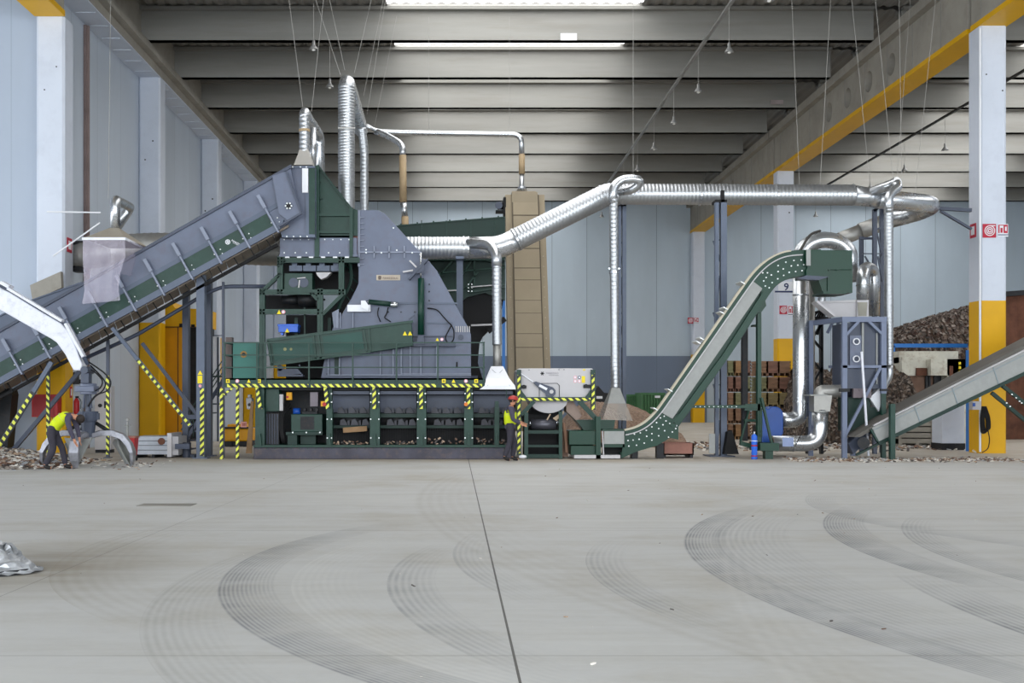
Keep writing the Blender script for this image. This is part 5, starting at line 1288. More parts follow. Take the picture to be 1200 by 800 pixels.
Us = smoothline(U, 2); Ls = smoothline(L, 2)
B().poly(Us + Ls + lowr, YZ + .08, DZ).build('body', 'greenz', zc)
b = B(); b.poly([(732, 504.5)] + [p for p in smoothline([(732, 506), (745, 504.5), (759, 498), (771, 486), (774, 483)], 2)] + [(788, 491), (795, 484), (795, 515), (785, 513), (770, 522), (746, 529), (728, 537)], YZ, .1); b.build('lower_bend_plate', 'greenz', zc)
b = B(); b.poly(smoothline([(882, 329), (888, 320), (900, 308), (914, 300), (930, 296), (947, 295)], 2) + [(947, 322)] + smoothline([(940, 323), (924, 325.5), (910.5, 332.5), (901, 343), (893, 356), (891, 341)], 1)[:-1] + [(893, 338)], YZ, .1); b.build('upper_bend_plate', 'greenz', zc)
b = B(); b.poly([(774, 482.5), (788, 490.5), (893.5, 338), (882, 329)], YZ - .02, .08); b.build('side_sheet', 'alu', zc)
b = B(); strip([(790, 503), (800, 493), (855, 418), (894, 357), (902, 345)], -8, -1, YZ - .03, .12, b); b.build('lower_rail', 'greenz', zc)
b = B(); strip(Us[:-6], -1.2, .8, YZ - .06, .2, b); b.build('cover_strip', 'cream', zc)
b = B(); strip(Us, .8, 5.0, YZ - .04, .12, b); b.build('upper_rail', 'greenz', zc)
b = B(); strip(Us[:-4], 5.0, 6.2, YZ - .06, .1, b); b.build('edge_trim', 'lgrey', zc)
b = B()
for x, y in ((818, 401), (822, 396.5), (846, 366), (850, 361), (870, 331), (768, 479), (785, 457)): b.bar((x - 2, y - 1.4), (x + 3, y + 1.5), 1.0, YZ - .12, .6)
b.build('strip_clip', 'bolt', zc)
b = B(); bp = [(736, 509), (743.5, 508.5), (750.5, 507), (757.5, 504), (764, 500), (769.5, 495), (774, 489.5), (778.5, 487.5)]
bp += [(736, 516), (742, 515.5), (749, 514.5), (758, 511), (764, 508), (772, 502), (777, 497.5), (780.5, 493), (785, 496), (790, 495.5), (793, 498.5), (737, 522.5), (746, 521.5), (755, 519), (764, 515.5), (772, 510.5), (779, 504.5), (783.5, 512), (788, 506), (792, 502)]
bp += [(905, 331), (911.5, 326.5), (918.5, 322.5), (925, 319), (932.5, 318), (940, 317), (898, 325), (904, 322), (912, 318), (918, 315), (927.5, 311.5), (935, 310.5), (942, 310), (897, 335), (901.5, 337), (895, 329), (894, 319.5), (912, 311), (921, 307), (930.5, 305), (939, 304.5), (899.5, 319.5)]
b.bolts(bp, YZ, .85, .03); b.build('bolt_pattern', 'bolt', zc)
b = B(); b.poly([(946, 293), (999, 293), (999, 316), (946, 316)], YZ - .1, 1.2); b.box(944.5, 292, 949.5, 311, YZ - .16, .08); o = b.build('head_box', 'greenz', zc, bevel=.01)
b = B(); b.box(945, 292, 950, 311, YZ - .18, .04); b.build('white_joint', 'alu', o)
b = B(); b.box(945, 315, 970, 324.5, YZ - .14, 1.1); b.box(970, 316, 999, 343, YZ - .05, 1.0); b.poly([(958, 324), (970, 324), (970, 343), (964, 342)], YZ, .8); b.box(965, 341, 992, 344, YZ - .08, 1.0); b.bolts([(972, 316), (981.5, 316)], YZ - .1, 1.1); b.build('discharge_chute', 'greenz', zc)
b = B(); b.poly([(934, 326), (945, 322.5), (972, 324), (960, 328), (942, 327)], YZ - .2, .3); b.build('rain_lip', 'greyd', zc)
# stand of the steep conveyor
b = B(); b.poly([(884, 357), (896, 348), (898, 358), (892, 366), (886, 366)], YZ + .1, .3); b.disc(893, 357, 1.4, YZ + .06, .06); b.build('stand_head', 'greenz', zc)
b = B(); b.wbox(X(890, YZ), X(894.5, YZ), YZ + .2, YZ + .4, Z(518, YZ), Z(360, YZ)); b.build('leg', 'greenz', zc)
b = B(); b.wbox(X(879.5, YZ), X(886, YZ), YZ + .9, YZ + 1.1, Z(518, YZ), Z(374, YZ)); b.build('leg', 'dark', zc)
b = B(); b.box(884, 380, 891, 382, YZ + .4, .4); b.box(806, 474.5, 888, 478, YZ + .15, .1); b.box(873, 473, 891, 481, YZ + .2, .1); b.build('cross_bar', 'greenz', zc)
b = B(); b.bolts([(810 + k * 5.3, 476.3) for k in range(11)], YZ + .15, .6); b.build('bolt_pattern', 'bolt', zc)
b = B(); b.bar((893, 466), (905, 520), 2.4, YZ + .1, .12); b.bar((878, 480), (868, 518), 2, YZ + .8, .1); b.bar((868, 519), (900, 528), 5, YZ + .25, .15); b.bar((893, 478), (893, 512), .9, YZ + .05, .04); b.box(873, 491, 890, 494, YZ + .7, .15); b.build('stand_brace', 'greenz', zc)
b = B(); b.box(891, 519, 913, 528, YZ - .1, .5); b.wbox(X(897, YZ), X(906, YZ), YZ, YZ + .3, 0, Z(528, YZ)); b.bolts([(892.5, 505), (892.5, 510)], YZ + .1, 1.2); b.build('foot', 'greenz', zc)
b = B(); b.wbox(X(742, YZ), X(749, YZ), YZ + .2, YZ + .6, 0, Z(528, YZ)); b.wbox(X(772, YZ), X(780, YZ), YZ + .3, YZ + .6, 0, Z(520, YZ)); b.build('front_foot', 'dark', zc)
rb = thing('red_crate', base(795, 535, 33), 'open faded red steel box on the floor under the bend of the steep conveyor', 'box')
Y = 32.6; x0, x1 = X(777, Y), X(813, Y); z1 = Z(519, Y)
b = B(); b.wbox(x0, x1, Y, Y + .04, .08, z1); b.wbox(x0, x0 + .04, Y, Y + .8, .08, z1); b.wbox(x1 - .04, x1, Y, Y + .8, .08, z1); b.wbox(x0, x1, Y + .8, Y + .84, .08, z1); b.wbox(x0, x1, Y, Y + .8, .08, .12); b.build('body', 'redbox', rb)
b = B(); b.wbox(x0, x0 + .08, Y, Y + .8, 0, .08); b.wbox(x1 - .1, x1 - .02, Y, Y + .8, 0, .08); b.build('runner', 'dark', rb)
bc = thing('blue_cylinder', base(884, 535, 31.9), 'slim bright blue cylinder with red and white marks standing on the floor', 'cylinder')
b = B(); xx = X(884, 31.9); b.tube([(xx, 31.9, z) for z in (0, .06, .07, .2, .21, .34, .35, .48, .49, .62, .66, .70)], [.085, .085, .075, .085, .075, .085, .075, .085, .075, .085, .07, .03], 16); b.build('body', 'bluepl', bc, smooth=True)
b = B(); b.tube([(xx, 31.9, .36), (xx, 31.9, .4)], .087, 16); b.tube([(xx, 31.9, .08), (xx, 31.9, .11)], .087, 16); b.build('red_band', 'red', bc)
b = B(); b.tube([(xx, 31.9, .70), (xx, 31.9, .76)], .02, 8); b.tube([(xx, 31.9, .5), (xx, 31.9, .52)], .087, 16); b.build('white_cap', 'white', bc)
t = B(); tag(t.poly([(831, 508), (838, 508), (838, 531), (831, 531)], 32.9, .04).build('metal_panel', 'alu'), 'small upright metal panel leaning at the foot of the lattice tower', 'panel')
b = B(); b.poly([(849, 532), (853, 506), (858, 504), (866, 532)], 33.0, .3); tag(b.build('dark_fender', 'black'), 'black curved guard standing at the foot of the lattice tower', 'guard')

# ================================================================== FAN, BIG DUCTS, FILTER TOWER
YFN = 33.6
fn = thing('blue_fan', base(908, 530, YFN), 'dark blue centrifugal fan housing behind the green stand', 'fan')
b = B(); pts = [(897, 478)] + [(908 + 10 * math.cos(a), 486 - 10 * math.sin(a)) for a in [PI * .75 - k * PI * .75 / 8 for k in range(9)]] + [(918, 508), (908, 520), (893, 520), (893, 482)]
b.poly(pts, YFN, .7); b.build('housing', 'fanblue', fn, bevel=.02)
b = B(); b.cyl(P3(884, 507, YFN + .4), P3(897, 507, YFN + .4), .24); b.box(884, 518, 918, 528, YFN, .6); b.build('motor_base', 'dark', fn)
vd = thing('fan_riser_duct', base(938, 500, YFN), 'big polished duct rising from the blue fan and arching over the green head box', 'duct')
rv = S(9.2, YFN + .4)
b = B(); b.tube(fillet([P3(912, 492, YFN + .4), P3(938.5, 492, YFN + .4), P3(938.5, 440, YFN + .4), P3(938.5, 300, YFN + .4)], .75, 10), rv, 24); b.build('riser', 'galvs', vd, smooth=True)
b = B(); b.tube([P3(938.5, 302, YFN + .4)] + [P3(967 - 28.5 * math.cos(a), 302 - 21 * math.sin(a), YFN + .4) for a in [PI * k / 14 for k in range(1, 14)]] + [P3(995.5, 302, YFN + .4), P3(995.5, 330, YFN + .4)], rv * 1.02, 24); b.build('arch', 'galvs', vd, smooth=True)
b = B()
for y in (470, 415, 345): b.tube([P3(938.5, y, YFN + .4), P3(938.5, y + 1.2, YFN + .4)], rv * 1.05, 24)
for k in (2, 5, 9, 12):
    a = PI * k / 14; c = P3(967 - 28.5 * math.cos(a), 302 - 21 * math.sin(a), YFN + .4); a2 = a + .035; c2 = P3(967 - 28.5 * math.cos(a2), 302 - 21 * math.sin(a2), YFN + .4); b.tube([c, c2], rv * 1.06, 24)
b.build('clamp_ring', 'galvs', vd)
b = B(); b.tube(fillet([P3(934, 300, YFN - .4), P3(949, 274, YFN - .3), P3(961, 270.5, YFN)], .3), .04, 6); b.build('cable', 'darkcable', vd)
b = B(); b.tube([P3(950, 328, YFN + .9), P3(950, 500, YFN + .9)], S(5, YFN), 16); tag(b.build('back_duct', 'galvm', smooth=True), 'thinner dull duct standing right behind the polished fan riser', 'duct')
b = B(); b.tube([P3(963, 330, YFN + 1.4), P3(963, 372, YFN + 1.4)], S(4.5, YFN), 16); tag(b.build('back_duct', 'galvs', smooth=True), 'short vertical silver duct below the green head box', 'duct')
sd_ = thing('filter_suction_duct', base(935, 530, 32.6), 'big silver duct bending up from the floor into the grey filter body', 'duct')
rr = S(9, 32.6)
b = B(); b.tube(fillet([P3(905, 519.5, 32.7), P3(960.5, 519.5, 32.7), P3(961, 480, 32.7)], 1.0, 12), S(9.2, 32.6), 24); b.build('bend', 'galvs', sd_, smooth=True)
b = B(); b.loft([[P3(x, y, 32.7) + Vector((0, d, 0)) for x, y, d in ((951.5, 482, -.2), (970, 482, -.2), (970, 482, .24), (951.5, 482, .24))], [P3(x, y, 32.7) + Vector((0, d, 0)) for x, y, d in ((951, 463, -.24), (972, 463, -.24), (972, 463, .24), (951, 463, .24))]])
b.tube(fillet([P3(961.5, 464, 32.7), P3(961.5, 458.5, 32.7), P3(990, 458, 32.7)], .35, 8), S(7.5, 32.7), 20)
b.build('square_elbow', 'galvm', sd_)
b = B(); b.box(949.5, 462, 970, 463.6, 32.4, .6); b.tube([P3(928.5, 519.5, 32.7), P3(930, 519.5, 32.7)], rr * 1.07, 24); b.tube([P3(961, 481, 32.7), P3(961, 483, 32.7)], rr * 1.06, 24); b.build('clamp_ring', 'alu', sd_)
b = B(); b.tube([P3(905, 519.5, 32.7), P3(910, 519.5, 32.7)], [rr * .7, rr], 24); b.build('reducer', 'galvm', sd_, smooth=True)
b = B(); b.box(917, 512.5, 930, 523, 32.41, .01); b.build('blue_label', paint('pale blue label', '#8d9cc0'), sd_)
b = B(); b.cyl(P3(932, 523, 32.35), P3(945, 495, 32.35), .012, n=5); b.build('cable', 'black', sd_)

YX = 32.2; DX = 1.55
ft = thing('filter_tower', base(1012, 535, YX), 'blue-grey framed filter cabinet with two round ports, standing on tall legs', 'filter')
b = B(); b.box(992, 378, 1034, 455, YX + .15, DX - .3); o = b.build('body', 'greyd', ft)
b = B(); ya_, yb2 = YX + .15, YX + DX - .15
b.loft([sq(X(992, ya_), X(1034, ya_), ya_, yb2, Z(432, ya_)), sq(X(1003, ya_), X(1022, ya_), ya_ + .4, yb2 - .3, Z(466, ya_))]); b.build('hopper', 'greyd', ft)
b = B(); b.box(996, 393, 1010, 429, YX + .1, .06); b.build('port_plate', 'grey', ft)
for y in (400, 420.3):
    b = B(); cx, cz = X(1004.3, YX), Z(y, YX); ro = S(4, YX); ri = S(3, YX); n = 20; vs = []
    for yy in (YX + .02, YX + .1):
        for k in range(n): a = 2 * PI * k / n; vs += [(cx + ro * math.cos(a), yy, cz + ro * math.sin(a)), (cx + ri * math.cos(a), yy, cz + ri * math.sin(a))]
    fs = []
    for k in range(n):
        j = (k + 1) % n; fs += [(2 * k, 2 * j, 2 * j + 1, 2 * k + 1), (2 * k, 2 * j, 2 * n + 2 * j, 2 * n + 2 * k), (2 * k + 1, 2 * j + 1, 2 * n + 2 * j + 1, 2 * n + 2 * k + 1)]
    b.add(vs, fs); r_ = b.build('port_ring', 'white', ft)
    b = B(); b.disc(1004.3, y, 2, YX + .05, .05, 14); b.build('port_glass', 'greyd', r_)
b = B(); b.box(1010.3, 378, 1012.3, 430, YX + .06, .1); b.box(1027, 390, 1028.4, 450, YX + .1, .06); b.build('door_edge', 'alu', ft)
for x0, x1, yb_, dy in ((987.5, 993, 536, 0), (1033, 1039, 461, 0), (968, 973, 532, DX), (1020, 1025, 532, DX)):
    b = B(); b.wbox(X(x0, YX), X(x1, YX), YX + dy, YX + dy + .13, 0 if yb_ > 500 else Z(461, YX), Z(371, YX)); b.build('leg', 'framegrey', ft)
b = B(); b.wbox(X(1033.5, YX), X(1038.5, YX), YX, YX + .13, 0, Z(461, YX)); b.build('green_leg', 'green', ft)
b = B(); b.box(987, 371, 1039.5, 377, YX - .02, .14); b.box(987, 427.8, 1039, 431, YX, .12); b.beam3(P3(990, 374, YX), P3(990, 374, YX) + Vector((-.35, DX, 0)), .12, .14); b.beam3(P3(1036, 374, YX), P3(1036, 374, YX) + Vector((-.35, DX, 0)), .12, .14); b.box(969, 374, 990, 378, YX + DX, .12); b.box(972, 428, 988, 431, YX + DX - .1, .1); b.build('frame_beam', 'framegrey', ft)
b = B()
for p, q in (((992, 392), (1007, 376)), ((1034, 391), (1018, 376)), ((970, 390), (977, 376)), ((987, 392), (982, 378)), ((1032, 431), (990, 512))): b.bar(p, q, 3, YX - .01 if p[0] > 988 else YX + DX, .08)
b.build('frame_brace', 'framegrey', ft)
b = B(); b.bar((1010, 412), (1018.2, 534), 2.2, YX - .14, .06); b.build('white_pole', 'boomwhite', ft)
b = B(); b.box(985, 455, 996, 459, YX - .05, .15); b.box(1032, 455.5, 1041, 458, YX - .05, .1); b.build('flange_clamp', 'dark', ft)
b = B(); b.poly([(956, 353), (1004, 351), (1004, 371), (990, 371), (978, 371)], YX + .6, .06); b.poly([(956, 353), (978, 371), (978, 368), (959, 352)], YX + .1, .5); b.poly([(960, 352.5), (1003, 351.5), (1003, 354), (962, 355)], YX + .55, .05)
b.build('funnel_tray', 'lgrey', ft)
b = B(); b.box(1004.5, 351.5, 1018, 371, YX + .5, .5); b.build('inlet_box', 'lgrey', ft)
b = B(); b.poly([(1005, 354), (1016.5, 354), (1015.5, 370), (1006, 370)], YX + .48, .03); b.build('inlet_recess', paint('beige inlet face', '#8d8a7e'), ft)
b = B(); b.tube(fillet([P3(1011, 353, YX + .75), P3(1011, 317, YX + .75), P3(1017, 313, YX + 1.4), P3(1024, 318, YX + 1.7), P3(1024, 370, YX + 1.7)], .35, 9), S(7.2, YX + .7), 20); b.build('inlet_duct', 'galvs', ft, smooth=True)
b = B(); b.tube([P3(1011, 333.6, YX + .75), P3(1011, 335, YX + .75)], S(7.8, YX + .7), 20); b.build('clamp_ring', 'galvm', ft)
b = B(); b.poly([(1019, 466), (1031, 454.5), (1033, 468), (1030, 482), (1026, 476)], YX + .2, .3); b.build('white_spout', 'white', ft)
b = B(); b.poly([(994, 465), (1020, 465), (1020, 477), (1037, 477), (1037, 500), (1018, 510), (994, 505)], YX + .3, .9); b.build('collecting_bin', 'greend', ft)
b = B(); b.box(1000, 455, 1021, 466, YX + .1, .1); b.bolts([(1002, 457), (1008, 457), (1014, 457), (1020, 457)], YX + .1, 1, .03); b.build('rotary_valve', paint('brown grey valve', '#6d6368'), ft)
# big tall frame behind the filter carrying the returning duct
bt = thing('filter_support_mast', base(1025, 530, 34.2), 'tall dark grey mast holding the returning duct behind the filter tower', 'mast')
for x0, x1, yt, Y in ((1008, 1012.5, 277, 35.4), (1023.5, 1028, 245, 34.9), (1032, 1036, 243, 35.6)):
    b = B(); b.wbox(X(x0, Y), X(x1, Y), Y, Y + .12, 0, Z(yt, Y)); b.build('column_post', 'greyd', bt)
b = B(); b.bar((1024, 247), (1034, 240), 3, 34.9, .12); b.bar((1008, 279), (1026, 279), 2.4, 35.3, .1); b.bar((1024, 270), (1034, 266), 2, 35.0, .1); b.bar((1029, 300), (1035, 330), 1.4, 35.0, .06); b.bar((1028, 272), (1034, 300), 1.4, 35.0, .06); b.bar((1014, 300), (1025, 318), 1.4, 35, .06); b.bar((1011, 297), (1034, 297), 1.0, 35, .06); b.build('strut', 'greyd', bt)
fd_ = thing('filter_drop_duct', base(1043, 445, 33.7, Z(445, 33.7)), 'thin spiral duct dropping along the filter tower to a white spout', 'duct')
YQ = 33.2
b = B(); b.tube(fillet([P3(1050, 214, YQ + .2), P3(1053, 219, YQ + .1), P3(1041.5, 228, YQ), P3(1041, 250, YQ)], .3, 8), S(5.2, YQ), 16); b.build('bend', 'galvs', fd_, smooth=True)
b = B(); duct_b(b, [(1041.3, 240, YQ), (1041.8, 428, YQ)], S(5, YQ), .2, True, 16, .1); b.build('spiral_run', 'galv', fd_, smooth=True)
b = B(); b.tube(fillet([P3(1041.8, 427, YQ), P3(1042, 440, YQ), P3(1035, 453, YQ - .1), P3(1030, 460, YQ - .2)], .35, 8), S(4.8, YQ), 16); b.build('end_bend', 'galv', fd_, smooth=True)
# dark scaffold left of the filter
sf = thing('lattice_rack', base(952, 530, 34.6), 'dark lattice frame between the fan riser and the filter tower', 'steel frame')
b = B()
for x0, x1 in ((946, 951), (962, 965)): b.wbox(X(x0, 34.9), X(x1, 34.9), 34.9, 35.1, 0, Z(375, 34.9))
b.build('upright', 'dark', sf)
b = B(); b.box(945, 371, 974, 375, 34.8, .6)
for p, q in (((951, 398), (963, 380)), ((951, 395), (964, 410)), ((951, 420), (964, 436)), ((951, 452), (964, 430)), ((949, 376), (955, 392)), ((962, 378), (958, 392))): b.bar(p, q, 2.4, 34.9, .1)
b.build('bracing', 'dark', sf)
b = B()
for k in range(6): b.tube(fillet([P3(948 + k * 3, 372, 34.7), P3(952 + k * 2.5, 366, 34.6), P3(963 + k * 1.5, 364 - (k % 3), 34.6), P3(970 + k, 369, 34.6)], .2, 4), .025, 5)
b.tube(fillet([P3(949, 372, 34.7), P3(947, 400, 34.7), P3(952, 430, 34.7), P3(948, 470, 34.7)], .3), .03, 5)
b.build('cable_bundle', 'black', sf)

# ================================================================== RIGHT BELT CONVEYOR
YB_ = 31.6
rc = thing('outfeed_belt_conveyor', base(1100, 535, YB_), 'long low belt conveyor with sheet metal sides rising past the tall yellow-footed column', 'conveyor')
def rt(x): return 487 - .5 * (x - 1050)
def rbm(x): return 510.5 - .49 * (x - 1050)
xs0, xs1 = 1024, 1290
B().poly([(1022, 501), (xs1, rt(xs1)), (xs1, rbm(xs1)), (1030, 517.5)], YB_, .06).build('side_sheet', 'alu', rc)
B().poly([(1022, 501), (xs1, rt(xs1)), (xs1, rbm(xs1)), (1030, 517.5)], YB_ + 1.1, .06).build('far_side_sheet', 'alu', rc)
b = B(); b.bar((1024, 498.5), (xs1, rt(xs1) - 1), 1.6, YB_ - .03, .08); b.build('top_trim', 'lgrey', rc)
b = B(); P_ = [P3(1010, 515, YB_ + .05), P3(xs1, rt(xs1) - 4.5, YB_ + .05)]
b.poly([(1000, 512), (1038, 489), (xs1, rt(xs1) - 9.5), (xs1, rt(xs1) - 2), (1040, 494), (1008, 512)], YB_ + .05, 1.1); b.build('belt', paint('worn belt', '#5d5a55', .7), rc)
b = B(); b.bar((1030, 519.5), (xs1, rbm(xs1) + 1.8), 4.2, YB_ - .02, .14); b.bar((1004, 533), (1042, 514), 2.4, YB_ + .02, .1); b.build('bottom_rail', 'greend', rc)
b = B(); b.bar((xs0, 500.5 + 3.4), (xs1, rt(xs1) + 4), .9, YB_ - .015, .02)
for x in (1072, 1116, 1164): b.bar((x, rt(x)), (x + 7, rbm(x + 7)), 1.1, YB_ - .02, .02)
b.build('panel_seam', paint('blue grey seam', '#7f8b90'), rc)
b = B(); b.bar((1021, 503), (1029, 517), 2.2, YB_ - .05, .1); b.build('tail_plate', 'green', rc)
for dy in (0, 1.0):
    b = B(); b.wbox(X(1270, YB_), X(1277, YB_), YB_ + dy, YB_ + dy + .12, 0, Z(402, YB_)); b.build('leg', 'greend', rc)
b = B(); b.wbox(X(1039, YB_), X(1044.5, YB_), YB_ - .3, YB_ - .15, 0, Z(473, YB_)); b.build('post', 'green', rc)
b = B(); b.tube([P3(1012, 519, YB_), P3(1012, 519, YB_ + 1.1)], S(7, YB_), 16); b.build('tail_drum', 'dark', rc, smooth=True)
for p, q, w_, dy in (((1163, 460), (1256, 537), 4, .1), ((1176, 452), (1276, 532), 4, -.02)):
    b = B(); b.bar(p, q, w_, YB_ + dy, .1); b.build('prop', 'greend', rc)
b = B(); b.bolts([(1186, 462), (1191, 466), (1195, 470), (1197.5, 472), (1180, 472), (1184, 476)], YB_ - .02, .9, .03); b.build('bolt_pattern', 'bolt', rc)
b = B(); b.poly([(995, 520), (1008, 506), (1022, 504), (1014, 520), (1000, 532)], YB_ + .5, .5); b.build('under_guard', 'greyd', rc)

# ================================================================== THINGS AROUND THE TALL COLUMN
cx_ = thing('cable_coil_box', base(1146, 478, 35.1, Z(478, 35.1)), 'small white socket box with a coiled cable hanging on the yellow column foot', 'socket box')
b = B(); b.box(1139.5, 470, 1150, 480, 34.95, .25); b.build('box', 'lgrey', cx_, bevel=.01)
b = B(); b.box(1140, 472, 1143, 476, 34.93, .02); b.build('blue_lid', 'blue', cx_)
for k in range(5):
    b = B(); x = 1151 + k * 1.1
    b.tube(fillet([P3(x, 476, 35.15), P3(x - 2.5, 492, 35.12), P3(x - 1, 508 - k, 35.12), P3(x + 5, 507 - k, 35.12), P3(x + 5, 490, 35.12), P3(x, 476, 35.15)], .25, 5), .018, 6); b.build('cable_loop', 'black', cx_, smooth=True)
b = B(); b.tube(fillet([P3(1157, 500, 35.1), P3(1160, 515, 35.1), P3(1158, 526, 35.1), P3(1151, 530, 35.1)], .3), .015, 6); b.build('cable_tail', 'black', cx_, smooth=True)
b = B(); Y = 36.6; b.wbox(X(1135, Y), X(1140.5, Y), Y, Y + .2, 0, Z(410, Y)); tag(b.build('blue_post', 'skyblue'), 'bright blue upright beside the tall yellow-footed column', 'post')
b = B(); b.wbox(X(1047, 52), X(1134, 52), 52, 52.15, Z(407, 52), Z(402.5, 52)); b.wbox(X(1047, 52), X(1049, 52), 52, 52.15, 0, Z(405, 52)); b.wbox(X(1186, 52), X(1190, 52), 52, 52.15, Z(353.5, 52), Z(351, 52)); tag(b.build('blue_rail', 'skyblue'), 'long bright blue rail in front of the brown scrap heap', 'rail')
wb = thing('white_plinth', base(1117, 523, 38), 'pale grey rectangular pillar behind the outfeed belt', 'pillar box')
Y = 37.5; b = B(); b.wbox(X(1104, Y), X(1130, Y), Y, Y + .8, .22, Z(455, Y)); b.build('body', 'colw', wb); b = B(); b.wbox(X(1103, Y), X(1131, Y), Y - .02, Y + .82, 0, .22); b.build('base', 'dark', wb)
# weathered machine blocks
wm = thing('weathered_cabin', base(1095, 505, 44), 'weathered white and rust-stained cabin block behind the outfeed belt', 'cabin')
Y = 44.0; b = B(); b.wbox(X(1057, Y), X(1095, Y), Y, Y + 2, Z(440, Y), Z(418, Y)); b.wbox(X(1057, Y), X(1127, Y), Y + .3, Y + 2, Z(425, Y), Z(411, Y)); b.build('upper_block', 'oldwhite', wm)
b = B(); b.wbox(X(1086, Y), X(1127, Y), Y - .4, Y + 1.6, Z(440, Y), Z(421, Y)); b.wbox(X(1105, Y), X(1127, Y), Y - .4, Y + 1.6, 0, Z(421, Y)); b.build('white_cabinet', 'oldwhite', wm)
b = B(); b.wbox(X(1107, Y), X(1111, Y), Y - .45, Y - .38, Z(441, Y), Z(429, Y)); b.wbox(X(1116, Y), X(1125, Y), Y - .45, Y - .38, Z(448, Y), Z(441, Y)); b.wbox(X(1073, Y), X(1085, Y), Y - .1, Y, Z(440, Y), Z(431, Y)); b.build('vent_slots', 'rust', wm)
b = B()
for k in range(5): b.box(1123.6, 424 + k * 5, 1126.2, 427 + k * 5, Y - .44, .03)
b.build('yellow_mark', 'signyellow', wm)
b = B(); b.wbox(X(1057, Y), X(1105, Y), Y + .2, Y + 1.8, 0, Z(440, Y)); b.build('rusty_side', paint('rust stained side', '#7a5f50', .7, 0, .3, 1.2, dirt='#4c3327', dirt_amt=.6), wm)
b = B(); b.wbox(X(1086, Y), X(1089, Y), Y + .1, Y + .2, 0, Z(440, Y)); b.wbox(X(1096, Y), X(1104, Y), Y + .1, Y + .2, 0, Z(440, Y)); b.wbox(X(1090, Y), X(1092, Y), Y + .1, Y + .2, .5, Z(440, Y)); b.build('dark_post', 'dark', wm)
wc = thing('slatted_crate', base(1072, 524, 40), 'grey weathered slatted crate on the floor under the outfeed belt', 'crate')
Y = 40.0; b = B()
for k in range(4): b.wbox(X(1053, Y), X(1094, Y), Y, Y + 1, .12 + k * .2, .28 + k * .2)
b.build('slat', 'woodg', wc)
b = B(); 
for x in (1053, 1073, 1090): b.wbox(X(x, Y), X(x + 4, Y), Y - .02, Y + 1.02, 0, .12)
for x in (1053, 1091): b.wbox(X(x, Y), X(x + 3, Y), Y - .03, Y + 1.02, .1, .98)
b.build('post', 'woodg', wc)
rcw = thing('rust_container', base(1195, 500, 48), 'rust-brown steel container wall right of the tall column', 'container')
Y = 47.0; b = B(); n = 26; vs = []; 
x0 = X(1170, Y)
for k in range(n + 1):
    x = x0 + k * .28; dy = .12 if (k // 2) % 2 else 0; vs += [(x, Y + dy, 0), (x, Y + dy, Z(345, Y) + k * .02)]
b.add(vs, [(2 * k, 2 * k + 2, 2 * k + 3, 2 * k + 1) for k in range(n)]); b.wbox(x0, x0 + 7.3, Y + .2, Y + 2.4, 0, Z(346, Y)); b.build('corrugated_wall', 'rust', rcw)
b = B(); b.beam3((x0, Y - .05, Z(345, Y)), (x0 + 7.3, Y - .05, Z(345, Y) + .5), .2, .2); b.build('top_rail', 'dark', rcw)

bk = thing('wall_bracket', base(1120, 268, 35.4, Z(268, 35.4)), 'grey steel bracket joining the end elbow of the main duct to the tall column', 'bracket')
B().bar((1099, 243.5), (1139, 246), 4, 35.45, .12).build('arm', 'greyd', bk)
B().bar((1103, 247), (1139, 268), 2.6, 35.45, .1).build('diagonal_arm', 'greyd', bk)
# ================================================================== HEAPS (nobody could count the pieces)
def heap(name, label, mt, x0, x1, y0, y1, hf, nx=90, ny=50, amp=.12, cat='scrap heap'):
    b = B(); vs = []; rng = random.Random(hash(label) % 1000 if False else len(label))
    for i in range(nx + 1):
        for j in range(ny + 1):
            x = lerp(x0, x1, i / nx); y = lerp(y0, y1, j / ny); h = max(0, hf(x, y, i / nx, j / ny))
            e = min(1, h * 3); vs.append((x + rng.uniform(-1, 1) * amp * .5 * e, y + rng.uniform(-1, 1) * amp * .5 * e, max(-.02, h + rng.uniform(-1, 1) * amp * e - .02 * (1 - e))))
    b.add(vs, [(i * (ny + 1) + j, (i + 1) * (ny + 1) + j, (i + 1) * (ny + 1) + j + 1, i * (ny + 1) + j + 1) for i in range(nx) for j in range(ny)])
    return tag(b.build(name, mt), label, cat, kind='stuff')
def interp(tab, x):
    if x <= tab[0][0]: return tab[0][1]
    for (a, u), (c, v) in zip(tab, tab[1:]):
        if x <= c: return u + (v - u) * (x - a) / (c - a)
    return tab[-1][1]
Yp = 58.0
prof = [(X(a, Yp), Z(h, Yp)) for a, h in ((996, 539.5), (1012, 470), (1028, 412), (1045, 404), (1062, 393), (1080, 384), (1095, 378), (1112, 373), (1125, 369), (1140, 364), (1180, 352), (1215, 345))]
heap('brown_scrap_heap', 'huge dark brown scrap heap rising behind the blue rail and tall column', 'scrapbrown', X(996, Yp), X(1240, Yp), 53.5, 70, lambda x, y, u, v: max(0, interp(prof, x)) * ((v / .27) ** .55 if v < .27 else min(1, (1 - v) / .35)) * min(1, (1 - u) * 8), 150, 80, .12)
Yp = 43.0
prof2 = [(X(a, Yp), Z(h, Yp)) for a, h in ((655, 500), (672, 478), (690, 470), (705, 471), (735, 473), (752, 480), (770, 490), (780, 500))]
heap('brown_granulate_heap', 'smooth brown heap of granulate behind the clear plastic hood', 'sand', X(650, Yp), X(785, Yp), 39.5, 47, lambda x, y, u, v: max(0, interp(prof2, x)) * math.sin(PI * min(1, v * 1.05)) ** .6, 70, 40, .02)
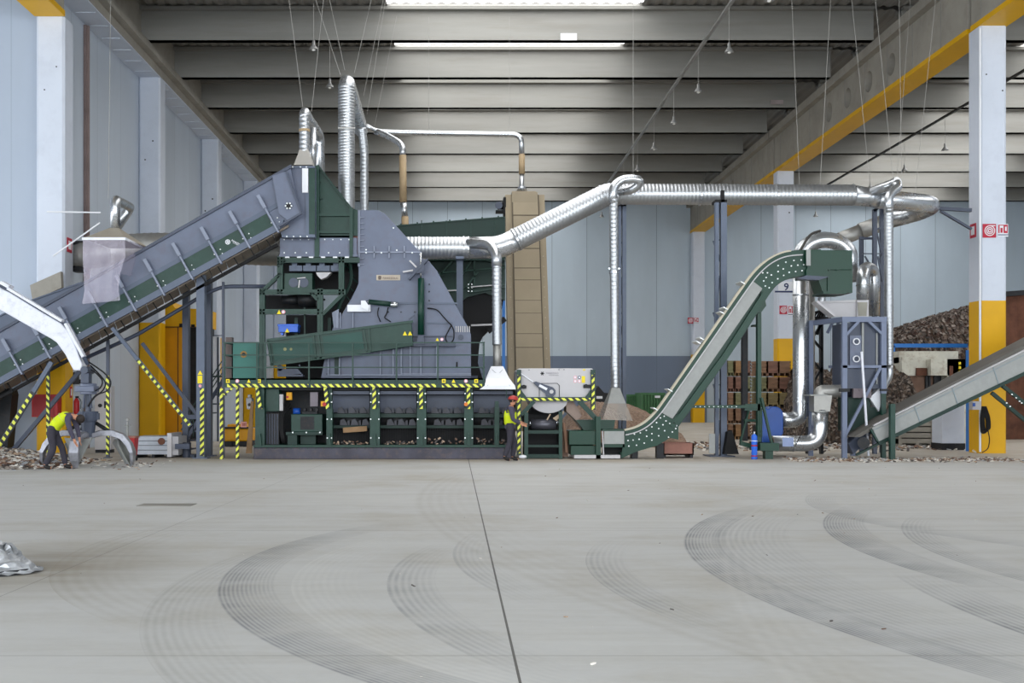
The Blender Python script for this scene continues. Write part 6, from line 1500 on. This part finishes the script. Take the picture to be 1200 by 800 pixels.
heap('dark_scrap_heap', 'dark scrap and refuse piled in the shade behind the fan and filter tower', granular('dark refuse', ['#33261f', '#4a372b', '#2a2624', '#6a5a4c', '#1e1c1b', '#857a70'], 11), X(925, 45), X(1068, 45), 42, 50, lambda x, y, u, v: (2.6 + .5 * math.sin(u * 9)) * math.sin(PI * v) ** .5 * min(1, u * 6, (1 - u) * 8), 70, 40, .16)
Yp = 29.6
heap('mixed_scrap_heap', 'low pile of pale shredded scrap on the floor behind and beside the steel grab', 'scrapmix', -15.0, -9.6, 27.2, 32.4, lambda x, y, u, v: (.75 - .7 * u ** .9 + .08 * math.sin(x * 5) * math.cos(y * 4)) * math.sin(PI * min(1, v)) ** .7 * min(1, (1 - u) * 5), 70, 60, .05)

def chips(name, label, n, fx, rmin=.02, rmax=.07):
    b = B()
    for k in range(n):
        x, y, z = fx(); r = random.uniform(rmin, rmax); a = random.uniform(0, PI); d = Vector((math.cos(a), math.sin(a), random.uniform(-.3, .5))) * r
        b.mat(random.choice((0, 0, 1, 1, 2, 3, 4))); p = Vector((x, y, z + r * .4)); b.beam3(p - d, p + d, r * random.uniform(.5, 1.2), r * random.uniform(.2, .6))
    return tag(b.build(name, CHIP), label, 'scrap', kind='stuff')
def onheap():
    u = random.random() ** 1.1; x = -15.0 + 5.4 * u; v = random.uniform(.05, .75); y = 27.2 + 5.2 * v
    h = (.75 - .7 * u ** .9) * math.sin(PI * v) ** .7 * min(1, (1 - u) * 5); return x, y, max(0, h)
chips('scrap_chips', 'pale and brown shredded chips covering the low pile by the steel grab', 1500, onheap, .03, .09)
def clus(x0, x1, y0, y1):
    return lambda: (random.uniform(x0, x1), random.gauss((y0 + y1) / 2, (y1 - y0) / 4), 0)
chips('floor_chips', 'thin line of scrap chips on the floor below the filter tower and the outfeed belt', 1500, clus(X(928, 31.2), X(1200, 31.2), 30.6, 32.4), .02, .055)
chips('floor_chips', 'dark refuse strewn across the floor behind the crates and containers', 900, clus(X(800, 40), X(1095, 40), 37, 43), .03, .1)
chips('floor_chips', 'loose scrap chips scattered on the floor around the steel grab', 110, clus(-11.5, -7.6, 27.2, 31), .015, .05)
def sparse():
    y = random.uniform(7, 31); return random.uniform(-.45 * y, .45 * y), y, 0
chips('floor_specks', 'few tiny scattered chips on the open concrete floor', 70, sparse, .006, .02)

# ================================================================== CRATES, SKIPS, LEFT SIDE THINGS
def crate(x0, x1, z0, z1, Y, d, tone, label):
    t = thing('wooden_crate', ((x0 + x1) / 2, Y, z0), label, 'crate', 'stacked wooden crates by the lattice tower')
    b = B(); h = z1 - z0; n = 4; m_ = CRW[tone]
    b.wbox(x0 + .03, x1 - .03, Y + .04, Y + d - .04, z0 + .12, z1 - .06)
    for k in range(n):
        a = z0 + .13 + (h - .13) * k / n; b.wbox(x0, x1, Y, Y + .03, a, a + (h - .13) / n - .035); b.wbox(x0, x0 + .03, Y, Y + d, a, a + (h - .13) / n - .035); b.wbox(x1 - .03, x1, Y, Y + d, a, a + (h - .13) / n - .035)
    b.build('slatted_side', m_, t)
    b = B()
    for f in (0, .46, .9): b.wbox(lerp(x0, x1, f), lerp(x0, x1, f + .1), Y, Y + d, z0, z0 + .12)
    b.build('pallet_foot', m_, t)
    return t
random.seed(11)
YC = 47.0; lv_n = ['bottom', 'second lowest', 'middle', 'second highest', 'topmost']
stk = [(852.5, 860, 'narrow stack right beside the lattice tower'), (861.3, 870, 'second narrow stack from the lattice tower'), (871, 880, 'third narrow stack from the lattice tower'),
       (891, 902, 'first broad stack behind the green leg'), (902.6, 915.5, 'middle broad stack'), (916, 930, 'broad stack beside the polished fan riser')]
tones = [['brown', 'brown', 'brown', 'reddish', 'green'], ['orange', 'brown', 'green', 'reddish', 'orange'], ['brown', 'brown', 'brown', 'green', 'reddish'],
         ['brown', 'brown', 'straw', 'green', 'brown'], ['brown', 'brown', 'straw', 'brown', 'reddish'], ['reddish', 'brown', 'straw', 'reddish', 'brown']]
hh_ = Z(421.5, YC) / 5
for i, (a, c, nm) in enumerate(stk):
    for k in range(5):
        crate(X(a, YC), X(c, YC), hh_ * k + .001, hh_ * (k + 1), YC + (0 if i < 3 else .4), 1.1, tones[i][k], '%s slatted wooden crate, %s in the %s' % (tones[i][k] if tones[i][k] != 'green' else 'greenish', lv_n[k], nm))
# green skips
for i, (a, c, lab) in enumerate(((734, 752, 'dark green ribbed skip near the thin drop duct'), (752, 778, 'green ribbed skip with a white plate beside the steep conveyor'))):
    Y = 60 - 2 * i; t = thing('ribbed_skip', base((a + c) / 2, 495, Y), lab, 'skip'); x0, x1, z1 = X(a, Y), X(c, Y), Z(462 - 2 * i, Y)
    b = B(); b.wbox(x0, x1, Y, Y + 2.2, .1, z1); b.build('body', 'gskip', t)
    b = B()
    for k in range(8): x = lerp(x0, x1 - .08, k / 7); b.wbox(x, x + .08, Y - .08, Y, .1, z1)
    b.wbox(x0 - .05, x1 + .05, Y - .12, Y + .02, z1 - .12, z1); b.build('rib', 'gskip', t)
    if i: b = B(); b.wbox(X(767, Y), X(773, Y), Y - .14, Y - .1, Z(466, Y), Z(463.5, Y)); b.build('white_plate', 'white', t)
t = thing('refuse_bin', base(705, 500, 52), 'dark open bin with a pale label behind the clear hood cone', 'bin'); Y = 50
b = B(); b.poly([(697, 458), (701, 452), (708, 460), (725, 462), (725, 480), (697, 480)], Y, 1.2); b.build('body', 'dark', t); b = B(); b.box(699, 464, 706, 467, Y - .03, .03); b.build('label_plate', 'white', t)
# yellow machine behind the conveyor legs
ym_ = thing('yellow_cabinet', base(214, 515, 47), 'large ochre-yellow steel cabinet behind the conveyor legs', 'cabinet')
Y = 46.4; b = B(); b.wbox(X(191, Y), X(215, Y), Y, Y + 2, 0, Z(383, Y)); b.build('lower_body', 'ochre', ym_)
b = B(); b.poly([(191, 383), (191, 358), (200, 353), (205, 361), (241, 362), (241, 383)], Y, 2); b.build('upper_body', 'yellow', ym_)
b = B(); b.box(208, 383, 209, 515, Y - .02, .02); b.box(191, 382.5, 241, 383.5, Y - .03, .03); b.build('seam', 'rust', ym_)
b = B(); b.box(210, 379, 214, 383, Y - .04, .04); b.box(220, 379, 222, 382, Y - .04, .04); b.box(224, 380, 228, 383, Y - .04, .04); b.build('dark_hole', 'black', ym_)
b = B(); b.wbox(X(219, Y), X(241, Y), Y + .3, Y + 1.6, 0, Z(383, Y)); b.build('dark_bay', 'dark', ym_)
t = thing('white_door_panel', base(250, 515, 45), 'tall narrow white panel standing behind the stairs', 'panel'); Y = 45
b = B(); b.wbox(X(245, Y), X(257, Y), Y, Y + .2, 0, Z(394, Y)); b.build('sheet', 'white', t); b = B(); b.wbox(X(254.5, Y), X(256.5, Y), Y - .03, Y, 0, Z(395, Y)); b.wbox(X(245, Y), X(263, Y), Y - .05, Y, Z(393.5, Y), Z(392.5, Y)); b.build('edge', 'greyd', t)
# yellow forklift-like body under the platform
t = thing('yellow_stacker', base(278, 520, 42), 'low yellow and brown machine seen through the open bay under the platform', 'machine'); Y = 40
b = B(); b.box(262, 502, 293, 517, Y, 1.2); b.box(266, 497, 288, 503, Y + .2, .8); b.build('body', 'ochre', t, bevel=.05); b = B(); b.box(262, 517, 293, 523, Y + .05, 1); b.box(262, 500, 293, 502, Y - .03, .1); b.disc(268, 521, 4, Y - .05, .3); b.disc(288, 521, 4, Y - .05, .3); b.build('wheels', 'dark', t)
t = thing('white_machine_part', base(294, 480, 38, Z(480, 38)), 'pale pump body hanging in the dark bay under the platform', 'pump')
b = B(); b.poly([(288, 466), (295, 466), (296, 473), (294, 480), (289, 479)], 33.4, .3); b.box(290, 462, 294, 466, 33.45, .2); b.build('body', 'lgrey', t, bevel=.02); b = B(); b.disc(292, 474, 1.8, 33.36, .05); b.build('opening', 'dark', t)
# column-side equipment on the left
t = thing('fire_hose_cabinet', base(82, 488, 34.2, Z(488, 34.2)), 'red fire hose cabinet on the yellow foot of the first left column', 'cabinet'); Y = 33.95
b = B(); b.box(36 + 30, 463, 98, 488, Y, .3); b.build('body', 'red', t, bevel=.01) if False else B().box(37, 462, 67.5, 488.5, Y, .34).build('body', 'red', t, bevel=.01)
b = B(); b.box(39, 464, 63, 487, Y - .02, .02); b.build('door', paint('darker red door', '#8c1c20'), t)
t.location = t.location
fe = thing('fire_extinguisher', base(108, 486, 34.4, Z(486, 34.4)), 'small red fire extinguisher beside the first left column', 'fire extinguisher')
fx = -11.6; fy = 34.7; fz = Z(485, 34.7)
b = B(); b.tube([(fx, fy, fz), (fx, fy, fz + .05), (fx, fy, fz + .38), (fx, fy, fz + .46), (fx, fy, fz + .48)], [.07, .085, .085, .05, .03], 14); b.build('bottle', 'red', fe, smooth=True)
b = B(); b.wbox(fx - .03, fx + .06, fy - .03, fy + .03, fz + .48, fz + .54); b.tube(fillet([Vector((fx + .05, fy, fz + .5)), Vector((fx + .14, fy, fz + .4)), Vector((fx + .12, fy, fz + .15))], .08), .012, 6); b.build('valve_and_hose', 'black', fe)
side_sign(-11.83, 34.85, Z(466, 34.85), .16, .34, 1, 'small red and white sign above the fire extinguisher')
pc = thing('power_cabinet', base(118, 535, 36), 'pale grey electric cabinet standing behind the steel grab', 'cabinet'); Y = 35.6
b = B(); b.wbox(X(111, Y), X(130, Y), Y, Y + .4, .1, Z(452, Y)); b.build('body', 'lgrey', pc, bevel=.01); b = B(); b.disc(117, 475, 2.2, Y - .04, .04); b.box(122, 470, 127, 478, Y - .02, .02); b.build('switch', 'dark', pc)
b = B(); b.wbox(X(111, Y), X(130, Y), Y + .05, Y + .35, 0, .1); b.build('plinth', 'dark', pc)
t = thing('junction_box', base(118, 450, 37.3, Z(450, 37.3)), 'dark cluster of boxes and pipe on the wall behind the rotator', 'junction box')
b = B(); b.wbox(-12.66, -12.45, 37.0, 37.5, Z(450, 37), Z(436, 37)); b.build('body', 'dark', t); b = B(); b.wbox(-12.66, -12.5, 37.6, 37.8, Z(449, 37), Z(444, 37)); b.build('side_box', 'black', t)
rj = thing('red_cart', base(152, 538, 31.4), 'small red cart with a thin upright handle beside the grab', 'cart'); Y = 31.2
b = B(); b.poly([(147, 512), (158, 512), (156, 534), (148, 532)], Y, .4); b.build('tub', 'red', rj, bevel=.01)
b = B(); b.box(146.5, 511, 158.5, 513, Y - .02, .44); b.build('rim', 'redbox', rj)
b = B(); b.box(148.2, 494, 150, 512, Y + .1, .05); b.disc(149, 491.5, 1.5, Y + .08, .08); b.bar((146, 499), (153, 498), 1, Y + .1, .04); b.build('handle', 'alu', rj)
b = B(); b.disc(157.5, 537.5, 3.0, Y - .05, .08); b.disc(149, 537.5, 3.0, Y - .05, .08); b.box(156.5, 528, 158.5, 540, Y - .02, .06); b.build('wheel', 'black', rj)
ct = thing('slatted_crate', base(182, 535, 32.9), 'wide silver-grey slatted crate on the floor beside the conveyor legs', 'crate'); Y = 32.6
x0, x1 = X(157, Y), X(197, Y); b = B()
for k in range(4): b.wbox(x0, x1, Y, Y + 1.1, .1 + k * .13, .215 + k * .13)
b.build('slat', paint('silver grey slats', '#a7acb4', .6, .1, .12, 4), ct)
b = B(); b.wbox(x1 - .02, x1 + .1, Y - .03, Y + 1.15, .03, .7); b.wbox(x1 + .1, X(208, Y), Y + .1, Y + 1.1, .08, .6); b.build('end_frame', 'lgrey', ct)
b = B(); 
for x in (158, 178, 194): b.wbox(X(x, Y), X(x + 3, Y), Y, Y + 1.1, 0, .1)
b.build('foot', 'dark', ct)
b = B(); b.disc(189, 517, 4.2, Y - .04, .04, 10); b.build('rust_mark', 'rust', ct)
t = thing('blue_pump', base(222, 535, 33), 'small dark blue motor at the foot of the conveyor legs', 'motor'); b = B(); b.cyl((X(219, 33), 33.0, 0), (X(219, 33), 33.0, .42), .12); b.wbox(X(215, 33), X(228, 33), 32.95, 33.4, 0, .08); b.build('body', 'greyd', t, smooth=False)
# flat drain cover
b = B(); y_ = 18.25; b.wbox(-5.1, -4.25, 18.05, 18.5, 0, .006); tag(b.build('drain_cover', paint('dark floor cover', '#85827b')), 'dark flat rectangular cover let into the open floor', 'cover')
# foil heap
random.seed(5)
fo = B(); n = 60; m_ = 40; vs = []
def fh(x, y):
    dx = (x + 5.2) / 1.1; dy = (y - 11.25) / .5; r = math.hypot(dx, dy); h = .5 * max(0, 1 - r ** 1.15) 
    return h + .045 * math.sin(x * 17 + y * 9) * math.cos(y * 21 - x * 6) * min(1, h * 6) + .03 * math.sin(x * 41 + math.sin(y * 33) * 2) * min(1, h * 6)
for i in range(n + 1):
    for j in range(m_ + 1):
        a = 2 * PI * i / n; q = j / m_
        x = -5.2 + 1.1 * q * math.cos(a); y = 11.25 + .5 * q * math.sin(a)
        vs.append((x + random.uniform(-.012, .012), y + random.uniform(-.012, .012), max(.02, fh(x, y) + .07 * (1 - q ** 6)) + random.uniform(-.012, .012)))
fo.add(vs, [(i * (m_ + 1) + j, (i + 1) * (m_ + 1) + j, (i + 1) * (m_ + 1) + j + 1, i * (m_ + 1) + j + 1) for i in range(n) for j in range(m_)])
ff = thing('foil_covered_heap', (-5.2, 11.25, 0), 'crumpled silver foil sheet heaped low at the left edge of the floor', 'covered heap')
fo.build('foil_sheet', 'foil', ff)
b = B(); rg = [(-5.2 + 1.03 * math.cos(2 * PI * k / 30), 11.22 + .45 * math.sin(2 * PI * k / 30)) for k in range(30)]
b.loft([[(x, y, 0) for x, y in rg], [(x, y, .05) for x, y in rg]]); b.build('shadow_slab', 'dark', ff)  # dark slab put under the foil as its shadow
# ================================================================== PEOPLE
def skin_mesh(name, verts, edges, mt, parent, sub=2, root=0):
    """verts: list of (point, radius_x, radius_y) in world metres"""
    L = wloc(parent); me = bpy.data.meshes.new(name)
    me.from_pydata([tuple(Vector(v[0]) - L) for v in verts], edges, [])
    o = bpy.data.objects.new(name, me); C.objects.link(o); o.parent = parent
    md = o.modifiers.new('skin', 'SKIN'); md.use_smooth_shade = True
    sv = me.skin_vertices[0].data if me.skin_vertices else None
    if sv is None:
        bm = bmesh.new(); bm.from_mesh(me); bm.verts.layers.skin.verify(); bm.to_mesh(me); bm.free(); sv = me.skin_vertices[0].data
    for i, v in enumerate(verts): sv[i].radius = (v[1], v[2]); sv[i].use_root = (i == root)
    s = o.modifiers.new('sub', 'SUBSURF'); s.levels = sub; s.render_levels = sub
    me.materials.append(M[mt] if isinstance(mt, str) else mt); return o
def person(base_pt, J, label, vest, hat, fwd, hair='#2b2320'):
    """J: joint name -> point in metres relative to base_pt; fwd: facing direction"""
    t = thing('person', base_pt, label, 'person'); bp = Vector(base_pt); fwd = Vector(fwd).normalized(); P = {k: bp + Vector(v) for k, v in J.items()}
    V = []; E = []; idx = {}
    def add(k, rx, ry=None, frm=None, pt=None):
        V.append((pt if pt is not None else P[k], rx, ry or rx)); idx[k] = len(V) - 1
        if frm is not None: E.append((idx[frm], idx[k]))
    add('pelvis', .1, .08); add('waist', .09, .07, 'pelvis'); add('chest', .15, .11, 'waist'); add('neckbase', .075, .07, 'chest'); add('neck', .055, .055, 'neckbase')
    hd_ = P['head']; up = (P['head'] - P['neck']).normalized()
    add('skull_low', .075, .08, 'neck', P['neck'].lerp(hd_, .45) + fwd * .015); add('skull', .085, .095, 'skull_low', hd_); add('crown', .06, .07, 'skull', hd_ + up * .06)
    for s in ('l', 'r'):
        add('hip' + s, .095, .09, 'pelvis'); add('knee' + s, .062, .06, 'hip' + s); add('ankle' + s, .042, .042, 'knee' + s); add('heel' + s, .045, .04, 'ankle' + s, P['ankle' + s] - Vector((0, 0, .04))); add('toe' + s, .04, .028, 'heel' + s)
        add('sho' + s, .062, .06, 'neckbase'); add('elb' + s, .045, .045, 'sho' + s); add('wri' + s, .028, .025, 'elb' + s)
        d = (P['wri' + s] - P['elb' + s]).normalized(); sd2 = d.cross(fwd); sd2 = sd2.normalized() if sd2.length > .1 else Vector((0, 1, 0))
        add('palm' + s, .036, .02, 'wri' + s, P['wri' + s] + d * .07)
        for f, ln in zip((-1.5, -.5, .5, 1.5), (.065, .08, .085, .07)):
            a = P['wri' + s] + d * .1 + sd2 * f * .02; add('f%s%s' % (s, f), .009, .009, 'palm' + s, a); add('g%s%s' % (s, f), .008, .008, 'f%s%s' % (s, f), a + d * ln * .55 + fwd * .01); add('h%s%s' % (s, f), .007, .007, 'g%s%s' % (s, f), a + d * ln * .9 + fwd * .035)
        a = P['wri' + s] + d * .045 + sd2 * .035; add('t' + s, .011, .01, 'palm' + s, a); add('u' + s, .009, .009, 't' + s, a + d * .04 + sd2 * .025 + fwd * .01)
    skin_mesh('body', V, E, 'skin', t, 2)
    # face
    side = up.cross(fwd).normalized(); b = B(); b.sphere(hd_ + fwd * .098 - up * .02, .017, 8, 6, (1, 1, 1.4)); 
    for q in (-1, 1): b.sphere(hd_ + side * q * .088 - up * .01, .025, 8, 6, (.8, .6, 1.2))
    b.build('nose_and_ears', 'skin', t, smooth=True)
    b = B()
    for q in (-1, 1): b.sphere(hd_ + fwd * .088 + side * q * .033 + up * .008, .011, 8, 6)
    b.beam3(hd_ + fwd * .092 - up * .055 - side * .022, hd_ + fwd * .092 - up * .055 + side * .022, .008, .006)
    b.build('eyes_and_mouth', paint('dark eye', '#2a1d1a'), t)
    b = B(); b.sphere(hd_ + up * .03 - fwd * .02, .108, 16, 10, (1, 1, 1)); b.build('hair', paint('dark hair ' + label[:6], hair, .7), t, smooth=True)
    # clothing follows the skeleton, a little wider
    V = []; E = []; idx = {}
    for s in ('l', 'r'):
        pass
    add('pelvis', .16, .135); 
    for s in ('l', 'r'): add('hip' + s, .115, .11, 'pelvis'); add('k0' + s, .09, .088, 'hip' + s, P['hip' + s].lerp(P['knee' + s], .6)); add('knee' + s, .08, .078, 'k0' + s); add('k1' + s, .078, .075, 'knee' + s, P['knee' + s].lerp(P['ankle' + s], .5)); add('ankle' + s, .068, .066, 'k1' + s)
    add('waist', .15, .125, 'pelvis', P['waist'])
    skin_mesh('trousers', V, E, 'trouser', t, 2)
    V = []; E = []; idx = {}
    add('p0', .17, .145, None, P['pelvis'] - (P['waist'] - P['pelvis']).normalized() * .1); add('pelvis', .17, .145, 'p0'); add('waist', .155, .13, 'pelvis'); add('chest', .175, .135, 'waist'); add('neckbase', .095, .09, 'chest')
    for s in ('l', 'r'): add('sho' + s, .08, .078, 'neckbase'); add('elb' + s, .062, .06, 'sho' + s); add('wri' + s, .046, .044, 'elb' + s)
    skin_mesh('jacket', V, E, 'jacket', t, 2)
    V = []; E = []; idx = {}
    add('w0', .185, .16, None, P['pelvis'].lerp(P['waist'], -.1)); add('waist', .18, .155, 'w0'); add('chest', .2, .165, 'waist'); add('nb', .12, .11, 'chest', P['chest'].lerp(P['neckbase'], .75))
    v = skin_mesh('safety_vest', V, E, vest, t, 2)
    ax = (P['chest'] - P['waist']).normalized()
    for q in (.15, .75):
        V = []; E = []; idx = {}; c = P['waist'].lerp(P['chest'], q); add('a', .2 + .015 * q, .172 + .01 * q, None, c - ax * .02); add('b', .2 + .015 * q, .172 + .01 * q, 'a', c + ax * .02)
        skin_mesh('reflective_band', V, E, 'hivisgrey', v, 2)
    for s in ('l', 'r'):
        V = []; E = []; idx = {}; add('a', .06, .058, None, P['ankle' + s] + Vector((0, 0, .03))); add('h', .058, .05, 'a', P['ankle' + s] - Vector((0, 0, .035))); add('toe' + s, .048, .036, 'h', P['toe' + s])
        skin_mesh('boot', V, E, 'boot', t, 1)
    if hat:
        b = B(); rg = []
        for k in range(7):
            a = k / 6 * PI / 2; rr_ = .128 * math.cos(a); c = hd_ + up * (.03 + .11 * math.sin(a)); rg.append([c + (fwd * math.cos(2 * PI * j / 18) * 1.1 + side * math.sin(2 * PI * j / 18)) * max(rr_, .004) for j in range(18)])
        b.loft(rg); rg = [[hd_ + up * z + (fwd * (math.cos(2 * PI * j / 18) * 1.12 + (.25 if math.cos(2 * PI * j / 18) > .5 else 0)) + side * math.sin(2 * PI * j / 18)) * r for j in range(18)] for z, r in ((.02, .13), (.035, .13))]
        b.loft(rg); b.build('safety_helmet', hat, t, smooth=True)
    return t
# worker bending over towards the grab
Yw = 27.45
person((X(65, Yw), Yw, 0), {'pelvis': (-.06, 0, .93), 'waist': (.03, 0, 1.1), 'chest': (.24, -.01, 1.26), 'neckbase': (.4, 0, 1.28), 'neck': (.46, 0, 1.26), 'head': (.58, .0, 1.2),
    'hipl': (-.07, .1, .87), 'kneel': (.12, .12, .5), 'anklel': (.2, .12, .1), 'toel': (.36, .12, .04),
    'hipr': (-.08, -.1, .87), 'kneer': (.0, -.12, .48), 'ankler': (-.2, -.13, .1), 'toer': (-.04, -.14, .04),
    'shol': (.36, .17, 1.24), 'elbl': (.46, .2, .96), 'wril': (.52, .14, .74), 'shor': (.34, -.18, 1.22), 'elbr': (.42, -.22, .94), 'wrir': (.5, -.18, .72)},
    'worker in a yellow-green safety vest and dark trousers bending over beside the steel grab', 'hivis', None, (.75, 0, -.65))
Yw = 31.0
person((X(598, Yw), Yw, 0), {'pelvis': (0.0, 0, .93), 'waist': (0, 0, 1.08), 'chest': (.0, 0, 1.3), 'neckbase': (.02, 0, 1.44), 'neck': (.04, 0, 1.5), 'head': (.07, 0, 1.63),
    'hipl': (0, .1, .9), 'kneel': (.12, .11, .5), 'anklel': (.07, .11, .1), 'toel': (.23, .11, .04),
    'hipr': (0, -.1, .9), 'kneer': (-.02, -.11, .5), 'ankler': (-.16, -.12, .12), 'toer': (-.01, -.12, .04),
    'shol': (.02, .19, 1.4), 'elbl': (.08, .24, 1.13), 'wril': (.28, .2, 1.05), 'shor': (.02, -.19, 1.4), 'elbr': (.06, -.25, 1.12), 'wrir': (.26, -.2, 1.02)},
    'worker in a red helmet and yellow-green vest walking past the striped separator post', 'hivis', 'redhat', (1, -.1, -.15))
